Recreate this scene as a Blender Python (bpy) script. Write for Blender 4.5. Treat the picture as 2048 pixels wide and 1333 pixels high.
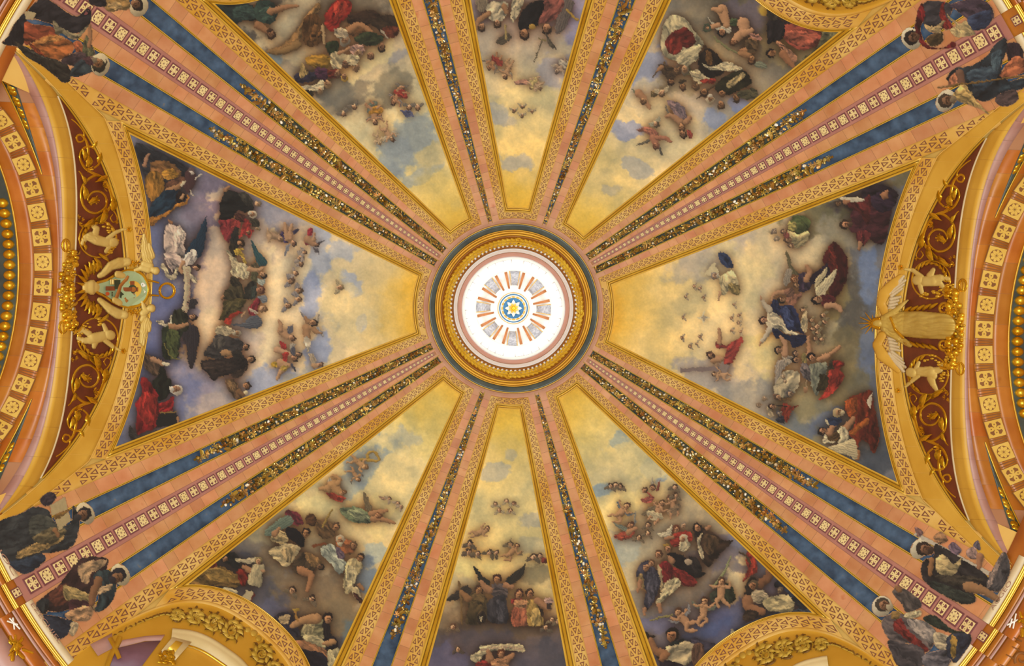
import bpy, bmesh, math, random
import numpy as np
from mathutils import Matrix, Vector

# ------------------------------------------------------------------ scene, camera, light
for o in list(bpy.data.objects): bpy.data.objects.remove(o)
SC = bpy.context.scene
COL = SC.collection
FPX = 1460.0                    # focal length in pixels of the 2048 px wide frame
CX, CY = 1027.0, 617.0          # where the dome axis meets the picture
CAMZ = 1.6                      # eye height above the floor
R, HS = 16.5, 21.5              # dome radius, height of its springing above the eye
cam_d = bpy.data.cameras.new('camera'); cam = bpy.data.objects.new('camera', cam_d); COL.objects.link(cam)
cam_d.sensor_width = 36.0; cam_d.lens = FPX / 2048 * 36
cam_d.shift_x = (1024 - CX) / 2048; cam_d.shift_y = -(666.5 - CY) / 2048
cam_d.clip_end = 300
cam.location = (0, 0, CAMZ); cam.rotation_euler = (math.pi, 0, 0)
SC.camera = cam
SC.view_settings.view_transform = 'Standard'; SC.view_settings.look = 'None'
SC.view_settings.gamma = 1.0; SC.view_settings.use_curve_mapping = False
SC.view_settings.exposure = 0.1
world = bpy.data.worlds.new('world'); SC.world = world; world.use_nodes = True
bg = world.node_tree.nodes['Background']; bg.inputs[0].default_value = (0.96, 0.98, 0.97, 1); bg.inputs[1].default_value = 0.40

def area_light(name, loc, size, power, col, rot=(math.pi, 0, 0)):
    d = bpy.data.lights.new(name, 'AREA'); d.shape = 'DISK'; d.size = size; d.energy = power; d.color = col
    o = bpy.data.objects.new(name, d); COL.objects.link(o); o.location = loc; o.rotation_euler = rot
    return o
area_light('nave_uplight', (0, 0, 0.4), 9.0, 8000, (0.95, 0.98, 0.97))  # unseen fill light added below the camera to brighten the dome
for k in range(8):              # unseen fill lamps added around the drum, tilted up into the dome
    a = math.radians(22.5 + 45 * k)
    l = area_light('ledge_floodlight', (13.2 * math.cos(a), 13.2 * math.sin(a), 14.0), 1.2, 80, (1.0, 0.93, 0.80))
    v = Vector((-6 * math.cos(a), -6 * math.sin(a), 22.0)); l.rotation_euler = v.to_track_quat('-Z', 'Y').to_euler()

# ------------------------------------------------------------------ materials
def srgb(h):
    if isinstance(h, str): h = [int(h[i:i + 2], 16) / 255 for i in (0, 2, 4)]
    return tuple(c / 12.92 if c <= .04045 else ((c + .055) / 1.055) ** 2.4 for c in h)
MATS = {}
def mat(name, c1, c2=None, scale=2.0, rough=.6, metal=0.0, rnd=0.0, bump=0.0, emit=None, estr=0, stretch=None, c3=None, detail=5):
    """procedural material: two or three colours mixed by world-space noise, plus a per-object shift"""
    m = bpy.data.materials.new(name); m.use_nodes = True; nt = m.node_tree; N = nt.nodes; L = nt.links
    b = N['Principled BSDF']; b.inputs['Roughness'].default_value = rough; b.inputs['Metallic'].default_value = metal
    A = srgb(c1); B = srgb(c2 or c1)
    geo = N.new('ShaderNodeNewGeometry'); no = N.new('ShaderNodeTexNoise'); no.inputs['Scale'].default_value = scale; no.inputs['Detail'].default_value = detail
    vec = geo.outputs['Position']
    if stretch:
        mp = N.new('ShaderNodeMapping'); mp.inputs['Scale'].default_value = stretch; L.new(vec, mp.inputs[0]); vec = mp.outputs[0]
    L.new(vec, no.inputs['Vector'])
    cr = N.new('ShaderNodeValToRGB'); e = cr.color_ramp.elements
    e[0].position = .32; e[0].color = (*A, 1); e[1].position = .68; e[1].color = (*B, 1)
    if c3: x = e.new(.8); x.color = (*srgb(c3), 1)
    L.new(no.outputs['Fac'], cr.inputs[0]); col = cr.outputs[0]
    if rnd:
        oi = N.new('ShaderNodeObjectInfo'); hs = N.new('ShaderNodeHueSaturation')
        mr = N.new('ShaderNodeMapRange'); mr.inputs[3].default_value = 1 - rnd; mr.inputs[4].default_value = 1 + rnd
        L.new(oi.outputs['Random'], mr.inputs[0]); L.new(mr.outputs[0], hs.inputs['Value'])
        mr2 = N.new('ShaderNodeMapRange'); mr2.inputs[3].default_value = .5 - rnd * .06; mr2.inputs[4].default_value = .5 + rnd * .06
        ml = N.new('ShaderNodeMath'); ml.operation = 'FRACT'; mm = N.new('ShaderNodeMath'); mm.operation = 'MULTIPLY'; mm.inputs[1].default_value = 7.31
        L.new(oi.outputs['Random'], mm.inputs[0]); L.new(mm.outputs[0], ml.inputs[0]); L.new(ml.outputs[0], mr2.inputs[0]); L.new(mr2.outputs[0], hs.inputs['Hue'])
        L.new(col, hs.inputs['Color']); col = hs.outputs[0]
    L.new(col, b.inputs['Base Color'])
    if bump:
        bp = N.new('ShaderNodeBump'); bp.inputs['Strength'].default_value = bump; bp.inputs['Distance'].default_value = .03
        n2 = N.new('ShaderNodeTexNoise'); n2.inputs['Scale'].default_value = scale * 4; L.new(geo.outputs['Position'], n2.inputs['Vector'])
        L.new(n2.outputs['Fac'], bp.inputs['Height']); L.new(bp.outputs[0], b.inputs['Normal'])
    if emit:
        b.inputs['Emission Color'].default_value = (*srgb(emit), 1); b.inputs['Emission Strength'].default_value = estr
    MATS[name] = m; return m

mat('plaster_yellow', 'dfae50', 'e8bf66', .5, .7)
mat('pink_marble', 'bf7e50', 'd09668', 1.3, .45, rnd=.10, c3='ba7042')
mat('pink_mortar', 'a8744e', 'b07e58', 1, .7)
mat('lilac_strip', 'a87062', 'b47c6c', 1.2, .6)
mat('purple_tile', '6b3a3e', '7c4a4a', 3, .6)
mat('cream_inlay', 'e2c884', 'ecd494', 2, .6)
mat('blue_marble', '2e435a', '4d6884', 2.4, .4, c3='8a7a54', bump=.05, detail=9)
mat('green_marble', '363d38', '4c5348', 1.6, .4, c3='7d6a3c')
mat('lattice_ground', 'cc942a', 'dfb866', .5, .65)
mat('stencil_brown', '74432f', '84503a', 2, .7)
mat('gold_moulding', 'bc8818', 'd6a830', .8, .36, metal=.35)
mat('gold_pale', 'd0a230', 'e0b64c', .7, .5, metal=.08)
mat('gold_oculus', 'd09410', 'e6b02c', .8, .42, metal=.12)
mat('gilding_wreath', 'd69e18', 'f0c83c', 1.5, .3, metal=.25)
mat('statue_gold', 'b8943c', 'ccae58', 1.5, .5, metal=.08)
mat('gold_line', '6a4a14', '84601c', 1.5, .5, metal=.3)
mat('gilding', 'cc9010', 'e6b42c', 1.5, .27, metal=.72)
mat('gilding_flower', '9a6c18', 'e4c474', 1.6, .24, metal=.45, rnd=.42)
mat('gilding_glint', 'e0d0a4', 'f4ecd8', 1.5, .2, metal=.1, rnd=.12)
mat('gilding_leaf', '7c5a1c', 'b08a3c', 1.2, .35, metal=.5, rnd=.3)
mat('stucco', 'cfae5a', 'dabe6e', 1.5, .55)
mat('stucco_white', 'c4ac82', 'd0bc94', 1.5, .55)
mat('red_ground', '602812', '743418', 2.2, .6)
mat('archivolt_yellow', 'c08c26', 'd2a23c', .6, .55, c3='b68222')
mat('lilac_marble', 'a47464', 'b48c7e', 1.0, .5, rnd=.04)
mat('orange_marble', 'a05612', 'b87026', .9, .42, rnd=.11, c3='90480a')
mat('soffit_brown', '7a4c24', '8a5a2c', 1.5, .6)
mat('soffit_cream', 'd2a640', 'dcb454', 1.5, .6)
mat('stone', 'c4aa72', 'd2ba86', .9, .6)
mat('tympanum', 'c08a1c', 'ce9a2c', .7, .6)
mat('ornament_olive', 'b8922c', 'd0aa44', 1.6, .55)
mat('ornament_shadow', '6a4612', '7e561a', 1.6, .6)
mat('violet_marble', '5c3a44', '74505a', 1, .5)
mat('lantern_white', 'f0ece6', 'f6f4f0', 1, .6)
mat('lantern_pink', 'c07a58', 'cc8a6a', 1, .6)
mat('lantern_brown', '9a5c14', 'aa6c20', 1, .5)
mat('lantern_orange', 'b06a34', 'bc7840', 1, .6)
mat('lantern_grey', '8e8e98', 'c4c4ca', 6, .6)
mat('lantern_blue', '2a6a9c', '3c80b0', 1, .6)
mat('window_glow', 'ffffff', 'ffffff', 1, .5, emit='fffaf2', estr=1.7)
mat('halo_gold', 'e6d4a4', 'f0e2bc', 2, .5)
mat('shield_green', '9fb283', 'aabd90', 1.5, .5)
mat('wood_brown', '7e4018', '94502a', 3, .6)
mat('skin_brown', '9a5a20', 'ac6c2c', 2, .6)
mat('cloth_green', '2e3620', '3a442a', 2, .7)
mat('heart_red', 'c04a18', 'cc5a22', 2, .5)
mat('marble_white', 'e8e2d2', 'f2eee2', 2, .45)
mat('letter_brown', '9a7460', 'a88068', 2, .7)
def paint_mat():
    m = bpy.data.materials.new('fresco_paint'); m.use_nodes = True; nt = m.node_tree; N = nt.nodes; L = nt.links
    b = N['Principled BSDF']; b.inputs['Roughness'].default_value = .75
    at = N.new('ShaderNodeVertexColor'); at.layer_name = 'paint'
    geo = N.new('ShaderNodeNewGeometry'); no = N.new('ShaderNodeTexNoise'); no.inputs['Scale'].default_value = 9; no.inputs['Detail'].default_value = 6
    L.new(geo.outputs['Position'], no.inputs['Vector'])
    mr = N.new('ShaderNodeMapRange'); mr.inputs[1].default_value = .25; mr.inputs[2].default_value = .75; mr.inputs[3].default_value = .95; mr.inputs[4].default_value = 1.05
    L.new(no.outputs['Fac'], mr.inputs[0])
    hs = N.new('ShaderNodeHueSaturation'); L.new(mr.outputs[0], hs.inputs['Value']); L.new(at.outputs[0], hs.inputs['Color'])
    L.new(hs.outputs[0], b.inputs['Base Color']); MATS['fresco_paint'] = m
paint_mat()

# ------------------------------------------------------------------ object helpers
def props(o, label=None, cat=None, group=None, kind=None):
    if label: o['label'] = label
    if cat: o['category'] = cat
    if group: o['group'] = group
    if kind: o['kind'] = kind
    return o
WLOC = {}
def wl(o): return WLOC.get(o.name, Vector((0, 0, 0)))
def place(o, loc, parent):
    WLOC[o.name] = Vector(loc)
    if parent: o.parent = parent; o.location = Vector(loc) - wl(parent)
    else: o.location = loc
def mk(name, V, F, m, parent=None, smooth=False, fm=None, **kw):
    V = np.asarray(V, float).reshape(-1, 3); c = V.mean(0)
    me = bpy.data.meshes.new(name)
    if isinstance(F, np.ndarray):
        n, k = F.shape
        me.vertices.add(len(V)); me.vertices.foreach_set('co', (V - c).ravel())
        me.loops.add(n * k); me.loops.foreach_set('vertex_index', F.ravel().astype(np.int32))
        me.polygons.add(n); me.polygons.foreach_set('loop_start', np.arange(0, n * k, k, dtype=np.int32))
        me.update(calc_edges=True)
    else:
        me.from_pydata((V - c).tolist(), [], F)
    for x in ([m] if isinstance(m, str) else m): me.materials.append(MATS[x])
    if fm is not None: me.polygons.foreach_set('material_index', np.asarray(fm, np.int32))
    if smooth: me.polygons.foreach_set('use_smooth', np.ones(len(me.polygons), bool))
    o = bpy.data.objects.new(name, me); COL.objects.link(o); place(o, c, parent)
    return props(o, **kw)
def empty(name, loc, **kw):
    o = bpy.data.objects.new(name, None); COL.objects.link(o); place(o, loc, None); return props(o, **kw)
def inst(name, me, M, parent=None, **kw):
    """an object sharing mesh data me, with world matrix M"""
    o = bpy.data.objects.new(name, me); COL.objects.link(o); WLOC[o.name] = M.translation.copy()
    L = M.copy()
    if parent: o.parent = parent; L.translation = M.translation - wl(parent)
    o.matrix_local = L if parent else M
    if not parent: o.matrix_world = M
    return props(o, **kw)
def meshdata(name, V, F, mats, fm=None, smooth=False):
    me = bpy.data.meshes.new(name); me.from_pydata([tuple(v) for v in V], [], F)
    for x in mats: me.materials.append(MATS[x])
    if fm is not None: me.polygons.foreach_set('material_index', np.asarray(fm, np.int32))
    if smooth: me.polygons.foreach_set('use_smooth', np.ones(len(me.polygons), bool))
    return me
class Geo:
    def __init__(s): s.V = []; s.F = []; s.M = []; s.n = 0
    def add(s, V, F, m=0):
        V = np.asarray(V, float); k = s.n
        s.V.append(V); s.F += [tuple(i + k for i in f) for f in F]; s.M += [m] * len(F); s.n += len(V)
    def build(s, name, mats, parent=None, smooth=False, **kw):
        return mk(name, np.concatenate(s.V), s.F, mats, parent, smooth, s.M, **kw)

# ------------------------------------------------------------------ surfaces of the building
def rho_of(p): return np.hypot(p[:, 0] - CX, p[:, 1] - CY)
def dirn(az): a = math.radians(az); return np.array([math.cos(a), -math.sin(a)]), np.array([-math.sin(a), -math.cos(a)])
CC = np.array([CX, CY])
def ray(p, h):
    q = (p - CC) / FPX
    return np.column_stack([q[:, 0] * h, q[:, 1] * h, h + CAMZ])
def h_sphere(rho):
    k2 = (rho / FPX) ** 2 + 1
    return (HS + np.sqrt(np.maximum(HS * HS - k2 * (HS * HS - R * R), 0))) / k2
def h_dome(p):
    rho = rho_of(p); h = h_sphere(np.minimum(rho, 1120.0))
    return np.where(rho > 1120, FPX * R / np.maximum(rho, 1), h)     # below the springing: vertical drum
LPR = np.array([(0, 52.6), (18, 52.5), (31, 52.3), (39, 52.1), (58, 51.4), (76, 50), (104, 40.6), (111, 39.2), (119, 38.1), (126, 37.85), (143, 37.4), (157, 37.15), (170, 37.02), (200, 36.4)])
def h_lantern(p): return np.interp(rho_of(p), LPR[:, 0], LPR[:, 1])
def poly4(c): return lambda w: c[0] + c[1] * w ** 2 + c[2] * w ** 4
A_FRESCO = poly4((724, 5.9e-4, 1e-10)); A_LATIN = poly4((731, 5.95e-4, 1.5e-10)); A_LATOUT = poly4((756, 6.2e-4, 3e-10))
A_RED0 = poly4((780, 8.2e-4, 1.3e-9)); A_RED1 = poly4((880, 3.1e-5, 2.1e-9)); A_LIL = poly4((906, 1.5e-4, 1.67e-9))
A_COF = poly4((941, 7.4e-4, 1.66e-9))
B_FRESCO = poly4((784, 1.4e-3, 2.4e-8)); B_LATIN = poly4((790, 1.4e-3, 2.5e-8)); B_LATOUT = poly4((820, 1.1e-3, 4.8e-8))
def uw(p, az):
    d, n = dirn(az); q = p - CC; return q @ d, q @ n
def pt(az, u, w):
    d, n = dirn(az); u = np.atleast_1d(np.asarray(u, float)); w = np.atleast_1d(np.asarray(w, float)); u, w = np.broadcast_arrays(u, w)
    return CC + u[:, None] * d + w[:, None] * n
def h_archA(az):
    def f(p):
        u, w = uw(p, az); w = np.clip(w, -515, 515); u0 = A_RED0(w); u1 = np.maximum(A_LIL(w), u0)
        h0 = h_sphere(np.hypot(u0, w)); X = u0 * h0 / FPX
        hw = FPX * X / np.maximum(u, u0); hs = FPX * X / u1
        return np.where(u < u0, h_sphere(np.minimum(rho_of(p), 1120)), np.where(u < u1, hw, hs))
    return f
def h_archB(az):
    def f(p):
        u, w = uw(p, az); w = np.clip(w, -330, 330); u0 = B_LATOUT(w); h0 = h_sphere(np.hypot(u0, w)); X = u0 * h0 / FPX
        return np.where(u < u0, h_sphere(np.minimum(rho_of(p), 1120)), FPX * X / np.maximum(u, u0))
    return f
def S(p, surf, z=0.0):
    """picture point(s) -> world point on the surface, raised z pixels' worth off it"""
    p = np.atleast_2d(np.asarray(p, float)); P = ray(p, surf(p))
    z = np.asarray(z, float)
    k = 1 - z / FPX
    eye = np.array([0, 0, CAMZ])
    return eye + (P - eye) * (k[:, None] if k.ndim else k)
def strip_grid(A, B, prof, surf, closed=False):
    A = np.asarray(A, float); B = np.asarray(B, float); n = len(A); m = len(prof)
    V = np.concatenate([S(A * (1 - f) + B * f, surf, z) for f, z in prof])
    j = np.arange(n if closed else n - 1); j2 = (j + 1) % n
    F = np.concatenate([np.column_stack([i * n + j, i * n + j2, (i + 1) * n + j2, (i + 1) * n + j]) for i in range(m - 1)])
    return V, F
def loft(name, A, B, prof, surf, m, parent=None, closed=False, smooth=False, **kw):
    V, F = strip_grid(A, B, prof, surf, closed); return mk(name, V, F, m, parent, smooth, **kw)
SLAB = lambda z, e=.03: [(0, 0), (0, z), (1, z), (1, 0)]
def bandline(az, a, b, r0, r1, n, sgn=1):
    r = np.linspace(r0, r1, n); return pt(az, r, sgn * (a + b * r))
def arc(rho, az0, az1, n):
    a = np.radians(np.linspace(az0, az1, n)); return CC + rho * np.column_stack([np.cos(a), -np.sin(a)])
def resample(P, n):
    P = np.asarray(P, float); s = np.r_[0, np.cumsum(np.hypot(*np.diff(P, axis=0).T))]; t = np.linspace(0, s[-1], n)
    return np.column_stack([np.interp(t, s, P[:, 0]), np.interp(t, s, P[:, 1])])
def frame_at(p, surf, ang, sx, sy, z=0):
    """matrix of a plate lying on the surface at picture point p, x axis along picture angle ang, size in pixels"""
    c, s = math.cos(ang), math.sin(ang); p = np.asarray(p, float)
    Q = S([p, p + [c, s], p - [c, s], p + [-s, c], p - [-s, c]], surf, z)
    ex = Vector((Q[1] - Q[2]) / 2); ey = Vector((Q[3] - Q[4]) / 2); ez = ex.cross(ey).normalized()
    if ez.z > 0: ez = -ez
    x = ex * sx; y = ey * sy; zz = ez * (ex.length * sx + ey.length * sy) / 2
    M = Matrix(((x.x, y.x, zz.x, Q[0][0]), (x.y, y.y, zz.y, Q[0][1]), (x.z, y.z, zz.z, Q[0][2]), (0, 0, 0, 1)))
    return M
rng = random.Random(7)
# ------------------------------------------------------------------ layout of the dome
ROLL = -2.6
BANDS = {'NW': 145.0, 'SW': 209.8, 'SE': 325.0, 'NE': 29.8}          # broad bands with two garlands
RIBS = {'NL': 105.0, 'NR': 69.8, 'SL': 249.8, 'SR': 285.2}           # narrow ribs with one garland
D_STRIP, D_G1, D_G2, D_PINK, D_LAT, D_FR = (-1.1, .0244), (-2., .0571), (6.3, .0896), (11.2, .1169), (19.1, .1450), (27., .153)
N_BLUE, N_PINK, N_LAT, N_FR = (-.63, .0252), (10.8, .0409), (20.3, .0652), (25., .083)
IN_PINK, IN_LAT, IN_FR = 180., 193., 202.
WORDS = {'NW': 'upper left', 'SW': 'lower left', 'SE': 'lower right', 'NE': 'upper right'}
PANELS = {   # low-azimuth side, high-azimuth side, arch kind, arch axis
    'E': ('SE', 'NE', 'A', ROLL), 'NE': ('NE', 'NR', 'B', ROLL + 54), 'N': ('NR', 'NL', None, 90 + ROLL), 'NW': ('NL', 'NW', 'B', 180 + ROLL - 54),
    'W': ('NW', 'SW', 'A', 180 + ROLL), 'SW': ('SW', 'SL', 'B', 180 + ROLL + 54), 'S': ('SL', 'SR', None, 270 + ROLL), 'SE': ('SR', 'SE', 'B', 360 + ROLL - 54)}
def side(key, lvl):
    """(azimuth, a, b) of a band edge: lvl 0 fresco, 1 lattice inner, 2 lattice outer"""
    if key in BANDS: return (BANDS[key],) + (D_FR, D_LAT, D_PINK)[lvl]
    return (RIBS[key],) + (N_FR, N_LAT, N_PINK)[lvl]
def bis(f, a, b):
    fa = f(a)
    for _ in range(50):
        m = (a + b) / 2; fm = f(m)
        if (fm > 0) == (fa > 0): a, fa = m, fm
        else: b = m
    return (a + b) / 2
def panel_loop(key, lvl, n=60, m=24, k=60):
    lo, hi, kind, ax = PANELS[key]; rin = (IN_FR, IN_LAT, IN_PINK)[lvl]
    curve = {'A': (A_FRESCO, A_LATIN, A_LATOUT), 'B': (B_FRESCO, B_LATIN, B_LATOUT)}[kind][lvl] if kind else None
    segs = []; ends = []
    for key_s, sg in ((lo, 1), (hi, -1)):
        az, a, b = side(key_s, lvl)
        P = lambda r, az=az, a=a, b=b, sg=sg: pt(az, r, sg * (a + b * r))
        # inner corner: both sides may already meet beyond the arc
        r0 = bis(lambda r: float(rho_of(P(r))[0]) - rin, 60, 900)
        if kind:
            def g(r, P=P):
                u, w = uw(P(r), ax); return float(u[0] - curve(w)[0])
            r1 = bis(g, 350, 1500)
        else: r1 = 880.
        segs.append((P, r0, r1))
    (P1, a0, a1), (P2, b0, b1) = segs
    s1 = np.concatenate([P1(r) for r in np.linspace(a1, a0, n)]); s2 = np.concatenate([P2(r) for r in np.linspace(b0, b1, n)])
    def ang(p): q = p - CC; return math.degrees(math.atan2(-q[1], q[0]))
    g0, g1 = ang(s1[-1]), ang(s2[0])
    while g1 < g0: g1 += 360
    if g1 - g0 > 180: # sides cross before the arc: meet at the crossing
        g1 = g0
    inner = arc(rin, g0, g1, m)
    if kind:
        _, w0 = uw(s2[-1:], ax); _, w1 = uw(s1[:1], ax); w = np.linspace(w0[0], w1[0], k); outer = pt(ax, curve(w), w)
    else: outer = np.linspace(s2[-1], s1[0], k)
    return [s1, inner, s2, outer]
LOOPS = {k: [panel_loop(k, l) for l in range(3)] for k in PANELS}

# ------------------------------------------------------------------ dome shell behind everything
def build_shell():
    rr = np.r_[np.linspace(168, 1120, 60)]; na = 180
    az = np.linspace(0, 360, na, endpoint=False)
    P = np.concatenate([arc(r, 0, 360 - 360 / na, na) for r in rr])
    V = S(P, h_dome, -10)
    j = np.arange(na); F = np.concatenate([np.column_stack([i * na + j, i * na + (j + 1) % na, (i + 1) * na + (j + 1) % na, (i + 1) * na + j]) for i in range(len(rr) - 1)])
    keep = np.ones(len(P), bool)
    for ax, c in ((ROLL, A_RED0), (180 + ROLL, A_RED0)) + tuple((PANELS[k][3], B_LATOUT) for k in ('NE', 'NW', 'SW', 'SE')):
        u, w = uw(P, ax); keep &= ~((u > c(np.clip(w, -460, 460)) + 5) & (np.abs(w) < 430) & (u > 0))
    F = F[keep[F].any(1)]
    return mk('ceiling', V, F, 'plaster_yellow', smooth=True, kind='structure', label='yellow plaster shell of the dome behind the painted panels', cat='dome')
build_shell()
def build_drum():
    n = 96; a = np.linspace(0, 2 * math.pi, n, endpoint=False); V = np.concatenate([np.column_stack([22 * np.cos(a), 22 * np.sin(a), np.full(n, z)]) for z in (12.0, 26.0, 40.0)])
    j = np.arange(n); F = np.concatenate([np.column_stack([i * n + j, i * n + (j + 1) % n, (i + 1) * n + (j + 1) % n, (i + 1) * n + j]) for i in (0, 1)])
    mk('wall_drum', V, F, 'orange_marble', smooth=True, kind='structure', label='orange marble wall far behind the arches', cat='wall')
build_drum()

# ------------------------------------------------------------------ lattice stencil
TRI = (((.0, .90), (.35, .90), (.17, .24)), ((.28, .06), (.72, .06), (.5, .78)), ((.65, .90), (1.0, .90), (.83, .24)))
def lattice_pattern(A, B, parent, surf=h_dome, z=1.2, name='stencil_pattern', unit=.56):
    """outlined triangles between polylines A (fresco side) and B, repeated along them"""
    M = (np.asarray(A) + np.asarray(B)) / 2; s = np.r_[0, np.cumsum(np.hypot(*np.diff(M, axis=0).T))]
    wd = np.hypot(*(np.asarray(A) - np.asarray(B)).T); L = []; t = 2.0
    while True:
        step = np.interp(t, s, wd) * unit + 2
        if t + step > s[-1]: break
        L.append((t, step)); t += step
    g = []; F = []; k = 0
    for t, st in L:
        for tri in TRI:
            tri = np.array(tri); c = tri.mean(0)
            for kk in (1.0, .52):
                for q, v in c + (tri - c) * kk:
                    tt = t + v * st
                    a = np.array([np.interp(tt, s, A[:, 0]), np.interp(tt, s, A[:, 1])]); b = np.array([np.interp(tt, s, B[:, 0]), np.interp(tt, s, B[:, 1])])
                    g.append(a + (b - a) * (.08 + .84 * q))
            for i in range(3): F.append((k + i, k + (i + 1) % 3, k + 3 + (i + 1) % 3, k + 3 + i))
            k += 6
    if not g: return
    mk(name, S(np.array(g), surf, z), F, 'stencil_brown', parent, kind='stuff')
PNAME = {'E': 'right', 'W': 'left', 'N': 'top', 'S': 'bottom', 'NE': 'upper right', 'NW': 'upper left', 'SE': 'lower right', 'SW': 'lower left'}
tn = [0]
def trim(V=None, F=None, m=None, label='', cat='trim', **kw):
    tn[0] += 1; return mk('trim_%d' % tn[0], V, F, m, kind='structure', label=label, cat=cat, **kw)
def build_borders():
    for key, loops in LOOPS.items():
        L0, L1, L2 = [np.concatenate([q[:-1] for q in l]) for l in loops]
        # gilded moulding around the painting
        prof = [(-.08, 0), (-.08, 1.6), (.08, 2.6), (.2, 1.4), (.30, 1.4), (.36, 3.2), (.52, 3.6), (.66, 2.4), (.70, .8), (.76, .8), (.8, 2.6), (.95, 2.6), (1.0, 1.0)]
        V, F = strip_grid(L0, L1, prof, h_dome, True)
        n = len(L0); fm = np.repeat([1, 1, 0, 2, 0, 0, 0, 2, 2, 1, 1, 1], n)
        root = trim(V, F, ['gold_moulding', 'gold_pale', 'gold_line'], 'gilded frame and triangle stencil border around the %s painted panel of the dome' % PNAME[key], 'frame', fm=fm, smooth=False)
        lo, hi, kind, ax = PANELS[key]; pr = lambda z: [(0, 0)] + [(i / 5, z) for i in range(6)] + [(1, 0)]
        for i, (sk, sg) in enumerate(((lo, 1), (hi, -1))):
            az, a1, b1 = side(sk, 1); _, a2, b2 = side(sk, 2); s1, s2 = (loops[1][0], loops[2][0]) if i == 0 else (loops[1][2][::-1], loops[2][2][::-1])
            r0 = float(uw(s2[-1:], az)[0][0]); r1 = max(float(uw(s1[:1], az)[0][0]), float(uw(s2[:1], az)[0][0])) if kind else 880
            A = bandline(az, a1, b1, r0, r1, 80, sg); B = bandline(az, a2, b2, r0, r1, 80, sg)
            loft('stencil_ground', A, B, pr(.7), h_dome, 'lattice_ground', root); lattice_pattern(A, B, root, z=1.3, unit=.6)
        A, B = loops[1][1], loops[2][1]
        loft('stencil_ground', A, B, pr(.8), h_dome, 'lattice_ground', root); lattice_pattern(A[1:-1], B[1:-1], root, z=1.4, unit=.8)
        if kind:
            c1, c2 = {'A': (A_LATIN, A_LATOUT), 'B': (B_LATIN, B_LATOUT)}[kind]; w = np.linspace(uw(loops[1][3][:1], ax)[1][0], uw(loops[1][3][-1:], ax)[1][0], 90)
            A, B = pt(ax, c1(w), w), pt(ax, c2(w), w)
            loft('stencil_ground', A, B, pr(.9), h_dome, 'lattice_ground', root); lattice_pattern(A, B, root, z=1.5, unit=.6)
        # lattice that runs on past the corner towards the drum
        for sk, sg in ((PANELS[key][0], 1), (PANELS[key][1], -1)):
            if sk not in BANDS: continue
            az = BANDS[sk]; seg = loops[2][0] if sg == 1 else loops[2][2]
            r0 = float(uw(seg[:1] if sg == 1 else seg[-1:], az)[0][0])
            rE = 1030 if PANELS[key][2] == 'A' else 1138; A = bandline(az, *D_LAT, r0 - 8, rE, 24, sg); B = bandline(az, *D_PINK, r0 - 8, rE, 24, sg)
            loft('stencil_ground', A, B, pr(.6), h_dome, 'lattice_ground', root)
            lattice_pattern(A, B, root, unit=.6, z=1.2)
build_borders()

# ------------------------------------------------------------------ rosette tiles
def tile_plate(brd=.78, bars=False):
    g = Geo(); sq = lambda s, z0, z1: (np.array([(-s, -s, z0), (s, -s, z0), (s, s, z0), (-s, s, z0), (-s, -s, z1), (s, -s, z1), (s, s, z1), (-s, s, z1)]), [(4, 5, 6, 7), (0, 1, 5, 4), (1, 2, 6, 5), (2, 3, 7, 6), (3, 0, 4, 7)])
    g.add(*sq(1, 0, .08), 0); g.add(*sq(brd, .08, .12), 1)
    if bars:
        for s_ in (-1, 1): g.add([(-1, s_ * 1.14, .1), (1, s_ * 1.14, .1), (1, s_ * 1.26, .1), (-1, s_ * 1.26, .1)], [(0, 1, 2, 3)], 0)
    return g
def tile_inlay(kind):
    g = Geo(); turn = lambda loc, b, z: [(x * math.cos(b) - y * math.sin(b), x * math.sin(b) + y * math.cos(b), z) for x, y in loc]
    if kind == 0:      # dark ground behind an eight-petalled flower
        n = 16; a = np.linspace(0, 2 * math.pi, n, endpoint=False)
        g.add(np.column_stack([.70 * np.cos(a), .70 * np.sin(a), np.full(n, .13)]), [tuple(range(n))], 0)
        for k in range(8): g.add(turn([(.06, 0), (.34, -.17), (.60, -.12), (.68, .06), (.50, .20), (.26, .08)], k * math.pi / 4, .16), [tuple(range(6))], 1)
    else:              # diagonal dark leaves leaving a light cross
        for k in range(4):
            g.add(turn([(.12, 0), (.42, .07), (.62, .30), (.80, .18), (.80, -.18), (.62, -.30), (.42, -.07)], k * math.pi / 2 + math.pi / 4, .14), [tuple(range(7))], 0)
            g.add(turn([(.36, 0), (.52, .09), (.52, -.09)], k * math.pi / 2, .14), [(0, 1, 2)], 0)
    return g
def gmesh(name, g, mats): return meshdata(name, np.concatenate(g.V), g.F, mats, g.M)
TILE_M, SOF_M = ['purple_tile', 'cream_inlay'], ['soffit_brown', 'soffit_cream']
PLATE = {'rosette_tile': gmesh('rosette_tile', tile_plate(), TILE_M), 'soffit_tile': gmesh('soffit_tile', tile_plate(.93, True), SOF_M)}
INLAY = {(n, k): gmesh('inlay', tile_inlay(k), m) for n, m in (('rosette_tile', TILE_M), ('soffit_tile', SOF_M)) for k in (0, 1)}
def tile(name, kind, M, parent):
    t = inst(name, PLATE[name], M, parent); f = bpy.data.objects.new('flower_inlay' if kind == 0 else 'cross_inlay', INLAY[name, kind]); COL.objects.link(f); f.parent = t
SPX = np.array([(170, 7.0), (250, 9.6), (400, 14.2), (600, 19.7), (800, 23.8), (900, 26), (1100, 33)])

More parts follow.
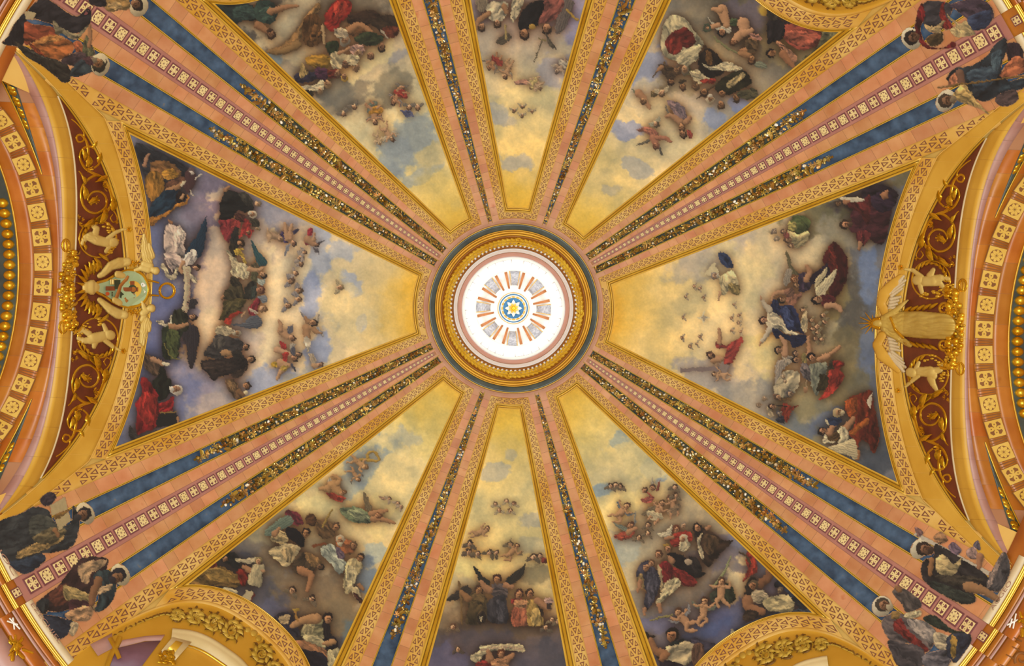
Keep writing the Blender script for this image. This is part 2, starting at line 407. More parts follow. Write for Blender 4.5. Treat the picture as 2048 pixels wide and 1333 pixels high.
# ------------------------------------------------------------------ marble strips
def blocks(name, az, lo, hi, r0, r1, m, parent, step=(20, 34), z=.9, sg=1, surf=h_dome):
    r = r0
    while r < r1 - 3:
        e = min(r1, r + rng.uniform(*step) * (.45 + r / 1100))
        if r1 - e < 8: e = r1
        A = bandline(az, *lo, r + .25, e - .25, 2, sg); B = bandline(az, *hi, r + .25, e - .25, 2, sg)
        V = np.concatenate([S(A, surf, 0), S(A, surf, z), S(B, surf, z), S(B, surf, 0)])  # 0,1 2,3 4,5 6,7
        mk(name, V, [(0, 1, 3, 2), (2, 3, 5, 4), (4, 5, 7, 6), (0, 2, 4, 6), (1, 7, 5, 3)], m, parent)
        r = e
def fillet(az, c, r0, r1, parent, sg, w=1.5):
    lo = (c[0] - w * .35, c[1] - w * .0012); hi = (c[0] + w * .35, c[1] + w * .0012)
    A = bandline(az, *lo, r0, r1, 60, sg); B = bandline(az, *hi, r0, r1, 60, sg)
    V, F = strip_grid(A, B, [(0, 0), (0, 1.4), (.3, 2.0), (.45, 1.0), (.6, 2.0), (1, 1.4), (1, 0)], h_dome)
    mk('gold_fillet', V, F, ['gold_line', 'gold_pale'], parent, fm=np.repeat([0, 1, 0, 0, 1, 0], 59))
def build_bands():
    for key, az in BANDS.items():
        r0, r1 = 176, 1138
        A = bandline(az, D_PINK[0] + 1, D_PINK[1], r0 - 6, r1, 70, -1); B = bandline(az, D_PINK[0] + 1, D_PINK[1], r0 - 6, r1, 70, 1)
        V, F = strip_grid(A, B, [(0, -3)] + [(i / 24, -.3) for i in range(25)] + [(1, -3)], h_dome)
        root = trim(V, F, 'pink_mortar', 'broad pink marble band with a central row of rosette tiles, %s of the dome' % WORDS[key], 'marble band')
        for sg in (1, -1):
            blocks('marble_block', az, (D_STRIP[0] + .4, D_STRIP[1]), (D_G1[0] - .5, D_G1[1]), r0, r1, 'pink_marble', root, sg=sg)
            blocks('marble_block', az, (D_G2[0] + .5, D_G2[1]), D_PINK, r0, r1, 'pink_marble', root, sg=sg)
            loft('green_marble_strip', bandline(az, *D_G1, r0, 640, 50, sg), bandline(az, *D_G2, r0, 640, 50, sg), SLAB(.3), h_dome, 'green_marble', root)
            loft('blue_marble_strip', bandline(az, *D_G1, 640, r1, 50, sg), bandline(az, *D_G2, 640, r1, 50, sg), SLAB(.3), h_dome, 'blue_marble', root)
            fillet(az, D_G1, r0, r1, root, sg); fillet(az, D_G2, r0, r1, root, sg)
        loft('rosette_ground', bandline(az, *D_STRIP, r0 + 8, r1, 60, -1), bandline(az, *D_STRIP, r0 + 8, r1, 60, 1),
             [(0, 0), (0, 1.3), (.06, 1.3), (.1, .7), (.9, .7), (.94, 1.3), (1, 1.3), (1, 0)], h_dome, 'lilac_strip', root)
        r = r0 + 12; i = 0; ang = math.radians(-az)
        while r < r1 - 6:
            st = np.interp(r, SPX[:, 0], SPX[:, 1]); hw = (D_STRIP[0] + D_STRIP[1] * r) * .66
            tile('rosette_tile', i % 2, frame_at(pt(az, r, 0)[0], h_dome, ang, min(st * .41, hw * 1.02), hw, .7), root)
            r += st; i += 1
    for key, az in RIBS.items():
        r0, r1 = 176, 890
        V, F = strip_grid(bandline(az, N_PINK[0] + 1, N_PINK[1], r0 - 6, r1, 60, -1), bandline(az, N_PINK[0] + 1, N_PINK[1], r0 - 6, r1, 60, 1), [(0, -3)] + [(i / 12, -.3) for i in range(13)] + [(1, -3)], h_dome)
        root = trim(V, F, 'pink_mortar', 'narrow pink marble rib on the %s side of the %s painted panel' % ('left' if key[1] == 'L' else 'right', 'top' if key[0] == 'N' else 'bottom'), 'marble rib')
        for sg in (1, -1):
            blocks('marble_block', az, (N_BLUE[0] + .6, N_BLUE[1]), N_PINK, r0, r1, 'pink_marble', root, sg=sg)
            fillet(az, N_BLUE, r0, r1, root, sg, 1.2)
        loft('blue_marble_strip', bandline(az, *N_BLUE, r0, r1, 60, -1), bandline(az, *N_BLUE, r0, r1, 60, 1), SLAB(.3), h_dome, 'blue_marble', root)
build_bands()

# ------------------------------------------------------------------ flower garlands
def rose_mesh():
    g = Geo()
    for ring, (n, r, zz, tilt) in enumerate(((5, .95, .25, .25), (4, .55, .50, .45))):
        for k in range(n):
            b = 2 * math.pi * (k + .5 * ring) / n; w = 2.4 / n
            P = [(0, 0, .1)] + [(rr * math.cos(b + q * w), rr * math.sin(b + q * w), z) for rr, q, z in ((r * .6, -.8, zz), (r, -.45, zz + tilt), (r * 1.05, .1, zz + tilt * .8), (r, .5, zz + tilt), (r * .6, .8, zz))]
            g.add(P, [(0, 1, 2), (0, 2, 3), (0, 3, 4), (0, 4, 5)], 0)
    n = 6; a = [2 * math.pi * k / n for k in range(n)]
    g.add([(0, 0, .85)] + [(.28 * math.cos(x), .28 * math.sin(x), .45) for x in a], [(0, 1 + k, 1 + (k + 1) % n) for k in range(n)], 0)
    return meshdata('flower', np.concatenate(g.V), g.F, ['gilding_flower'])
def leaf_mesh():
    V = [(-1, 0, .1), (-.4, .42, .45), (-.4, 0, .2), (-.4, -.42, .45), (.3, .40, .6), (.3, 0, .35), (.3, -.40, .6), (1.1, 0, .25)]
    return meshdata('leaf', V, [(0, 2, 1), (0, 3, 2), (1, 2, 5, 4), (2, 3, 6, 5), (4, 5, 7), (5, 6, 7)], ['gilding_leaf'], smooth=True)
def bud_mesh():
    V = [(-.7, 0, .3), (0, 0, .9)]; n = 6
    for x, r in ((-.3, .45), (.3, .5), (.7, .22)):
        V += [(x, r * math.cos(2 * math.pi * k / n), .4 + r * math.sin(2 * math.pi * k / n)) for k in range(n)]
    V[1] = (.95, 0, .4); F = [(0, 2 + k, 2 + (k + 1) % n) for k in range(n)]
    for q in (0, 1): F += [(2 + q * n + k, 2 + q * n + (k + 1) % n, 8 + q * n + (k + 1) % n, 8 + q * n + k) for k in range(n)]
    F += [(14 + k, 1, 14 + (k + 1) % n) for k in range(n)]
    return meshdata('bud', V, F, ['gilding_flower'], smooth=True)
ROSE, LEAF, BUD = rose_mesh(), leaf_mesh(), bud_mesh()
def recolor(me, name, m):
    x = me.copy(); x.name = name; x.materials.clear(); x.materials.append(MATS[m]); return x
BUD_GLINT = recolor(BUD, 'glint_bud', 'gilding_glint')  # near-white buds stand for bright glints on the gilded garlands
def garland(az, lo, hi, sg, label, r0=184, r1=706):
    d, n = dirn(az)
    def mid(r): return sg * ((lo[0] + hi[0]) + (lo[1] + hi[1]) * r) / 2
    def half(r): return ((hi[0] - lo[0]) + (hi[1] - lo[1]) * r) / 2
    root = empty('flower_garland', S(pt(az, r1, mid(r1)), h_dome, 1)[0], label=label, cat='garland', group='gilded flower garlands on the dome ribs')
    A = np.array([pt(az, r, mid(r) - .16 * half(r))[0] for r in np.linspace(r0, r1, 50)]); B = np.array([pt(az, r, mid(r) + .16 * half(r))[0] for r in np.linspace(r0, r1, 50)])
    loft('stem', A, B, [(0, .3), (.2, 2.0), (.8, 2.0), (1, .3)], h_dome, 'gilding_leaf', root, smooth=True)
    r = r0; i = 0
    while r < r1:
        hw = half(r); end = min(1.0, .35 + (r1 - r) / 60); cluster = .78 + .22 * math.sin(r * .11)
        size = (2.0 + .0062 * r) * (.8 + .2 * end)
        k = 3 if hw * end > size * 1.7 else 2
        for j in range(k):
            off = ((j + .5) / k - .5) * 2 * hw * .84 * end * cluster + rng.uniform(-.16, .16) * hw
            p = pt(az, r + rng.uniform(-.4, .4) * size, mid(r) + off)[0]
            q = rng.random(); ang = rng.uniform(0, 6.28); s = size * rng.uniform(.75, 1.2); z = 1.0 + 2.2 * (1 - min(1, abs(off) / max(hw, .1))) + rng.uniform(0, .8)
            if q < .42: M = frame_at(p, h_dome, ang, s, s, z); inst('flower', ROSE, M, root)
            elif q < .54: M = frame_at(p, h_dome, ang, s * .95, s * .95, z + 1.0); inst('bud', BUD_GLINT, M, root)
            elif q < .82: M = frame_at(p, h_dome, ang, s * 1.05, s * 1.05, z + .6); inst('bud', BUD, M, root)
            else: M = frame_at(p, h_dome, ang, s * 1.3, s * 1.3, z - .4); inst('leaf', LEAF, M, root)
        r += size * 1.6; i += 1
def build_garlands():
    for key, az in BANDS.items():
        for sg in (1, -1):
            nb = {('NW', 1): 'left', ('NW', -1): 'upper left', ('SW', 1): 'lower left', ('SW', -1): 'left', ('SE', 1): 'right', ('SE', -1): 'lower right', ('NE', 1): 'upper right', ('NE', -1): 'right'}[key, sg]
            garland(az, D_G1, D_G2, sg, 'gilded garland of the %s marble band, nearer the %s painted panel' % (WORDS[key], nb))
    for key, az in RIBS.items():
        garland(az, (-N_BLUE[0], -N_BLUE[1]), N_BLUE, 1, 'gilded flower garland on the narrow rib %s of the %s painted panel' % ('left' if key[1] == 'L' else 'right', 'top' if key[0] == 'N' else 'bottom'))
build_garlands()

# ------------------------------------------------------------------ oculus and lantern
def ring(r0, r1, prof, m, label=None, cat='ring', parent=None, name=None, n=160, surf=h_lantern, smooth=True, **kw):
    pr = [prof[0]]
    for a, b in zip(prof, prof[1:]):
        k = max(1, int(abs(b[0] - a[0]) * abs(r1 - r0) / 2.5)); pr += [(a[0] + (b[0] - a[0]) * i / k, a[1] + (b[1] - a[1]) * i / k) for i in range(1, k + 1)]
    V, F = strip_grid(arc(r0, 0, 360 - 360 / n, n), arc(r1, 0, 360 - 360 / n, n), pr, surf, True)
    if parent is None: return trim(V, F, m, label, cat, smooth=smooth, **kw)
    return mk(name, V, F, m, parent, smooth, **kw)
def build_oculus():
    ring(180.5, 169, [(0, -1), (0, .9), (1, .9), (1, -2)], 'pink_marble', 'pink marble ring around the dark oculus ring', surf=h_dome, smooth=False)
    ring(170, 168.4, [(0, 0), (0, 1.8), (1, 1.8), (1, 0)], 'gold_pale', 'thin gilded fillet outside the dark oculus ring', smooth=False)
    ring(168.6, 156.5, [(0, -.5), (0, 1.0), (1, 1.0), (1, -1)], 'green_marble', 'dark green marble ring around the oculus', smooth=False)
    for i, (r0_, r1_, z_, m_) in enumerate(((157, 154.6, 3.0, 'gold_oculus'), (154.7, 153.9, .6, 'gold_line'), (154, 149.6, 3.6, 'gold_oculus'), (149.7, 148.9, .6, 'gold_line'), (149, 145.4, 2.6, 'gold_oculus'), (145.5, 144.6, .4, 'gold_line'), (144.7, 141.8, 1.6, 'lantern_brown'))):
        ring(r0_, r1_, [(0, -1), (.05, z_ * .5), (.3, z_ * .9), (.55, z_), (.8, z_ * .85), (.95, z_ * .4), (1, -1)], m_, '%s gilded step of the oculus moulding, counted from the outside' % ('first second third fourth fifth sixth seventh'.split()[i]), smooth=True)
    ring(142.5, 119, [(0, -1), (.5, -1.5), (1, -1)], 'lantern_brown', 'brown band behind the laurel wreath of the oculus')
    # laurel wreath
    root = empty('laurel_wreath', S(CC + [0, 134], h_lantern, 1)[0], label='gilded laurel wreath running round inside the oculus', cat='wreath')
    ring(138.5, 129.5, [(0, -1), (.2, 2), (.5, 3.2), (.8, 2), (1, -1)], 'gilding_wreath', parent=root, name='wreath_core')
    for k in range(96):
        a = k * 3.75
        for j, rr in enumerate((139.0, 134.2, 129.6)):
            p = arc(rr, a + 1.2 * j, a + 1.2 * j, 1)[0]; d = math.radians(-a) + math.pi / 2 + (.5 - .5 * j)
            inst('laurel_leaf', LEAF_G, frame_at(p, h_lantern, d, 5.6, 5.0, 2.6 if j == 1 else 1.4), root)
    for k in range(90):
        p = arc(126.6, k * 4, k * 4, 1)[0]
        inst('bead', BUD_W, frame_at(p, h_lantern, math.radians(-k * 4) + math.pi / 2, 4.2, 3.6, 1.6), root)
    for k in range(4):
        a = k * 90 + 84; A = arc(141, a, a + 3, 4); B = arc(126, a, a + 3, 4)
        loft('ribbon', A, B, [(0, 1), (.3, 4.6), (.6, 4.8), (1, 1)], h_lantern, 'gilding', root, smooth=True)
    # lantern
    ring(119.5, 117, [(0, 0), (.0, 1.5), (1, 1.5), (1, 0)], 'lantern_white', 'white bead line below the lantern')
    ring(117.2, 112, [(0, 0), (.2, .6), (.3, 1.2), (.7, 1.2), (.8, .3), (1, .3)], 'lantern_white', 'white cornice of the lantern', smooth=False)
    ring(112.2, 111, [(0, .3), (0, 1), (1, 1), (1, .3)], 'lantern_brown', 'thin brown line of the lantern cornice', smooth=False)
    ring(111, 103.5, [(0, 0), (.5, .2), (1, 0)], 'lantern_pink', 'pink frieze ring at the base of the lantern')
    ring(103.6, 99, [(0, 0), (0, 1), (.5, 1.3), (1, .4), (1, 0)], 'lantern_white', 'white moulding above the pink frieze', smooth=False)
    w = ring(99, 76, [(0, -.5), (1, -.5)], 'lantern_white', 'bright white lantern wall with tall windows', 'lantern wall')
    for k in range(8):
        a = 45 * k + 20 + ROLL
        wr = loft('window_%d' % (k + 1), arc(97, a - 15, a + 15, 10), arc(80, a - 15, a + 15, 10), [(i / 8, .3) for i in range(9)], h_lantern, 'window_glow', None, kind='structure', label='glowing lantern window, number %s clockwise from the right' % ('one two three four five six seven eight'.split()[k]), cat='window')
        for q in (-15, -5, 5, 15):
            loft('glazing_bar', arc(97.5, a + q - .7, a + q + .7, 2), arc(79.5, a + q - .7, a + q + .7, 2), [(0, 0), (0, .8), (1, .8), (1, 0)], h_lantern, 'lantern_white', wr)
        for q in (97.2, 89, 80): loft('glazing_bar', arc(q, a - 15, a + 15, 8), arc(q - 1.2, a - 15, a + 15, 8), [(0, 0), (0, .8), (1, .8), (1, 0)], h_lantern, 'lantern_white', wr)
    ring(80, 75, [(0, 0), (0, 1.2), (.5, 1.6), (1, .6), (1, 0)], 'lantern_white', 'white cornice below the lantern cupola', smooth=False)
    cup = ring(76, 1, [(0, 0), (.2, 0), (.4, 0), (.6, 0), (.8, 0), (1, 0)], 'lantern_white', 'small white cupola closing the lantern', 'cupola')
    for k in range(8):
        a = 45 * k + ROLL + .5; hw = 7.8
        A = arc(75, a - hw, a + hw, 6); B = arc(46, a - hw, a + hw, 6)
        pr = loft('cupola_panel', A, B, SLAB(.5), h_lantern, 'lantern_grey', cup)
        loft('panel_border', arc(75.5, a - hw - .8, a - hw + .4, 2), arc(45.5, a - hw - .8, a - hw + .4, 2), SLAB(.9), h_lantern, 'gold_pale', pr)
        loft('panel_border', arc(75.5, a + hw - .4, a + hw + .8, 2), arc(45.5, a + hw - .4, a + hw + .8, 2), SLAB(.9), h_lantern, 'gold_pale', pr)
        g = Geo()     # pale scrollwork on the panel
        for j in range(5):
            rr = 49 + 5.6 * j
            for sg in (-1, 1):
                t = np.linspace(0, 5.2, 12); cr = rr + (1.9 * (1 - t / 7)) * np.sin(t); ca = a + sg * (3.4 + (2.6 * (1 - t / 7)) * np.cos(t))
                P = np.column_stack([CX + cr * np.cos(np.radians(ca)), CY - cr * np.sin(np.radians(ca))]); V, F = strip_grid(P, P + [.75, .35], [(0, .8), (1, .8)], h_lantern); g.add(V, [tuple(f) for f in F])
        g.build('scrollwork', ['lantern_white'], pr)
        for q in (-13.2, 13.2):
            loft('orange_rib', arc(74, a + 22.5 + q * .62 - 2.2, a + 22.5 + q * .62 + 2.2, 4), arc(40, a + 22.5 + q * .62 - 2.6, a + 22.5 + q * .62 + 2.6, 4), SLAB(.9), h_lantern, 'lantern_orange', cup)
    ring(39, 31.5, [(0, 0), (.1, .8), (.5, .8), (.9, .5), (1, 0)], 'lantern_white', parent=cup, name='white_ring', smooth=False)
    for r0, r1, m, z in ((31.5, 30.4, 'gold_pale', 1.2), (30.4, 28.6, 'lantern_white', .9), (28.8, 26.4, 'lantern_blue', 1.0), (26.6, 20.5, 'lantern_white', .6), (20.8, 12, 'lantern_blue', .6)):
        ring(r0, r1, SLAB(z), m, parent=cup, name='rosette_ring', smooth=False)
    ros = empty('ceiling_rosette', S(CC + [0, 4], h_lantern, 1)[0], label='gold rosette with white petals at the crown of the lantern', cat='rosette')
    for k in range(16):
        a = 22.5 * k; inst('laurel_leaf', LEAF_P, frame_at(arc(23.4, a, a, 1)[0], h_lantern, math.radians(-a) + math.pi / 2, 4.6, 4.0, 1.0), ros)
    for k in range(8):
        a = 45 * k; inst('petal', LEAF_W, frame_at(arc(12.5, a, a, 1)[0], h_lantern, math.radians(-a), 4.6, 7.0, 1.2), ros)
    for k in range(8):
        a = 45 * k + 22; inst('petal', LEAF_G, frame_at(arc(6.5, a, a, 1)[0], h_lantern, math.radians(-a), 4.0, 5.0, 2.4), ros)
    ring(5, .3, [(0, 2), (.3, 4), (.7, 4.6), (1, 4.2)], 'gilding', parent=ros, name='boss', n=20)
def recolor(me, name, m):
    x = me.copy(); x.name = name; x.materials.clear(); x.materials.append(MATS[m]); return x
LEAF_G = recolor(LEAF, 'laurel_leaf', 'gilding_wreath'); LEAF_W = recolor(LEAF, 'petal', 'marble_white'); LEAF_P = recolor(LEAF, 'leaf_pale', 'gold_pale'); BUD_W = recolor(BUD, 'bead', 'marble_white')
build_oculus()
# ------------------------------------------------------------------ bas-relief: a height field made of rounded limbs
def relief_grid(shapes, step=1.0, k=1.2, base=0.0):
    xs = []; ys = []
    for s in shapes:
        m = max(s[2], s[5]) + 3; xs += [s[0] - m, s[0] + m, s[3] - m, s[3] + m]; ys += [s[1] - m, s[1] + m, s[4] - m, s[4] + m]
    X, Y = np.meshgrid(np.arange(min(xs), max(xs) + step, step), np.arange(min(ys), max(ys) + step, step)); Z = np.full(X.shape, -1e3)
    for s in shapes:
        x0, y0, r0, x1, y1, r1 = s[:6]; z0 = s[6] if len(s) > 6 else 0; flat = s[7] if len(s) > 7 else 1.0; fold = s[8] if len(s) > 8 else None
        dx, dy = x1 - x0, y1 - y0; L = dx * dx + dy * dy + 1e-9
        t = np.clip(((X - x0) * dx + (Y - y0) * dy) / L, 0, 1); r = r0 + (r1 - r0) * t
        cr = ((X - x0) * dy - (Y - y0) * dx) / math.sqrt(L)
        d = np.hypot(X - x0 - t * dx, Y - y0 - t * dy)
        h = np.where(d < r, z0 + flat * np.sqrt(np.maximum(r * r - d * d, 0)) + .15, -1e3)
        if fold: h = np.where(d < r, h + fold[0] * np.sin(cr * fold[1] + 1.5 * np.sin(t * 5)), h)
        Z = np.where((Z > -9) & (h > -9), np.maximum(Z, h) + k * .25 * np.maximum(0, 1 - np.abs(Z - h) / k) ** 2, np.maximum(Z, h))
    return X, Y, Z
def relief(name, shapes, m, surf, parent=None, base=0.0, step=1.0, rot=False, **kw):
    if rot: shapes = [(2 * CX - s[0], 2 * CY - s[1], s[2], 2 * CX - s[3], 2 * CY - s[4], s[5]) + tuple(s[6:]) for s in shapes]
    X, Y, Z = relief_grid(shapes, step); on = Z > -9; Z = np.where(on, Z + base, base - 1.5)
    H, W = X.shape; idx = np.arange(H * W).reshape(H, W)
    F = np.column_stack([idx[:-1, :-1].ravel(), idx[:-1, 1:].ravel(), idx[1:, 1:].ravel(), idx[1:, :-1].ravel()])
    F = F[on.ravel()[F].any(1)]; u = np.unique(F); rm = np.full(H * W, -1); rm[u] = np.arange(len(u))
    V = S(np.column_stack([X.ravel()[u], Y.ravel()[u]]), surf, Z.ravel()[u])
    return mk(name, V, rm[F], m, parent, True, **kw)
def tube(name, P, r0, r1, m, surf, parent=None, base=0.0, rot=False, flat=1.0, closed=False, **kw):
    P = np.asarray(P, float)
    if rot: P = 2 * CC - P
    T = np.gradient(P, axis=0)
    if closed: T = (np.roll(P, -1, 0) - np.roll(P, 1, 0)) / 2
    T /= np.maximum(np.hypot(*T.T), 1e-6)[:, None]; N = np.column_stack([-T[:, 1], T[:, 0]])
    r = np.linspace(r0, r1, len(P)); n = len(P); V = []
    prof = [(-1, 0), (-.75, .66), (0, 1), (.75, .66), (1, 0)]
    for c, s in prof: V.append(S(P + N * (r * c)[:, None], surf, base + flat * s * r))
    V = np.concatenate(V); j = np.arange(n if closed else n - 1); j2 = (j + 1) % n
    F = np.concatenate([np.column_stack([i * n + j, i * n + j2, (i + 1) * n + j2, (i + 1) * n + j]) for i in range(4)])
    return mk(name, V, F, m, parent, True, **kw)
def spiral(cx, cy, r0, r1, a0, turns, n=60, ell=1.0):
    t = np.linspace(0, 1, n); a = a0 + turns * 2 * math.pi * t; r = r0 + (r1 - r0) * t ** .8
    return np.column_stack([cx + r * np.cos(a), cy + ell * r * np.sin(a)])
def smooth_path(P, n=40):
    P = np.asarray(P, float); Q = np.vstack([2 * P[0] - P[1], P, 2 * P[-1] - P[-2]]); out = []
    per = max(2, n // (len(P) - 1))
    for i in range(1, len(Q) - 2):
        t = np.linspace(0, 1, per, endpoint=False)[:, None]; a, b, c, d = Q[i - 1], Q[i], Q[i + 1], Q[i + 2]
        out.append(.5 * (2 * b + (c - a) * t + (2 * a - 5 * b + 4 * c - d) * t ** 2 + (3 * b - a - 3 * c + d) * t ** 3))
    return np.vstack(out + [P[-1:]])
def acanthus_mesh(n=7):
    V = []; F = []
    for i in range(n + 1):
        t = i / n; w = .42 * math.sin(math.pi * min(1, t * 1.05 + .08)) * (1 + .22 * (i % 2)); z = .1 + .35 * math.sin(t * 3)
        V += [(t * 2 - 1, -w, z * .3), (t * 2 - 1, -w * .45, z + .12), (t * 2 - 1, 0, z * .7), (t * 2 - 1, w * .45, z + .12), (t * 2 - 1, w, z * .3)]
    for i in range(n):
        for j in range(4): a = i * 5 + j; F.append((a, a + 5, a + 6, a + 1))
    return meshdata('acanthus_leaf', V, F, ['gilding'], smooth=True)
ACAN = acanthus_mesh(); ACAN_O = recolor(ACAN, 'acanthus_leaf_olive', 'ornament_olive')
def ball_mesh(name, m, nu=8, nv=5):
    V = [(0, 0, 1)]; F = []
    for i in range(1, nv):
        a = math.pi * .6 * i / (nv - 1)
        V += [(math.sin(a) * math.cos(2 * math.pi * k / nu), math.sin(a) * math.sin(2 * math.pi * k / nu), math.cos(a)) for k in range(nu)]
    F += [(0, 1 + k, 1 + (k + 1) % nu) for k in range(nu)]
    for i in range(nv - 2): F += [(1 + i * nu + k, 1 + (i + 1) * nu + k, 1 + (i + 1) * nu + (k + 1) % nu, 1 + i * nu + (k + 1) % nu) for k in range(nu)]
    return meshdata(name, V, F, [m], smooth=True)
FRUIT, BEAD, GRAPE = ball_mesh('fruit', 'gilding', 10, 6), ball_mesh('gold_bead', 'gilding', 14, 7), ball_mesh('grape', 'gold_moulding')
LEAF_A = recolor(LEAF, 'leaf_gold', 'gilding')

# ------------------------------------------------------------------ great arches left and right
def arch_line(ax, fn, w0, w1, n, off=0.0):
    w = np.linspace(w0, w1, n); return pt(ax, fn(w) + (off(w) if callable(off) else off), w)
WT = 383.
A_YEL = lambda w: np.where(np.abs(w) < 345, A_LATOUT(w), A_LATOUT(345.) + (np.abs(w) - 345) * 1.15)
def build_archA(ax, sidename):
    h = h_archA(ax)
    big = 500
    root = trim(*strip_grid(arch_line(ax, A_YEL, -big, big, 120, -1), arch_line(ax, A_RED0, -big, big, 120, -6), [(0, 0), (0, 1.0), (.03, 1.4)] + [(i / 10, 1.2) for i in range(1, 10)] + [(1, 1.2), (1, 0)], h), 'plaster_yellow', 'yellow marble archivolt above the %s arch' % sidename, 'archivolt')
    w = -big
    while w < big:
        e = min(big, w + 52)
        V, F = strip_grid(arch_line(ax, A_YEL, w + .2, e - .2, 6, 1.5), arch_line(ax, A_RED0, w + .2, e - .2, 6, -8), [(0, 1)] + [(i / 6, 1.8) for i in range(7)] + [(1, 1)], h)
        mk('archivolt_block', V, F, 'archivolt_yellow', root); w = e
    V, F = strip_grid(arch_line(ax, A_RED0, -WT, WT, 110, -8), arch_line(ax, A_RED0, -WT, WT, 110, 1), [(0, 1), (0, 3), (.2, 3), (.25, 1.6), (.4, 1.6), (.45, 4), (.75, 4.4), (.85, 1.5), (1, 1.5), (1, 0)], h)
    mk('gilded_edge', V, F, ['gold_pale', 'gold_line', 'gold_moulding'], root, fm=np.repeat([0, 0, 1, 1, 2, 2, 2, 1, 1], 109))
    # lunette wall with its red crescent
    wall = mk('wall_' + sidename, *strip_grid(arch_line(ax, A_RED0, -WT, WT, 110), arch_line(ax, A_RED1, -WT, WT, 110), [(i / 8, 0) for i in range(9)], h), 'red_ground', kind='structure', label='red marble crescent wall behind the gilded reliefs of the %s arch' % sidename, cat='wall')
    loft('white_fillet', arch_line(ax, A_RED1, -WT, WT, 90, -2), arch_line(ax, A_RED1, -WT, WT, 90, 1.4), [(0, 0), (0, 2), (.35, 2.4), (.65, 1.2), (1, 1.2), (1, 0)], h, 'stucco_white', wall)
    lo = lambda w: np.maximum(A_RED1(w), A_RED0(w) - 2)
    w = -big
    while w < big:
        e = min(big, w + 60)
        V, F = strip_grid(arch_line(ax, lo, w, e - .3, 8, 1), arch_line(ax, lambda q: np.maximum(A_LIL(q), A_RED0(q)), w, e - .3, 8), [(0, 0), (0, .8), (.3, .8), (.6, .8), (1, .8), (1, 0)], h)
        mk('archivolt_block', V, F, 'archivolt_yellow', wall); w = e
    # soffit
    lw = lambda w: 5 + 1.1e-4 * w ** 2
    V, F = strip_grid(arch_line(ax, A_LIL, -460, 460, 100), arch_line(ax, A_LIL, -460, 460, 100, 190), [(i / 12, -1.2) for i in range(13)], h)
    sof = trim(V, F, 'pink_mortar', 'orange marble soffit of the %s arch with a row of square flower tiles' % sidename, 'arch soffit')
    w = -500
    while w < 499:
        e = min(500, w + 40); loft('lilac_marble_block', arch_line(ax, A_LIL, w, e - .3, 6), arch_line(ax, A_LIL, w, e - .3, 6, lw), [(0, -1), (0, .5), (.5, .5), (1, .5), (1, -1)], h, 'lilac_marble', sof); w = e
    c0 = lambda w: np.maximum(A_COF(w) - 19, A_LIL(w) + lw(w) + 1); c1 = lambda w: A_COF(w) + 19
    for (f0, f1, st) in ((lambda w: A_LIL(w) + lw(w), c0, 48), (c0, c1, 50), (c1, lambda w: A_COF(w) + 50, 62)):
        w = -350 - rng.uniform(0, 20)
        while w < 350:
            e = w + st
            loft('orange_marble_block', arch_line(ax, f0, w, e - .4, 6), arch_line(ax, f1, w, e - .4, 6), [(0, -1), (0, 0), (.33, 0), (.66, 0), (1, 0), (1, -1)], h, 'orange_marble', sof); w = e
    i = 0
    for k in range(-7, 8):
        # equal steps of 50 px along the row
        s = np.linspace(-420, 420, 800); c = A_COF(s); L = np.r_[0, np.cumsum(np.hypot(np.diff(s), np.diff(c)))]; L -= np.interp(0, s, L)
        w = float(np.interp(k * 50., L, s)); sl = float(np.interp(w, s, np.gradient(c, s)))
        d, n = dirn(ax); t = d * sl + n; ang = math.atan2(t[1], t[0]) - math.pi / 2
        tile('soffit_tile', (k + 1) % 2, frame_at(pt(ax, float(A_COF(np.array(w))), w)[0], h, ang, 18.5, 18.5, .2), sof)
    # dark green strips that open towards the springing, and the beaded edge
    for sg in (1, -1):
        w = np.linspace(225, 440, 30) * sg; aw = np.abs(w)
        g0 = 953 + (aw - 225) * .30 + 3e-4 * (aw - 225) ** 2; g1 = g0 + (aw - 225) * .09 + 2e-4 * (aw - 225) ** 2 + .2
        A = pt(ax, g0, w); B = pt(ax, g1, w)
        loft('green_marble_strip', A, B, [(0, 0), (0, .8), (.5, .8), (1, .8), (1, 0)], h, 'green_marble', sof)
        loft('gilded_edge', B, pt(ax, g1 + 4, w), [(0, 0), (.2, 3), (.7, 3), (1, 0)], h, 'gold_moulding', sof)
        for q in np.arange(320, 440, 11):
            jj = np.argmin(np.abs(aw - q)); c = (A[jj] + B[jj]) / 2; T = B[min(jj + 1, 29)] - B[jj - 1]
            inst('acanthus_leaf', ACAN, frame_at(c, h, math.atan2(T[1], T[0]), 9, 1 + (g1 - g0)[jj] * .6, .8), sof)
    loft('green_marble_strip', arch_line(ax, A_COF, -260, 260, 60, 52), arch_line(ax, A_COF, -260, 260, 60, 100), [(i / 4, .6) for i in range(5)], h, 'green_marble', sof)
    loft('gilded_edge', arch_line(ax, A_COF, -260, 260, 60, 49), arch_line(ax, A_COF, -260, 260, 60, 53), [(0, 0), (.2, 2.5), (.8, 2.5), (1, 0)], h, 'gold_moulding', sof)
    for k in range(-8, 9):
        w = k * 20.5; p = pt(ax, float(A_COF(np.array(w))) + 68, w)[0]
        inst('gold_bead', BEAD, frame_at(p, h, 0, 11, 10, 1), sof)
build_archA(180 + ROLL, 'left'); build_archA(ROLL, 'right')
HW, HE = h_archA(180 + ROLL), h_archA(ROLL)

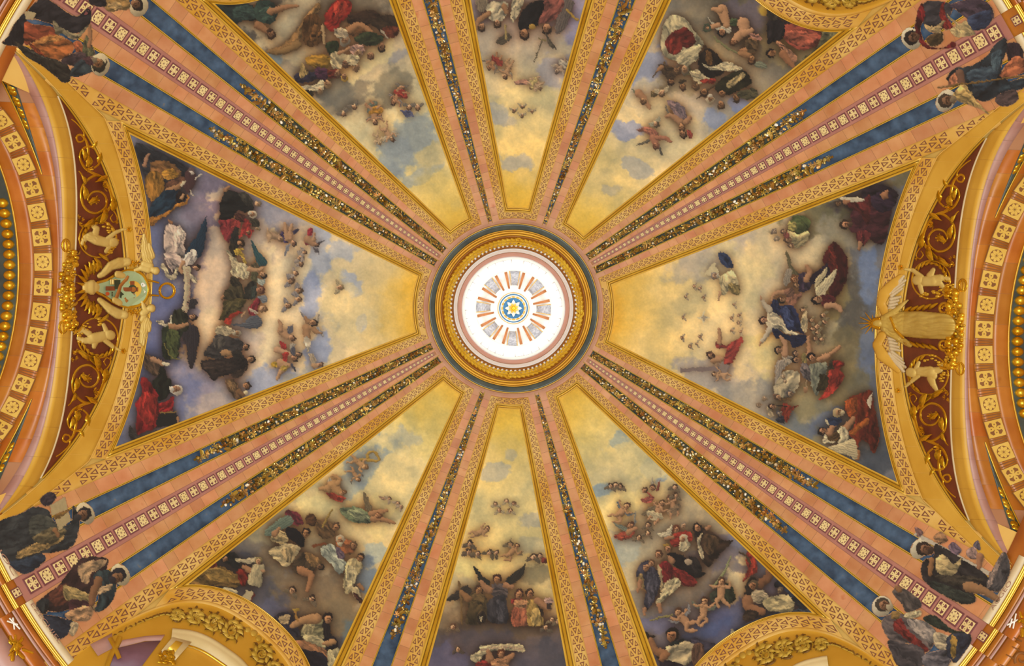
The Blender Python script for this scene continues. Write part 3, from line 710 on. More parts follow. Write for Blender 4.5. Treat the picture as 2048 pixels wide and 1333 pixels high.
# ------------------------------------------------------------------ gilded reliefs on the red crescents
def scroll(surf, rot, flip, label):
    """acanthus scroll filling one horn of the crescent; drawn for the left arch's lower horn"""
    ax = 180 + ROLL
    def Q(P):
        P = np.asarray(P, float)
        if flip:
            u, w = uw(P, ax); P = pt(ax, u, -w)
        return P
    root = empty('acanthus_scroll', S(2 * CC - Q([(172, 757)]) if rot else Q([(172, 757)]), surf, 1)[0], label=label, cat='relief', group='gilded acanthus scrolls of the arches')
    T = lambda P, r0, r1, nm='stem': tube(nm, Q(P), r0 * 1.25, r1 * 1.25, 'gilding', surf, root, .5, rot)
    main = smooth_path([(152, 700), (185, 722), (205, 745), (208, 762), (196, 790), (178, 806), (160, 800), (146, 780), (148, 752), (160, 735), (180, 731), (196, 745), (196, 762), (184, 774), (168, 772), (160, 758), (168, 746)], 120)
    T(main, 2.6, 1.6, 'spiral')
    T(smooth_path([(178, 806), (160, 812), (145, 822), (136, 842), (142, 858), (158, 862), (172, 850), (176, 832), (166, 820)], 70), 2.4, 1.6, 'spiral')
    T(smooth_path([(152, 822), (152, 850), (146, 872), (134, 884), (126, 880), (130, 870), (140, 874), (139, 890), (124, 906), (112, 914)], 60), 2.4, 1.0)
    T(smooth_path([(205, 745), (216, 735), (222, 722), (214, 716), (208, 724), (212, 732)], 30), 1.3, .9, 'tendril')
    T(smooth_path([(150, 790), (142, 806), (136, 812)], 16), 1.8, .8, 'tendril')
    def leaf(x, y, ang, s, wd):
        p = Q([(x, y)])[0]; a = math.radians(ang); q = Q([(x + math.cos(a), y + math.sin(a))])[0]
        if rot: p, q = 2 * CC - p, 2 * CC - q
        inst('acanthus_leaf', ACAN, frame_at(p, surf, math.atan2(q[1] - p[1], q[0] - p[0]), s, wd, 1.5), root)
    for x, y, a, s, wd in ((190, 728, 55, 13, 9), (208, 752, 95, 12, 8), (150, 770, 110, 12, 7), (180, 800, 200, 12, 8), (168, 757, 30, 9, 9), (142, 845, 120, 10, 7), (174, 842, 80, 10, 8), (152, 834, 100, 10, 8), (163, 868, 60, 7, 5), (146, 795, 140, 8, 6), (165, 712, 30, 12, 7)):
        leaf(x, y, a, s * 1.15, wd * 1.35)
    for x, y, s in ((186, 785, 8), (172, 757, 7), (152, 818, 8), (218, 716, 4), (145, 706, 5), (150, 716, 4), (142, 720, 4)):
        p = Q([(x, y)])[0]; p = 2 * CC - p if rot else p
        inst('flower', ROSE_G, frame_at(p, surf, x, s, s, 1), root)
ROSE_G = recolor(ROSE, 'flower_gold', 'gilding')
scroll(HW, False, False, 'gilded acanthus scroll in the lower horn of the left red crescent')
scroll(HW, False, True, 'gilded acanthus scroll in the upper horn of the left red crescent')
scroll(HE, True, False, 'gilded acanthus scroll in the upper horn of the right red crescent')
scroll(HE, True, True, 'gilded acanthus scroll in the lower horn of the right red crescent')

def cherub(surf, shapes, flower, frame_c, label):
    h = relief('cherub_relief', shapes, 'stucco', surf, None, 2.0, .8, label=label, cat='cherub', group='stucco cherubs on the red crescents')
    for k in range(5): inst('flower_leaf', LEAF_A, frame_at(flower, surf, k * 1.25, 6, 5, 5), h)
    tube('curved_frame', spiral(frame_c[0], frame_c[1], frame_c[2], frame_c[2], .4, 1.0, 50), 1.9, 1.9, 'gilding', surf, h, .5, closed=False)
    for k in range(26):
        a = frame_c[3] + 2.2 + rng.uniform(0, 2.4); q = frame_c[2] * rng.uniform(.62, 1.02); s_ = rng.uniform(1.8, 3.4)
        inst('grape', GRAPE, frame_at((frame_c[0] + q * math.cos(a), frame_c[1] + q * math.sin(a)), surf, 0, s_, s_, 1.2), h)
    for k in range(9):
        a = frame_c[3] + k * .28; inst('acanthus_leaf', ACAN, frame_at((frame_c[0] + (frame_c[2] - 5) * math.cos(a), frame_c[1] + (frame_c[2] - 5) * math.sin(a)), surf, a + 1.5, 7, 6, .6), h)
cherub(HW, [(228, 485, 9, 226, 486, 9, 4), (215, 486, 9, 195, 481, 10, 2), (192, 480, 10, 180, 474, 9, 2, 1, (.6, 1.0)), (182, 472, 8, 172, 474, 6, 2), (172, 474, 6, 165, 487, 4, 1), (190, 470, 7, 193, 458, 6, 2), (193, 458, 6, 181, 447, 3.5, 1), (214, 479, 5, 231, 465, 4, 3), (231, 465, 4, 246, 459, 2.5, 3), (246, 459, 2.2, 253, 459, 1.5, 3), (219, 494, 4.5, 212, 503, 4, 2)], (258, 459), (196, 478, 37, 2.6), 'stucco cherub stretching an arm right, above the left heraldic shield')
cherub(HW, [(221, 671, 9.5, 219, 670, 9.5, 4), (206, 673, 10, 189, 677, 11, 2), (187, 678, 10, 180, 681, 8, 2), (180, 681, 7, 168, 682, 6, 2), (168, 682, 6, 157, 677, 4, 1), (190, 684, 7, 188, 694, 4, 1), (178, 668, 6, 166, 660, 5, 1), (166, 660, 5, 160, 664, 4, 1), (211, 682, 5, 226, 694, 4, 3), (226, 694, 4, 241, 702, 2, 3), (213, 664, 5, 207, 650, 3.5, 2)], (246, 703), (196, 676, 40, .6), 'stucco cherub reaching down to the right, below the left heraldic shield')
cherub(HE, [(1834, 561, 9.5, 1836, 560, 9.5, 4), (1850, 563, 10, 1864, 562, 11, 2), (1866, 560, 9, 1880, 556, 7, 2), (1880, 556, 7, 1896, 558, 4.5, 1), (1870, 566, 7, 1879, 566, 6, 2), (1879, 566, 6, 1888, 576, 4, 1), (1860, 552, 7, 1867, 540, 4, 2), (1843, 554, 5, 1826, 541, 4, 3), (1826, 541, 4, 1810, 539, 2.4, 3), (1840, 571, 5, 1844, 585, 4, 2)], (1802, 535), (1862, 560, 38, 4), 'stucco cherub with a raised arm, above the winged statue on the right')
cherub(HE, [(1821, 745, 9.5, 1823, 746, 9.5, 4), (1838, 744, 9, 1860, 744, 11, 2, 1, (.6, .9)), (1860, 746, 11, 1866, 752, 9, 2), (1864, 744, 8, 1880, 740, 6, 1), (1880, 740, 5, 1884, 732, 3.5, 1), (1862, 757, 8, 1866, 768, 6, 2), (1866, 768, 6, 1873, 780, 3.5, 1), (1836, 752, 5, 1822, 764, 4, 3), (1822, 764, 4, 1811, 774, 2.4, 3), (1832, 738, 5, 1837, 726, 4, 2)], (1796, 782), (1856, 750, 40, 2.2), 'stucco cherub leaning left with a sprig, below the winged statue on the right')

def fruit_swag(surf, x, y0, y1, bulge, label, curve):
    root = empty('fruit_swag', S([(x, (y0 + y1) / 2)], surf, 2)[0], label=label, cat='swag', group='gilded fruit swags at the foot of the crescents')
    n = 34
    for i in range(n):
        t = i / (n - 1); y = y0 + (y1 - y0) * t
        for j in range(3):
            px = x + curve * (2 * t - 1) ** 2 + (j - 1) * bulge * (.5 + .5 * math.sin(math.pi * t)) + rng.uniform(-3, 3); py = y + rng.uniform(-3, 3)
            q = rng.random(); s = rng.uniform(3.2, 6.2); a = rng.uniform(0, 6.28)
            if q < .5: inst('fruit', FRUIT, frame_at((px, py), surf, a, s, s, 1.5 + rng.uniform(0, 3)), root)
            elif q < .75:
                for g in range(3): inst('grape', GRAPE, frame_at((px + 3 * math.cos(a + 2.1 * g), py + 3 * math.sin(a + 2.1 * g)), surf, 0, 2.4, 2.4, 3), root)
            else: inst('leaf', LEAF_A, frame_at((px, py), surf, a, s * 1.6, s * 1.5, 2), root)
fruit_swag(HW, 133, 503, 662, 11, 'gilded swag of fruit and leaves left of the heraldic shield', 14)
fruit_swag(HE, 1912, 574, 734, 11, 'gilded swag of fruit and leaves right of the winged statue', -14)
for x, y, s, lab in ((132, 491, HW, 'small gilded ring handle above the left fruit swag'), (126, 655, HW, 'small gilded ring handle below the left fruit swag'), (1925, 571, HE, 'small gilded ring handle above the right fruit swag'), (1920, 738, HE, 'small gilded ring handle below the right fruit swag')):
    b = tube('ring_handle', spiral(x, y, 7.5, 7.5, 0, 1 - 1 / 30, 30, 1.5), 2.6, 2.6, 'gilding', s, None, 1, closed=True, label=lab, cat='ornament', group='gilded ring handles')
    tube('pin', [(x - 1, y - 14), (x, y - 7), (x + 1, y + 7), (x, y + 14)], 1.6, 1.6, 'gilding', s, b, 2)

def flat_piece(name, pts, m, surf, z, parent, th=.8, **kw):
    """flat plate with thickness, outline in picture points"""
    P = np.asarray(pts, float); n = len(P)
    V = np.concatenate([S(P, surf, z + th), S(P, surf, z - .5)])
    return mk(name, V, [tuple(range(n))] + [(i, (i + 1) % n, n + (i + 1) % n, n + i) for i in range(n)], m, parent, **kw)
def build_shield():
    s = HW
    out = smooth_path([(195, 566), (215, 560), (238, 547), (262, 541), (284, 549), (295, 567), (297, 583), (291, 600), (277, 611), (255, 614), (230, 606), (209, 592), (195, 585), (192, 576), (195, 566)], 84)[:-1]
    root = flat_piece('heraldic_shield', out, 'shield_green', s, 9, None, 1.5, label='pear-shaped heraldic shield with crossed arms and cross, on the left crescent', cat='shield')
    tube('gilded_rim', out, 3.0, 3.0, 'gilding', s, root, 9, closed=True)
    P = lambda *a: [(90 + x / 6.06, 420 + y / 6.06) for x, y in a]
    flat_piece('halo', spiral(266, 579, 17, 17, 0, 1, 25)[:-1], 'gold_pale', s, 15.8, root, .3)
    for q in (P((735, 928), (850, 928), (850, 980), (735, 980)), P((935, 940), (1130, 940), (1130, 990), (935, 990)), P((1032, 865), (1085, 865), (1085, 1070), (1032, 1070))): flat_piece('cross_bar', q, 'wood_brown', s, 16, root)
    flat_piece('head', spiral(265, 578.5, 8.6, 8.6, 0, 1, 17)[:-1], 'cloth_green', s, 16.6, root); flat_piece('face', spiral(266.5, 579.5, 5.4, 5.4, 0, 1, 13)[:-1], 'skin_brown', s, 17.4, root)
    flat_piece('sleeve', P((840, 850), (915, 850), (905, 960), (845, 960)), 'cloth_green', s, 17.2, root); flat_piece('sleeve', P((915, 985), (985, 1050), (950, 1095), (905, 1060)), 'cloth_green', s, 17.2, root)
    tube('arm', P((865, 1065), (890, 1000), (915, 920), (960, 870), (995, 835)), 3.8, 3.2, 'skin_brown', s, root, 17.6); tube('hand', P((985, 845), (1010, 800)), 3.6, 2.4, 'skin_brown', s, root, 17.8)
    tube('hand', P((965, 1070), (1000, 1115)), 4.2, 3, 'skin_brown', s, root, 17.2)
    relief('cuff', [(236, 549, 7, 246, 552, 6)], 'stucco', s, root, 15.5, 1); relief('cuff', [(230, 600, 6, 240, 606, 6)], 'stucco', s, root, 15.5, 1)
    flat_piece('heart', spiral(215, 588, 4, 4, 0, 1, 13)[:-1], 'heart_red', s, 16, root)
    for k in range(3): flat_piece('small_cross', P((805, 995 + 20 * k), (825, 995 + 20 * k), (825, 1008 + 20 * k), (805, 1008 + 20 * k)), 'cloth_green', s, 16, root)
    relief('cluster', [(222 + 5 * i, 561 + 3 * (j % 3), 2.2, 222 + 5 * i, 561 + 3 * (j % 3), 2.2) for i in range(3) for j in range(3)], 'stucco', s, root, 15.5, 1)
    relief('mask', [(186, 575, 15, 190, 575, 11), (196, 570, 6, 204, 575, 3), (196, 581, 6, 204, 576, 3), (176, 575, 12, 180, 575, 13)], 'stucco', s, root, 5, 1)
    for sg in (1, -1):
        f = lambda P: [(x, 576 + sg * (y - 576)) for x, y in P]
        relief('volute', [(199, 552, 5, 206, 548, 6, 2), (206, 548, 6, 222, 532, 9, 3, 1, (.5, .8)), (222, 532, 9, 240, 526, 11, 3, 1, (.5, .8)), (240, 526, 11, 254, 524, 9, 3, 1, (.5, .8))] if sg == 1 else [(199, 600, 5, 206, 606, 6, 2), (206, 606, 6, 222, 620, 9, 3, 1, (.5, .8)), (222, 620, 9, 236, 628, 10, 3, 1, (.5, .8)), (236, 628, 10, 248, 630, 9, 3, 1, (.5, .8))], 'stucco', s, root, 2, 1)
        tube('scroll', spiral(286, 576 + sg * 6.5, 4.6, 1.5, 0, 1.3, 24), 1.6, 1.2, 'marble_white', s, root, 11)
        for k in range(7):
            a = math.radians(180 + sg * (12 + 17 * k) * .8); inst('acanthus_leaf', ACAN, frame_at((192 + 32 * math.cos(a), 576 + 44 * math.sin(a)), s, a, 12, 7, 3), root)
        for k in range(3): inst('acanthus_leaf', ACAN, frame_at((182 + 12 * k, 576 + sg * (38 + 11 * k)), s, sg * (-.9 + .25 * k), 12, 6, 1.5), root)
        tube('strap', [(296, 576 + sg * 15), (306, 577 + sg * 14), (318, 579 + sg * 13)], 2.2, 1.8, 'gilding', s, root, 6)
        for k in range(5): inst('flower', ROSE_G, frame_at((258 + 5 * k, 576 + sg * (46 + (k % 2) * 5)), s, k, 5, 5, 4), root)
    # cherubs leaning on the shield
    relief('shield_cherub', [(311, 542, 8, 308, 541, 7, 4), (296, 540, 7, 284, 536, 7, 3), (300, 532, 7, 288, 528, 7, 2), (284, 536, 5, 270, 541, 3.5, 3)], 'stucco', s, None, 6, .8, label='stucco cherub head and shoulders leaning over the top of the shield', cat='cherub')
    relief('shield_cherub', [(303, 617, 8, 300, 617, 7, 4), (292, 622, 7, 286, 627, 7, 3), (288, 616, 5, 284, 604, 3, 3), (288, 632, 6, 284, 640, 5, 1)], 'stucco', s, None, 6, .8, label='stucco cherub head and shoulders below the shield', cat='cherub')
    for y, pts, lab in ((0, [(288, 470, 2.5, 289, 492, 7), (289, 492, 7, 292, 512, 10), (298, 490, 4, 302, 512, 8), (292, 512, 10, 296, 524, 9)], 'pale stucco wing above the shield cherub'), (1, [(292, 642, 8, 288, 662, 9), (288, 662, 9, 282, 684, 4), (298, 646, 5, 297, 660, 5), (290, 664, 6, 286, 690, 2.5)], 'pale stucco wing below the shield cherub')):
        relief('cherub_wing', [q + (2, .7, (.8, 1.4)) for q in pts], 'stucco', s, None, 4, .8, label=lab, cat='wing')
    ring_ = tube('gilded_wreath', spiral(333.5, 582, 14.5, 14.5, 0, 1 - 1 / 40, 40), 2.2, 2.2, 'gilding', s, None, 8, closed=True, label='small gilded laurel ring hanging in front of the left painting', cat='wreath')
    for k in range(22):
        a = k * 2 * math.pi / 22; inst('laurel_leaf', LEAF_A, frame_at((333.5 + 15 * math.cos(a), 582 + 15 * math.sin(a)), s, a + 1.9, 4, 4, 9), ring_)
build_shield()
def build_statue():
    s = HE
    root = relief('winged_statue', [(1752, 647, 8.5, 1756, 647, 8.5, 12), (1760, 647, 6, 1768, 647, 8, 9), (1768, 640, 10, 1770, 655, 10, 7, 1, (.5, .9)), (1772, 647, 15, 1786, 648, 18, 7, .9, (.7, .7)), (1790, 648, 21, 1806, 648, 25, 6, .8, (.8, .75)), (1806, 648, 25, 1840, 650, 27, 5, .75, (1.3, .62)), (1840, 650, 27, 1886, 653, 26, 5, .72, (1.6, .62)), (1884, 640, 8, 1891, 640, 6, 4), (1884, 664, 9, 1890, 664, 6, 4),
                    (1773, 634, 7, 1786, 626, 6, 10), (1786, 626, 6, 1800, 615, 5, 10), (1800, 615, 5, 1811, 604, 3, 10), (1809, 606, 2.6, 1816, 601, 1.4, 10), (1776, 664, 7, 1796, 676, 7, 6, 1, (.6, 1)), (1796, 676, 7, 1820, 690, 5, 4, 1, (.6, 1)), (1780, 622, 5, 1800, 632, 8, 5), (1888, 648, 3, 1895, 647, 3, 4), (1888, 658, 3, 1895, 659, 3, 4)], 'statue_gold', s, None, 3, .8, label='pale gilded winged statue in a long robe with a spiked crown, right arch', cat='statue')
    relief('hair', [(1748, 641, 5, 1757, 638, 4, 14), (1748, 653, 5, 1757, 656, 4, 14), (1745, 647, 5, 1745, 647, 5, 13)], 'gilding', s, root, 3, .8)
    for a, L in ((180, 30), (205, 30), (232, 27), (155, 29), (128, 27), (262, 17), (98, 17)):
        b = math.radians(a); p0 = np.array([1747 + 6 * math.cos(b), 647 + 6 * math.sin(b)]); p1 = np.array([1747 + L * math.cos(b), 647 + L * math.sin(b)]); tube('crown_spike', [p0, (p0 + p1) / 2, p1], 1.8, .5, 'gilding', s, root, 14)
    relief('sash', [(1781, 636, 3, 1790, 660, 3, 22), (1790, 660, 3, 1806, 676, 3, 20)], 'gilding', s, root, 3, 1)
    for pts in ([(1772, 628, 9, 1762, 608, 9), (1762, 608, 9, 1768, 588, 12), (1768, 588, 12, 1790, 566, 10), (1790, 566, 10, 1802, 553, 5)], [(1764, 672, 9, 1754, 690, 9), (1754, 690, 9, 1764, 710, 12), (1764, 710, 12, 1784, 728, 9), (1784, 728, 9, 1796, 742, 5)]):
        wing = relief('wing', [q + (3, .5) for q in pts], 'archivolt_yellow', s, root, 2, 1)
    for sg, o in ((-1, 628), (1, 668)):
        for k in range(7):
            x0 = 1778 + k * 1.2; y0 = o + sg * (10 + 6.5 * k); relief('feather', [(x0, y0, 3.4, x0 + 12 + 2.2 * k, y0 + sg * (6 + 1.5 * k) * (1.2 if k > 3 else .4), 2.2)], 'stucco_white', s, wing, 6, .9)
        for k in range(4):
            x0 = 1792 + 3 * k; y0 = o + sg * (42 + 5 * k); relief('feather', [(x0 - 14, y0 - sg * 2, 3.4, x0 + 6, y0 + sg * 18, 2.6)], 'stucco_white', s, wing, 6, .9)
build_statue()
# stucco leaves and volutes beside the statue
for sg, lab in ((-1, 'gilded volute with leaves above the statue hem'), (1, 'gilded volute with leaves below the statue hem')):
    yy = 654 + sg * 36
    v = tube('gilded_volute', spiral(1888, yy, 12, 4, 1.2 * sg, sg * 1.3, 40), 3, 2, 'gilding', HE, None, 1, label=lab, cat='ornament')
    for k in range(5): inst('acanthus_leaf', ACAN, frame_at((1868 - 13 * k, yy - sg * (2 * k) + sg * 4), HE, math.pi + sg * .35, 11, 5, 1), v)

# ------------------------------------------------------------------ smaller arches (below and above right)
def build_archB(ax, word, key, full=True):
    h = h_archB(ax); b = 300
    V, F = strip_grid(arch_line(ax, B_LATOUT, -b, b, 90, -1), arch_line(ax, B_LATOUT, -b, b, 90, 360), [(0, 0)] + [(i / 20, 0) for i in range(21)], h)
    root = mk('wall_' + word.replace(' ', '_'), V, F, 'tympanum', kind='structure', label='golden lunette wall with stucco ornament under the %s painted panel' % word, cat='wall')
    loft('cream_edge', arch_line(ax, B_LATOUT, -b, b, 90, -2), arch_line(ax, B_LATOUT, -b, b, 90, 6), [(0, 0), (0, 1.6), (.9, 1.6), (1, 0)], h, 'lattice_ground', root)
    return root, h
BW = {}
for key in ('SW', 'SE', 'NE', 'NW'): BW[key] = build_archB(PANELS[key][3], PNAME[key], key)
def lunette_ornament(key, label):
    ax = PANELS[key][3]; root, h = BW[key]; m = 1 if key in ('SW',) else -1
    o = empty('stucco_ornament', S(pt(ax, 850, 0), h, 1)[0], label=label, cat='ornament', group='stucco ornaments of the small lunettes')
    for sg in (1, -1):
        for (w, du, r) in ((38, 34, 17), (76, 40, 15), (112, 40, 13), (142, 40, 9)):
            c = pt(ax, float(B_LATOUT(np.array(w * 1.))) + du, sg * w)[0]
            tube('spiral', spiral(c[0], c[1], r, r * .25, 1.0 * w, sg * 1.5, 44), 2.6, 1.8, 'ornament_olive', h, o, 1)
            tube('shadow_groove', spiral(c[0] + 2.4, c[1] + 2.4, r * 1.12, r * .3, 1.0 * w, sg * 1.5, 44), 3.4, 2.0, 'ornament_shadow', h, o, .2)  # dark strip offset beside each spiral paints the shading of the relief
            for k in range(9):
                a = k * .7 + w; inst('leaf', LEAF_O, frame_at((c[0] + r * 1.3 * math.cos(a + .3), c[1] + r * 1.3 * math.sin(a + .3)), h, a + .6, 5.5, 6, .8), o); inst('acanthus_leaf', ACAN_O, frame_at((c[0] + r * .95 * math.cos(a), c[1] + r * .95 * math.sin(a)), h, a + 1.0, 8, 8, 1.5), o)
            inst('flower', ROSE_O, frame_at(c, h, w, 6.5, 6.5, 2), o)
        P = [pt(ax, float(B_LATOUT(np.array(w * 1.))) + du, sg * w)[0] for w, du in ((150, 36), (165, 30), (180, 32), (196, 34), (214, 38))]
        tube('tendril', smooth_path(P, 30), 2.0, .6, 'ornament_olive', h, o, 1)
        for k, p in enumerate(smooth_path(P, 16)): inst('leaf', LEAF_O, frame_at(p, h, k * 1.7, 4.5, 4, 1), o)
    # crowning mask with two rounded wings
    q = lambda w, du: pt(ax, float(B_LATOUT(np.array(float(w)))) + du, w)[0]
    c = q(0, 12); l = q(-14, 14); r_ = q(14, 14)
    relief('mask', [(c[0], c[1], 7, c[0], c[1], 7, 2), (l[0], l[1], 6, l[0], l[1], 6), (r_[0], r_[1], 6, r_[0], r_[1], 6)], 'ornament_olive', h, o, 1, 1)
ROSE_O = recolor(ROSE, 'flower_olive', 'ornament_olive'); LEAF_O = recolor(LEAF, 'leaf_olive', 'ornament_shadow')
lunette_ornament('SW', 'stucco scroll ornament on the golden lunette at the lower left edge')
lunette_ornament('SE', 'stucco scroll ornament on the golden lunette at the lower right edge')
lunette_ornament('NE', 'dark scroll ornament on the golden lunette at the top right edge')
def pediment(path, wid, key, label, zs=(7, 11)):
    h = BW[key][1]; P = smooth_path(path, 30); T = np.gradient(P, axis=0); T /= np.hypot(*T.T)[:, None]; N = np.column_stack([-T[:, 1], T[:, 0]])
    V, F = strip_grid(P, P + N * wid, [(0, 0), (0, zs[1]), (.12, zs[1] + 2), (.2, zs[1] - 1), (.3, zs[1] - 1), (.34, zs[0] + 2), (.6, zs[0] + 2), (.64, zs[0]), (1, zs[0]), (1, 0)], h)
    root = mk('segmental_pediment', V, F, 'stone', label=label, cat='pediment')
    loft('gilded_line', P + N * wid * .86, P + N * wid * .98, [(0, zs[0]), (0, zs[0] + 1.5), (1, zs[0] + 1.5), (1, zs[0])], h, 'gilding', root)
    i = 0
    V, F = strip_grid(P[:2] + 0, P[:2] + N[:2] * wid, [(0, zs[1]), (1, zs[0])], h)
    return root
pd = pediment([(345, 1257), (385, 1262), (420, 1275), (455, 1297), (485, 1320), (510, 1350)], 34, 'SW', 'curved pale stone pediment at the bottom left edge')
hB = BW['SW'][1]
loft('console', np.array([(345, 1275), (383, 1285)]), np.array([(318, 1308), (350, 1322)]), [(0, 0), (0, 14), (.3, 18), (.7, 16), (1, 12), (1, 0)], hB, 'stone', pd)
loft('console_panel', np.array([(352, 1282), (366, 1286)]), np.array([(332, 1302), (346, 1310)]), [(0, 17), (0, 19.5), (1, 18), (1, 15)], hB, 'gold_moulding', pd)
for k in range(26): inst('acanthus_leaf', ACAN, frame_at((332 + rng.uniform(-14, 14), 1318 + rng.uniform(-12, 10)), hB, rng.uniform(0, 6.2), 6, 6, 16 + rng.uniform(0, 4)), pd)
loft('lilac_marble_block', np.array([(245, 1281), (290, 1273), (330, 1270)]), np.array([(238, 1296), (290, 1283), (322, 1282)]), SLAB(4), hB, 'lilac_marble', BW['SW'][0])
loft('violet_marble_panel', np.array([(236, 1297), (290, 1284), (322, 1282)]), np.array([(205, 1345), (250, 1345), (275, 1345)]), SLAB(3), hB, 'violet_marble', BW['SW'][0])
cr = tube('gilded_cross', [(212, 1340), (222, 1312), (236, 1285), (240, 1274)], 5, 5, 'gold_moulding', hB, None, 9, label='wooden gilded cross standing in front of the lower left lunette', cat='cross')
tube('cross_arm', [(219, 1276), (230, 1296), (239, 1318)], 4.6, 4.6, 'gold_moulding', hB, cr, 10)
loft('lilac_marble_block', np.array([(180, 1290), (224, 1267)]), np.array([(196, 1313), (226, 1297)]), SLAB(3), hB, 'lilac_marble', BW['SW'][0])
pediment([(1556, 1362), (1580, 1336), (1608, 1322), (1640, 1314), (1654, 1312)], 30, 'SE', 'curved pale stone pediment at the bottom right edge')

# ------------------------------------------------------------------ drum cornice in the four corners
def cornice(key, rho, word):
    az = BANDS[key]; hw = 9.0
    def strip(n0, n1, a0, a1, prof, m, nm, parent):
        V, F = strip_grid(arc(n0, az + a0, az + a1, 24), arc(n1, az + a0, az + a1, 24), prof, h_dome)
        return mk(nm, V, F, m, parent)
    V, F = strip_grid(arc(rho - 40, az - hw - 4, az + hw + 4, 40), arc(rho + 130, az - hw - 4, az + hw + 4, 40), [(0, -8)] + [(i / 10, -2) for i in range(11)], h_dome)
    root = trim(V, F, 'orange_marble', 'gilded and orange marble cornice at the foot of the %s marble band' % word, 'cornice')
    th = math.degrees(27 / rho)
    for a0, a1, o in ((-hw, -th, 0), (th, hw, 0), (-th, th, 13)):
        if o == 0: strip(rho - 17, rho, a0, a1, SLAB(2.5), 'stucco_white', 'inscription_ledge', root)
        strip(rho + o, rho + 11 + o, a0, a1, [(0, 1), (0, 6), (.25, 7), (.33, 5), (.42, 8), (.6, 8), (.66, 6), (.85, 9), (1, 8), (1, 1)], 'gold_moulding', 'gilded_moulding', root)
        strip(rho + 13 + o, rho + 24 + o, a0, a1, [(0, 1), (0, 6), (.5, 8), (1, 6), (1, 1)], 'orange_marble', 'orange_moulding', root)
        strip(rho + 25 + o, rho + 31 + o, a0, a1, [(0, 1), (0, 5), (1, 5), (1, 1)], 'lilac_marble', 'lilac_fillet', root)
        strip(rho + 34 + o, rho + 62 + o, a0, a1, [(0, 1), (0, 4), (.5, 6), (1, 3), (1, 1)], 'orange_marble', 'orange_moulding', root)
        if o == 0: strip(rho + 66, rho + 120, a0 + (.8 if a0 > 0 else 1), a1 - (1 if a0 > 0 else .8), [(0, 1), (0, 3), (1, 3), (1, 1)], 'lilac_marble', 'recessed_panel', root)
    for q in (-1, 0, 1): tile('rosette_tile', 1, frame_at(pt(az, rho + 4, 0)[0], h_dome, math.radians(-az), 9, 10, 1.5), root) if q == 0 else None
    return root
CORN = {k: cornice(k, r, WORDS[k]) for k, r in (('NW', 1160), ('SW', 1142), ('SE', 1142), ('NE', 1156))}
def gilt_trophy(c, key, label):
    o = relief('gilded_trophy', [(c[0], c[1], 9, c[0] + 2, c[1] - 8, 8, 2), (c[0] - 10, c[1] - 14, 4, c[0] - 12, c[1] - 22, 3, 1), (c[0] - 2, c[1] - 15, 4, c[0] - 2, c[1] - 24, 3, 1), (c[0] + 8, c[1] - 12, 4, c[0] + 12, c[1] - 20, 3, 1), (c[0] + 6, c[1] + 12, 5, c[0] + 14, c[1] + 20, 4, 1), (c[0] - 8, c[1] + 12, 5, c[0] - 8, c[1] + 24, 4, 1), (c[0] + 14, c[1] + 4, 4, c[0] + 32, c[1] + 10, 3, 1)], 'gilding', h_dome, None, 5, 1, label=label, cat='ornament')
    for k in range(10): inst('acanthus_leaf', ACAN, frame_at((c[0] + rng.uniform(-14, 14), c[1] + rng.uniform(-14, 16)), h_dome, rng.uniform(0, 6.2), 6, 6, 12), o)
    return o
gilt_trophy((33, 1296), 'SW', 'gilded leafy ornament below the lower left cornice')
gilt_trophy((2052, 1248), 'SE', 'gilded leafy ornament below the lower right cornice')
def pins(P, label):
    a = tube('bone_pin', P[0], 1.7, 1.7, 'marble_white', h_dome, None, 8, label=label, cat='ornament')
    for q in P[1:]: tube('pin', q, 1.7, 1.7, 'marble_white', h_dome, a, 9)
pins([[(26, 1236), (29, 1260)], [(19, 1237), (40, 1259)], [(14, 1243), (36, 1250)]], 'crossed white pins on the lower left cornice')
pins([[(2032, 1228), (2026, 1258)], [(2024, 1238), (2019, 1256)], [(2014, 1251), (2036, 1240)]], 'crossed white pins on the lower right cornice')
# iron scroll at the lower right
ir = tube('iron_scroll', spiral(2044, 1318, 16, 5, 2.5, 1.1, 30), 3, 2, 'soffit_brown', h_dome, None, 8, label='dark iron scrollwork at the lower right corner', cat='ironwork')
for y, x in ((1276, 2028), (1294, 2024), (1310, 2012), (1330, 2000)): tube('spike', [(x, y), (x + 16, y + 8)], .9, 1.6, 'soffit_brown', h_dome, ir, 9)
# ------------------------------------------------------------------ fresco painter: pigment laid on a fine grid of the plaster
STEP = 1.4
_pr = np.random.RandomState(11)
_lat = _pr.rand(256, 256)
def vnoise(x, y):
    xi = np.floor(x).astype(int); yi = np.floor(y).astype(int); fx = x - xi; fy = y - yi
    fx = fx * fx * (3 - 2 * fx); fy = fy * fy * (3 - 2 * fy)
    a = _lat[yi & 255, xi & 255]; b = _lat[yi & 255, (xi + 1) & 255]; c = _lat[(yi + 1) & 255, xi & 255]; d = _lat[(yi + 1) & 255, (xi + 1) & 255]
    return (a * (1 - fx) + b * fx) * (1 - fy) + (c * (1 - fx) + d * fx) * fy
def fbm(x, y, o=4):
    s = 0; a = .5; t = 0
    for i in range(o): s = s + a * vnoise(x + 17.3 * i, y + 9.1 * i); t += a; a *= .55; x = x * 2.03; y = y * 2.03
    return s / t
def hexc(h): return np.array([int(h[i:i + 2], 16) / 255 for i in (0, 2, 4)])
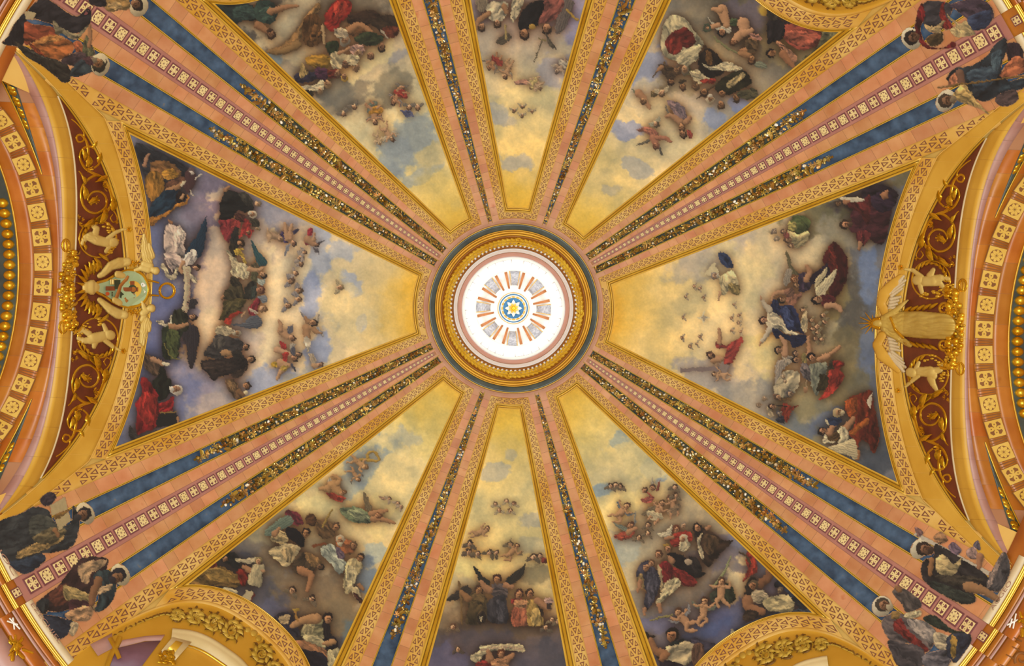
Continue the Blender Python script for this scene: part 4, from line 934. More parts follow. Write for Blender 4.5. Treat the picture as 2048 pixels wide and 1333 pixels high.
def closed_curve(P, n=6):
    P = np.asarray(P, float); out = []; N = len(P)
    for i in range(N):
        a, b, c, d = P[i - 1], P[i], P[(i + 1) % N], P[(i + 2) % N]; t = np.linspace(0, 1, n, endpoint=False)[:, None]
        out.append(.5 * (2 * b + (c - a) * t + (2 * a - 5 * b + 4 * c - d) * t ** 2 + (3 * b - a - 3 * c + d) * t ** 3))
    return np.vstack(out)
def inside(X, Y, P):
    r = np.zeros(X.shape, bool); N = len(P)
    for i in range(N):
        x0, y0 = P[i]; x1, y1 = P[(i + 1) % N]
        if y0 == y1: continue
        r ^= ((y0 > Y) != (y1 > Y)) & (X < (x1 - x0) * (Y - y0) / (y1 - y0) + x0)
    return r
def box(a, k):
    if k < 1: return a
    for ax in (0, 1):
        p = [(0, 0), (0, 0)]; p[ax] = (k + 1, k); c = np.cumsum(np.pad(a, p, mode='edge'), axis=ax)
        n = c.shape[ax]; s = [slice(None)] * 2; e = [slice(None)] * 2; s[ax] = slice(2 * k + 1, n); e[ax] = slice(0, n - 2 * k - 1); a = (c[tuple(s)] - c[tuple(e)]) / (2 * k + 1)
    return a
class Canvas:
    def __init__(s, poly, bare=False):
        s.bare = bare
        s.outline = np.asarray(poly); lo = s.outline.min(0) - 4; hi = s.outline.max(0) + 4
        lo = np.maximum(lo, [-90, -90]); hi = np.minimum(hi, [2138, 1423])
        s.X, s.Y = np.meshgrid(np.arange(lo[0], hi[0], STEP), np.arange(lo[1], hi[1], STEP)); s.lo = lo
        s.rgb = np.zeros(s.X.shape + (3,)) + np.array([.62, .48, .36]); s.fid = np.zeros(s.X.shape, np.int32); s.figs = [None]; s.cur = 0; s.T = (0, 0, 1); s.on = inside(s.X, s.Y, s.outline)
        s.rho = np.hypot(s.X - CX, s.Y - CY); s.light = np.array([-.5, -.86])
        s.warpx = (fbm(s.X / 9, s.Y / 9, 2) - .5) * 2.2; s.warpy = (fbm(s.X / 9 + 50, s.Y / 9 + 7, 2) - .5) * 2.2
        s.gr = fbm(s.X / 26, s.Y / 26, 5); s.big = fbm(s.X / 75 + 3, s.Y / 75 + 8, 5)
    def t(s, P): P = np.asarray(P, float).reshape(-1, 2); return P / s.T[2] + np.array(s.T[:2])
    def sub(s, lo, hi, pad=4):
        x0 = max(0, int((lo[0] - pad - s.lo[0]) / STEP)); y0 = max(0, int((lo[1] - pad - s.lo[1]) / STEP))
        x1 = min(s.X.shape[1], int((hi[0] + pad - s.lo[0]) / STEP) + 2); y1 = min(s.X.shape[0], int((hi[1] + pad - s.lo[1]) / STEP) + 2)
        return None if x1 <= x0 or y1 <= y0 else (slice(y0, y1), slice(x0, x1))
    def sky(s, stops):
        r = [a for a, _ in stops]; c = np.array([hexc(h) for _, h in stops])
        for i in range(3): s.rgb[..., i] = np.interp(s.rho + (s.big - .5) * 90, r, c[:, i])
    def blob(s, x, y, rx, ry, ang, h, al=.8, hard=.3):
        (x, y), = s.t([(x, y)]); rx *= 1.22 / s.T[2]; ry *= 1.22 / s.T[2]
        a = math.radians(ang); dx = s.X - x; dy = s.Y - y
        u = (dx * math.cos(a) + dy * math.sin(a)) / rx; v = (-dx * math.sin(a) + dy * math.cos(a)) / ry
        d = np.hypot(u, v) + (s.gr - .5) * 1.5 + (s.big - .5) * .9
        m = np.clip((1.05 - d) / (1.02 - .9 * min(.92, hard + .22)), 0, 1); m = m * m * (3 - 2 * m) * al
        s.rgb += (hexc(h) - s.rgb) * m[..., None]
    def finish_sky(s, amp=.10):
        b = 1 - np.abs(fbm(s.X / 34 + 13, s.Y / 34 + 5, 4) - .5) * 4; c = fbm(s.X / 60 + 70, s.Y / 60, 4) - .5
        k = np.clip((s.rho - 230) / 120, 0, 1) * 1.0
        v = ((s.gr - .5) * 2 * amp * .7 + (.09 * np.clip(b, -1, 1) * np.sign(c) * np.clip(np.abs(c) * 8, 0, 1) + .14 * c)) * (.35 + .65 * k)
        s.rgb *= (1 + v)[..., None] * (1 + v[..., None] * np.array([.25, 0, -.35]))
    def lay(s, sl, m, col, own=True):
        s.rgb[sl][m] = col[m] if col.ndim == 3 else col
        if own: s.fid[sl][m] = s.cur
    def poly(s, P, h, fold=.34, ang=None, feather=False, flat=False, smooth=True, fine=5.0):
        P = s.t(P); 
        if smooth: P = closed_curve(P)
        sl = s.sub(P.min(0), P.max(0))
        if sl is None: return
        X = s.X[sl] + s.warpx[sl] * (.5 if not flat else 0); Y = s.Y[sl] + s.warpy[sl] * (.5 if not flat else 0); m = inside(X, Y, P)
        if not m.any(): return
        c = P - P.mean(0); ev, vec = np.linalg.eigh(c.T @ c); L = vec[:, 1]
        if ang is not None: L = np.array([math.cos(math.radians(ang)), math.sin(math.radians(ang))])
        al = X * L[0] + Y * L[1]; ac = -X * L[1] + Y * L[0]; size = math.sqrt(max(ev[0], 1) / len(P))
        k = max(1, int(size / STEP * .45)); mb = box(box(m.astype(float), k), k); gy, gx = np.gradient(mb)
        sh = 1.0
        if not flat:
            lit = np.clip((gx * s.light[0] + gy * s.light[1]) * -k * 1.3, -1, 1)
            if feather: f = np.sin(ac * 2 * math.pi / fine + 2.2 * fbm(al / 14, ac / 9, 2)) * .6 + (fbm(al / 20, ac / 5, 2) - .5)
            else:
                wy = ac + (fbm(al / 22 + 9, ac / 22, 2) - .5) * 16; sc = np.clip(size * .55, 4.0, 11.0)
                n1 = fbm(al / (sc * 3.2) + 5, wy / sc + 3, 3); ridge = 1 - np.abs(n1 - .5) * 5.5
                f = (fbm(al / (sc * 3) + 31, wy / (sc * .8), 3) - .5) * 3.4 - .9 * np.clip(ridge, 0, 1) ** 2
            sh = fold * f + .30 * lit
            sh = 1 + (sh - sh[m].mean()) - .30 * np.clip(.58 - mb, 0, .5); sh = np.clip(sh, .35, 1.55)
        col = hexc(h) * (sh[..., None] if not flat else 1.0)
        if flat: col = np.broadcast_to(col, X.shape + (3,))
        else: # cool shadows, warm lights
            col = col * (1 + np.clip(sh - 1, -.5, .5)[..., None] * np.array([.10, 0, -.16]))
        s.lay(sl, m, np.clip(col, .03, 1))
    def limb(s, P, h, w0, w1):
        P = s.t(P); w0 /= s.T[2]; w1 /= s.T[2]
        if len(P) > 2: P = smooth_path(P, 4 * len(P))
        sl = s.sub(P.min(0) - max(w0, w1), P.max(0) + max(w0, w1))
        if sl is None: return
        X, Y = s.X[sl], s.Y[sl]; best = np.full(X.shape, 9.); cr = np.zeros(X.shape); n = len(P) - 1
        for i in range(n):
            a, b = P[i], P[i + 1]; d = b - a; L = d @ d + 1e-9; t = np.clip(((X - a[0]) * d[0] + (Y - a[1]) * d[1]) / L, 0, 1)
            w = (w0 + (w1 - w0) * (i + t) / n); dx = X - a[0] - t * d[0]; dy = Y - a[1] - t * d[1]; q = np.hypot(dx, dy) / w
            c = (dx * s.light[0] + dy * s.light[1]) / w; up = q < best; best = np.where(up, q, best); cr = np.where(up, c, cr)
        m = best < 1
        if not m.any(): return
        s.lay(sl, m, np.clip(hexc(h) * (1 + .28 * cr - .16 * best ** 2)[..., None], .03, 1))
    def ell(s, x, y, rx, ry, h, ang=0, soft=0.0, shade=.25, own=True):
        (x, y), = s.t([(x, y)]); rx /= s.T[2]; ry /= s.T[2]; r = max(rx, ry); sl = s.sub((x - r, y - r), (x + r, y + r))
        if sl is None: return
        a = math.radians(ang); dx = s.X[sl] - x; dy = s.Y[sl] - y; u = (dx * math.cos(a) + dy * math.sin(a)) / rx; v = (-dx * math.sin(a) + dy * math.cos(a)) / ry
        d = np.hypot(u, v); c = (dx * s.light[0] + dy * s.light[1]) / r
        s.lay(sl, d < 1, np.clip(hexc(h) * (1 + shade * c)[..., None], .03, 1), own)
    def head(s, x, y, r, ang, hair='3a2a20', skin='c99a6e', beard=None, turn=0.0):
        a = math.radians(ang); cx, cy = math.cos(a), math.sin(a); px, py = -cy, cx; K = s.T[2]
        o = lambda f, g: (x + r * (f * cx + g * px), y + r * (f * cy + g * py))
        s.ell(*o(.20, -turn * .25), r * 1.0, r * .94, hair, ang)
        if beard: s.ell(*o(-.62, turn * .3), r * .62, r * .6, beard, ang)
        s.ell(*o(-.14, turn * .3), r * .78, r * .62, skin, ang, shade=.45)
        if beard: s.ell(*o(-.75, turn * .3), r * .40, r * .46, beard, ang)
        if r / K > 3.4:
            tone = lambda k: '%02x%02x%02x' % tuple(int(255 * v) for v in hexc(skin) * np.array([k, k * .93, k * .9]))
            s.ell(*o(.10, turn * .45), r * .10, r * .44, tone(.66), ang, shade=0)
            s.ell(*o(-.12, turn * .45 + .34), r * .42, r * .18, tone(.74), ang, shade=0)
            if r / K > 6.5:
                for g in (-.25, .25): s.ell(*o(.06, g + turn * .45), r * .08, r * .12, tone(.38), ang, shade=0)
            s.ell(*o(-.24, turn * .58), r * .12, r * .10, tone(.62), ang, shade=0)
            if not beard: s.ell(*o(-.46, turn * .48), r * .06, r * .17, tone(.55), ang, shade=0)
    # ---- small stock figures
    def cherub_head(s, x, y, r, ang, hair='5a4030', wing='9a8f8c'):
        a = math.radians(ang)
        for g in (-1, 1):
            b = a + g * 2.2; ex, ey = x + 2.6 * r * math.cos(b), y + 2.6 * r * math.sin(b); mx, my = x + 1.6 * r * math.cos(b - g * .5), y + 1.6 * r * math.sin(b - g * .5)
            s.poly([(x, y), (mx, my), (ex, ey), (x + 1.2 * r * math.cos(b + g * .5), y + 1.2 * r * math.sin(b + g * .5))], wing, .2, feather=True, fine=3)
        s.head(x, y, r, ang, hair, 'cfa076')
    def putto(s, x, y, r, ang, hair='4a3428', wing='8f8a90', skin='d0a274', cloth=None, wav=0.0, seed=0):
        """small winged child: head at x,y, body hanging away from the crown direction ang"""
        rn = random.Random(seed + int(x * 7 + y)); a = math.radians(ang) + math.pi + wav; d = lambda L, b: (L * r * math.cos(a + b), L * r * math.sin(a + b))
        P = lambda L, b: (x + d(L, b)[0], y + d(L, b)[1])
        if wing:
            for g in (-1, 1): s.poly([P(1.6, g * .3), P(2.2, g * 1.2), P(3.4, g * (1.5 + rn.uniform(-.2, .3))), P(3.0, g * .9), P(2.4, g * .5)], wing, .25, feather=True, fine=3.2)
        if cloth: s.poly([P(3.0, -.5), P(3.4, .5), P(5.2, .6), P(5.8, .1), P(4.6, -.5)], cloth, .25)
        hip = P(3.7, rn.uniform(-.12, .12))
        s.limb([P(1.2, 0), hip], skin, r * .95, r * .9)
        for g in (-1, 1):
            k = P(5.0, g * rn.uniform(.12, .35)); f = P(6.4, g * rn.uniform(-.05, .4)); s.limb([hip, k, f], skin, r * .62, r * .30)
            e = P(rn.uniform(1.9, 2.6), g * rn.uniform(.7, 1.1)); hnd = P(rn.uniform(1.8, 3.0), g * rn.uniform(1.1, 1.7)); s.limb([P(1.3, g * .45), e, hnd], skin, r * .42, r * .26)
        if cloth: s.poly([P(3.1, -.35), P(3.3, .35), P(4.6, .3), P(4.9, -.1), P(4.2, -.35)], cloth, .25)
        s.head(x, y, r, ang, hair, skin)
    def robed(s, x, y, r, ang, robe, cloak=None, hair='3a2a20', skin='c4956a', hgt=6.0, lean=0.0, spread=1.0, beard=None, arm=0, seed=0, halo=None):
        """standing or seated robed figure seen from the front: head at x,y"""
        rn = random.Random(seed + int(x * 3 + y * 5)); a = math.radians(ang) + math.pi + lean; cx, cy = math.cos(a), math.sin(a); px, py = -cy, cx
        P = lambda f, g: (x + r * (f * cx + g * px), y + r * (f * cy + g * py)); sp = spread
        if halo: s.ell(x, y, r * 1.7, r * 1.7, halo, shade=0)
        s.poly([P(.8, -.5), P(1.2, -1.35 * sp), P(2.6, -1.7 * sp), P(hgt * .6, -1.8 * sp), P(hgt, -2.0 * sp), P(hgt * 1.04, 0), P(hgt, 1.9 * sp), P(hgt * .6, 1.8 * sp), P(2.6, 1.65 * sp), P(1.2, 1.35 * sp), P(.8, .5)], robe, .22)
        if cloak:
            g = rn.choice((-1, 1))
            s.poly([P(1.0, -1.2 * sp * g), P(2.2, -.2 * g), P(3.2, 1.2 * sp * g), P(hgt * .7, 1.9 * sp * g), P(hgt * .9, .8 * g), P(hgt * .8, -1.2 * g * sp), P(2.4, -1.9 * sp * g)], cloak, .26)
        if arm:
            for g in ((-1, 1) if arm == 2 else (rn.choice((-1, 1)),)):
                e = P(2.5 + rn.uniform(-.3, .4), g * 1.9 * sp); h = P(2.2 + rn.uniform(-.8, 1.2), g * rn.uniform(.1, 2.8)); s.limb([P(1.3, g * 1.1 * sp), e], cloak or robe, r * .62, r * .5); s.limb([e, h], skin, r * .40, r * .28)
        s.head(x, y, r, ang + math.degrees(lean) * .5, hair, skin, beard)
    def fig(s, name, label, spec, T=None):
        """one painted figure = one part; spec lines are drawn in order"""
        if T: s.T = T
        lines = spec.strip().split('\n')
        if len(lines) > 1 and all(l[0] == 'C' for l in lines):
            for l in lines: s.fig('painted_cherub', label, l)
            return
        s.figs.append((name, label)); s.cur = len(s.figs) - 1
        for ln in spec.strip().split('\n'):
            w = ln.split(); k = w[0]; nums = [float(v) for v in ' '.join(w[2:]).replace(',', ' ').split()] if k in 'dpwlsf' else None
            if k == 'd': s.poly(np.array(nums).reshape(-1, 2), w[1])
            elif k == 'p': s.poly(np.array(nums).reshape(-1, 2), w[1], .06)
            elif k == 'f': s.poly(np.array(nums).reshape(-1, 2), w[1], smooth=False, flat=True)
            elif k == 'w': s.poly(np.array(nums).reshape(-1, 2), w[1], .22, feather=True, fine=4.2)
            elif k == 'l': s.limb(np.array(nums[2:]).reshape(-1, 2), w[1], nums[0], nums[1])
            elif k == 's': s.limb(np.array(nums[1:]).reshape(-1, 2), w[1], nums[0], nums[0])
            elif k == 'h':
                q = w[1:]; s.head(float(q[0]), float(q[1]), float(q[2]), float(q[3]), *[None if v == '-' else v for v in q[4:7]], **({'turn': float(q[7])} if len(q) > 7 else {}))
            elif k == 'e': q = w[1:]; s.ell(float(q[1]), float(q[2]), float(q[3]), float(q[4]), q[0], float(q[5]) if len(q) > 5 else 0)
            elif k == 'R': # robed x y r ang robe cloak hair hgt lean spread beard arm
                q = w[1:]; n_ = lambda v: None if v == '-' else v
                s.robed(float(q[0]), float(q[1]), float(q[2]), float(q[3]), q[4], n_(q[5]), q[6], 'c4956a', float(q[7]), float(q[8]), float(q[9]), n_(q[10]) if len(q) > 10 else None, int(q[11]) if len(q) > 11 else 1)
            elif k == 'C': q = w[1:]; s.cherub_head(float(q[0]), float(q[1]), float(q[2]), float(q[3]), *(q[4:6]))
            elif k == 'U': q = w[1:]; s.putto(float(q[0]), float(q[1]), float(q[2]), float(q[3]), *[None if v == '-' else v for v in q[4:8]], **({'wav': float(q[8])} if len(q) > 8 else {}))
        s.cur = 0
    def varnish(s, sat=.82, haze=.035):
        """brush grain, broken edges and a slight common tone over sky and figures"""
        H, W = s.fid.shape; jx = ((fbm(s.X / 6, s.Y / 6, 2) - .5) * 4.2 / STEP); jy = ((fbm(s.X / 6 + 40, s.Y / 6 + 11, 2) - .5) * 4.2 / STEP)
        iy = np.clip(np.round(np.arange(H)[:, None] + jy), 0, H - 1).astype(int); ix = np.clip(np.round(np.arange(W)[None] + jx), 0, W - 1).astype(int)
        near = s.rgb[iy, ix]
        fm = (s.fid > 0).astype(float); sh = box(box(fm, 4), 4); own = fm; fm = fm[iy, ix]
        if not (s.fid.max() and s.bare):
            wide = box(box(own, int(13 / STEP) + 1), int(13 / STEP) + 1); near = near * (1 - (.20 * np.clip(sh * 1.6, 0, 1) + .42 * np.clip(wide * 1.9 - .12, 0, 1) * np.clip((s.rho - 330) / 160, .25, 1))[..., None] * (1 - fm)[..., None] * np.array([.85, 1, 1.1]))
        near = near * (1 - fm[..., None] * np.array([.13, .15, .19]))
        g = near.mean(-1, keepdims=True); near = g + (near - g) * np.where(fm > 0, sat, np.clip(1.0 + 2.2 * (near[..., :1] - near[..., 2:])[..., 0], .86, 1.13))[..., None]
        near = np.where(fm[..., None] > 0, np.clip(near, 0, 1) ** 1.12, near)
        near = near * (1 - haze) + np.array([.62, .56, .46]) * haze
        gr = fbm(s.X / 2.6, s.Y / 2.6, 3) - .5 + .8 * (fbm(s.X / 8, s.Y / 8 + 33, 2) - .5)
        s.rgb = np.clip(near * (1 + .08 * gr)[..., None], .02, 1)
    def build(s, root_name, label, cat, group=None, surf=h_dome, z=.0, only_figs=False, mask=None):
        """turn the painted grid into the plaster panel (root) and one child per painted figure"""
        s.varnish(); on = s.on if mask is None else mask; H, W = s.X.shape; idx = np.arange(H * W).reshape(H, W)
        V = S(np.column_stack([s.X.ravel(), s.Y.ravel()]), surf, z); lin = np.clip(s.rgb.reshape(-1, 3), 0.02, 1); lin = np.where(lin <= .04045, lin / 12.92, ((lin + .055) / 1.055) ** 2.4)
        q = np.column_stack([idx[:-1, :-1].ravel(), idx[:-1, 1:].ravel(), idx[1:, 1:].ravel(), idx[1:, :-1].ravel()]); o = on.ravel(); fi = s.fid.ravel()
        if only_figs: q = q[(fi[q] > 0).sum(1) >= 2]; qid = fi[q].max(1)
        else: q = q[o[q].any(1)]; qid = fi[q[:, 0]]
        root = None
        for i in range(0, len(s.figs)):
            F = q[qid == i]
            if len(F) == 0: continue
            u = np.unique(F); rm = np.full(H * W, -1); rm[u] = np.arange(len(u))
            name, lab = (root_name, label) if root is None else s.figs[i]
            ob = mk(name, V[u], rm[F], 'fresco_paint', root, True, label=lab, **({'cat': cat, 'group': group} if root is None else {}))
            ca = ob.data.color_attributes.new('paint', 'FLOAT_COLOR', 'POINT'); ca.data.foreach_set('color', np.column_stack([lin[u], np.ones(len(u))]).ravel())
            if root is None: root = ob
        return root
def panel_canvas(key):
    L = np.concatenate(LOOPS[key][0]); c = L.mean(0); return Canvas(L)
def lettering(text, path, height, m, surf, z, parent, name='lettering', up=1):
    """flat letters set along a picture path"""
    cu = bpy.data.curves.new('t', 'FONT'); cu.body = text; cu.size = 1; ob = bpy.data.objects.new('t', cu); COL.objects.link(ob)
    me = bpy.data.meshes.new_from_object(ob.evaluated_get(bpy.context.evaluated_depsgraph_get())); bpy.data.objects.remove(ob)
    V = np.array([v.co[:2] for v in me.vertices]); F = [tuple(p.vertices) for p in me.polygons]
    P = smooth_path(path, 60) if len(path) > 2 else resample(path, 40)
    sl = np.r_[0, np.cumsum(np.hypot(*np.diff(P, axis=0).T))]; t = (V[:, 0] - V[:, 0].min()) / np.ptp(V[:, 0]) * sl[-1]
    B = np.column_stack([np.interp(t, sl, P[:, 0]), np.interp(t, sl, P[:, 1])]); T = np.gradient(P, axis=0); T /= np.hypot(*T.T)[:, None]
    Tn = np.column_stack([np.interp(t, sl, T[:, 0]), np.interp(t, sl, T[:, 1])]); N = np.column_stack([Tn[:, 1], -Tn[:, 0]]) * up
    return mk(name, S(B + N * (V[:, 1] * height / .72)[:, None], surf, z), F, m, parent)
# ------------------------------------------------------------------ left panel
def paint_W():
    c = panel_canvas('W'); c.sky([(195, 'd9ad40'), (225, 'dcb860'), (262, 'd9c084'), (330, 'd4c196'), (420, 'd0be98'), (520, 'b9ab98'), (640, '8a8694'), (760, '61667e')])
    for b in ((330, 640, 60, 120, 0, '565f8c', .9), (330, 330, 90, 60, 30, '4a5168', .9), (470, 350, 110, 40, 30, '6d6878', .9), (560, 430, 90, 40, 30, '7d7f90', .8), (610, 470, 30, 40, 0, 'bfae94', .6),
              (430, 420, 55, 90, 0, '74697a', .9), (440, 560, 40, 130, 5, 'cbb59a', .95, .6), (425, 690, 45, 60, 10, 'd0bd9c', .9, .6), (380, 780, 60, 40, 20, '8c8494', .9, .5), (360, 800, 50, 50, 0, '666f98', .8), (430, 810, 60, 30, -20, 'a59a94', .9, .5), (400, 860, 60, 25, -18, '6a7096', .9),
              (545, 600, 50, 130, 0, 'd8c8a4', .95, .5), (610, 560, 30, 90, 0, 'd9c9a6', .9, .5), (640, 500, 20, 60, 0, '9aa3b4', .8, .5), (620, 590, 16, 40, 0, '96a0bb', .9, .5), (640, 690, 28, 50, 10, '929db8', .9, .5), (550, 760, 50, 30, -20, '8f98b0', .9, .5), (620, 760, 60, 25, -20, 'a9a394', .8, .4), (585, 800, 60, 18, -20, '8c95aa', .8, .4),
              (700, 560, 14, 18, 0, '9aa4b4', .8, .6), (712, 580, 10, 16, 20, '9aa4b4', .7, .6), (722, 650, 8, 14, 0, '9aa4b6', .9, .6), (690, 640, 40, 70, 0, 'd9c694', .7, .4), (680, 500, 30, 20, 0, '9ea6b4', .7, .5), (395, 470, 20, 60, 0, '6f6878', .8), (310, 480, 25, 60, 0, '55608a', .8)):
        c.blob(*b)
    c.finish_sky()
    A = (260, 270, 5.796); B = (420, 360, 5.796); D = (300, 470, 5.796); E = (240, 640, 5.331); G = (420, 560, 5.127)
    c.fig('painted_figure', 'seated figure in an ochre robe beside an ox', """
d 2e3440 60,100 200,130 420,240 600,330 660,440 560,560 300,520 150,420 100,280
l b98a6a 28 14 170,350 190,270 215,225
d 8a6238 230,330 330,300 480,330 570,410 590,470 480,520 380,500 260,480
d a8782c 190,470 240,420 330,430 380,500 400,590 380,660 310,750 250,770 200,700 170,580
d b8862e 380,420 470,390 560,430 560,470 500,510 400,510
d 6a4838 420,560 520,520 620,480 640,540 560,620 470,670 420,640
l b08258 36 22 440,650 540,610 610,560
e d8cba0 610,0 0 0
p d4c8a8 590,560 640,520 640,580 600,610
p 54383e 640,440 700,400 750,430 760,560 720,640 660,660 620,600 640,520
p 6e5a5c 680,390 720,380 750,420 730,470 690,460
s d8cfc0 8 758,520 780,480 830,460
s cfc4b4 8 700,640 710,680 745,700
e c8bcb0 715 440 26 16 40
""".replace('e d8cba0 610,0 0 0\n', ''), A)
    c.fig('painted_drapery', 'dark blue cloak with a golden lining', """
d b57a2c 230,960 350,930 480,860 540,800 640,770 670,690 690,730 640,810 540,840 450,920 330,990 250,1060 225,1020
d 1e3a54 220,940 250,800 330,720 420,640 520,640 600,650 540,730 530,800 480,860 400,900 300,950
d 241c20 530,720 560,660 640,680 640,750 570,790
l c99a6e 20 14 600,730 620,700
""", A)
    c.fig('painted_monk', 'monk in a black habit with a book', """
d 1e2124 1050,760 1120,640 1240,670 1330,700 1420,790 1440,860 1360,900 1240,870 1200,960 1050,990 1040,880
d 3c3c38 1260,680 1340,670 1420,760 1430,850 1340,810
l b0825c 26 14 1110,640 1160,600
h 1480 800 38 10 8a7a66 c39a70
d 4a2c28 1240,900 1330,930 1340,1000 1260,1010 1220,960
h 1420 920 46 20 cfc2a8 c0926a cfc2a8
""", A)
    c.fig('painted_cardinal', 'two kneeling figures in crimson robes', """
d 8e3038 1040,990 1160,980 1250,990 1220,1060 1190,1200 1120,1240 1060,1120
d 9c3836 1180,1000 1260,1000 1280,1060 1220,1100 1190,1180
d a83432 1330,970 1390,1010 1400,1090 1440,1110 1380,1200 1330,1150 1250,1210 1290,1100
d 2c2c2c 1200,1100 1260,1080 1250,1180 1300,1260 1200,1330 1160,1260
d 3c3a30 1400,980 1490,990 1500,1060 1420,1060
h 1285 1250 42 20 3c2c20 b4855c
h 1370 1130 28 60 4a3026 b4805c
h 1480 1090 30 10 8c8068 c0966c
d d0a840 1230,1330 1300,1310 1330,1333
""", A)
    c.fig('painted_angel', 'angel in a white robe with a dark blue wing', """
w 1c3a56 880,940 885,1080 870,1240 820,1400 700,1480 620,1440 680,1300 780,1160
d ccb8ac 440,1030 540,1060 570,1040 620,1110 650,1140 630,1260 640,1330 620,1420 560,1500 480,1440 400,1330 390,1200 410,1090
l b07c54 20 10 480,1020 445,990
d d8c8b8 560,1050 600,1100 640,1140 600,1230 560,1160
d c0aca4 400,1380 500,1360 620,1440 660,1500 560,1560 460,1520
d bca8a0 410,1420 470,1470 500,1600 430,1500
d d8ccc0 640,1400 720,1330 770,1350 765,1460 700,1500 620,1500
l c89a70 26 18 620,1480 580,1540 600,1600
h 770 1540 40 15 2c2420 c0926c - .4
""", A)
    c.fig('painted_banner', 'long white banner held between two angels', """
d c9bd9c 115,350 150,330 200,390 240,480 320,370 330,400 300,505 215,515 160,410
p cdc09c 375,390 400,360 470,380 475,450 460,540 470,640 455,760 440,860 420,900 360,1010 280,1000 310,920 370,850 390,740 395,620 400,520 380,430
d c4b89a 460,450 540,510 545,560 500,550 470,500
d cfc4a8 70,1000 140,1000 190,1040 240,1000 230,940 260,960 270,1040 200,1070 120,1040
""", D)
    c.fig('painted_angel', 'angel in a green robe with dark wings', """
w 35323c 450,1040 540,1070 575,1150 570,1240 540,1400 480,1560 440,1440 420,1300 370,1180 380,1100
w 3a3840 440,760 500,740 545,770 520,840 450,860
d 253226 150,1080 220,1060 330,1080 380,1140 350,1200 350,1280 300,1400 220,1460 150,1400 135,1240
d 4c5a34 200,1120 290,1100 340,1180 310,1300 340,1400 250,1450 200,1300
d 2e3428 270,890 380,870 440,960 440,1100 340,1120 260,1020
l b98a60 34 22 240,1060 320,1070 430,1040
h 495 955 46 -10 2e2026 b98a64 - -.6
s 8c8444 5 160,1260 220,1380 300,1450 370,1420
""", D)
    c.fig('painted_evangelist', 'old man in a red cloak and dark green tunic writing', """
d 5c4a3c 250,360 330,380 430,440 440,540 380,600 320,560 260,500
d 1e2420 430,500 480,520 500,600 550,660 530,780 480,850 390,840 330,690 400,600
d 8c1c22 210,640 280,620 330,690 400,800 410,900 420,1040 360,1160 250,1200 170,1220 180,1000 170,880 240,780
d a02a26 240,780 330,790 400,850 400,1000 330,1130 240,1080 200,940
d 961e24 420,900 500,870 565,820 560,970 430,990
l c0926c 34 16 350,420 420,450 450,480
p ece2c0 440,460 500,455 530,480 480,490
h 600 745 58 0 d0c8b8 b98a66 d8d0c0 -.4
f 23262a 410,1000 600,980 640,1090 620,1110 420,1150 380,1140
f 9a7a3c 420,990 600,975 605,985 425,1005
l b08058 16 10 615,1050 625,1100
d 3a3a3c 100,1120 200,1240 300,1240 390,1170 330,1280 120,1290
""", E)
    T = B
    c.fig('painted_figure', 'pair of figures in white and brown habits', """
d c4b690 180,810 230,830 330,960 400,1000 440,1010 440,1140 250,1100 250,960
d d4c79e 320,960 440,1000 450,1100 330,1120
d 2e2a24 230,740 300,740 300,800 330,860 280,900 240,840
d c8a63a 290,810 340,800 370,840 420,950 400,970 350,870 300,870
h 350 730 40 20 3a2c20 b08058 - .4
""", T)
    c.fig('painted_angel', 'angel with a teal wing and olive robe', """
w 2f5a64 465,705 520,760 560,830 620,880 655,940 640,1000 560,1000 520,900 500,820
d 6c6046 470,980 540,960 570,1010 560,1050 500,1060
l c49a70 30 18 460,1040 540,1050 610,1030
d 5e5c40 480,1070 560,1080 540,1150 560,1180 500,1240 480,1160
h 615 1105 42 10 35302c c0946c - -.5
w a9b4aa 540,1140 600,1160 640,1150 630,1220 580,1210
""", T)
    c.fig('painted_friar', 'large friar seated in a brown habit', """
d 4a4430 950,500 1010,500 1070,590 1090,690 1110,740 980,740 850,740 870,640 930,580
d 38342a 940,490 1000,490 1050,570 980,600 930,560
d 4c4628 860,760 1000,740 1110,750 1080,830 1000,920 880,990 800,980 850,860
d 5a5434 900,780 1040,770 1060,820 940,900 870,900
l b98860 18 12 830,740 850,710
d 343630 1110,600 1180,540 1230,540 1240,620 1200,740 1110,740 1090,680
d 3c4844 1180,620 1230,590 1240,700 1180,740
h 1280 640 52 0 6a4034 b07c5c
w 7d8690 1280,710 1340,700 1365,750 1320,790 1250,740
""", D)
    c.fig('painted_angel', 'angel in a crimson robe with a grey wing', """
d b03424 850,1010 940,920 1040,880 1070,900 960,960 920,1040
w 5b6270 945,1040 1080,1030 1140,960 1230,940 1300,1000 1300,1050 1230,1085 1080,1070
d 8c2c38 1140,860 1190,790 1240,730 1280,770 1260,850 1230,930 1160,930
d c8b49c 1150,850 1230,880 1240,920 1170,890
h 1310 855 46 10 8a6848 c69c74
l c49a70 16 10 1070,940 1100,900
""", D)
    c.fig('painted_monk', 'monk in a pale grey cowl', """
d b8aa88 770,1070 830,1050 930,1070 960,1130 900,1170 840,1160 760,1150
h 1010 1140 44 10 a59a84 b08860 b0a890
d 4e4c4e 720,1240 800,1150 900,1190 1010,1200 1080,1260 1060,1330 960,1380 800,1400 690,1333
""", D)
    c.fig('painted_monk', 'two monks in dark grey habits', """
d 3f3d40 20,640 100,570 190,580 280,630 330,690 320,740 220,760 120,810 0,800 -60,760
d 55524e 40,620 120,580 160,660 60,720
h 370 688 34 10 2c2824 a87c58
l b88e60 40 34 150,750 190,750
""", G)
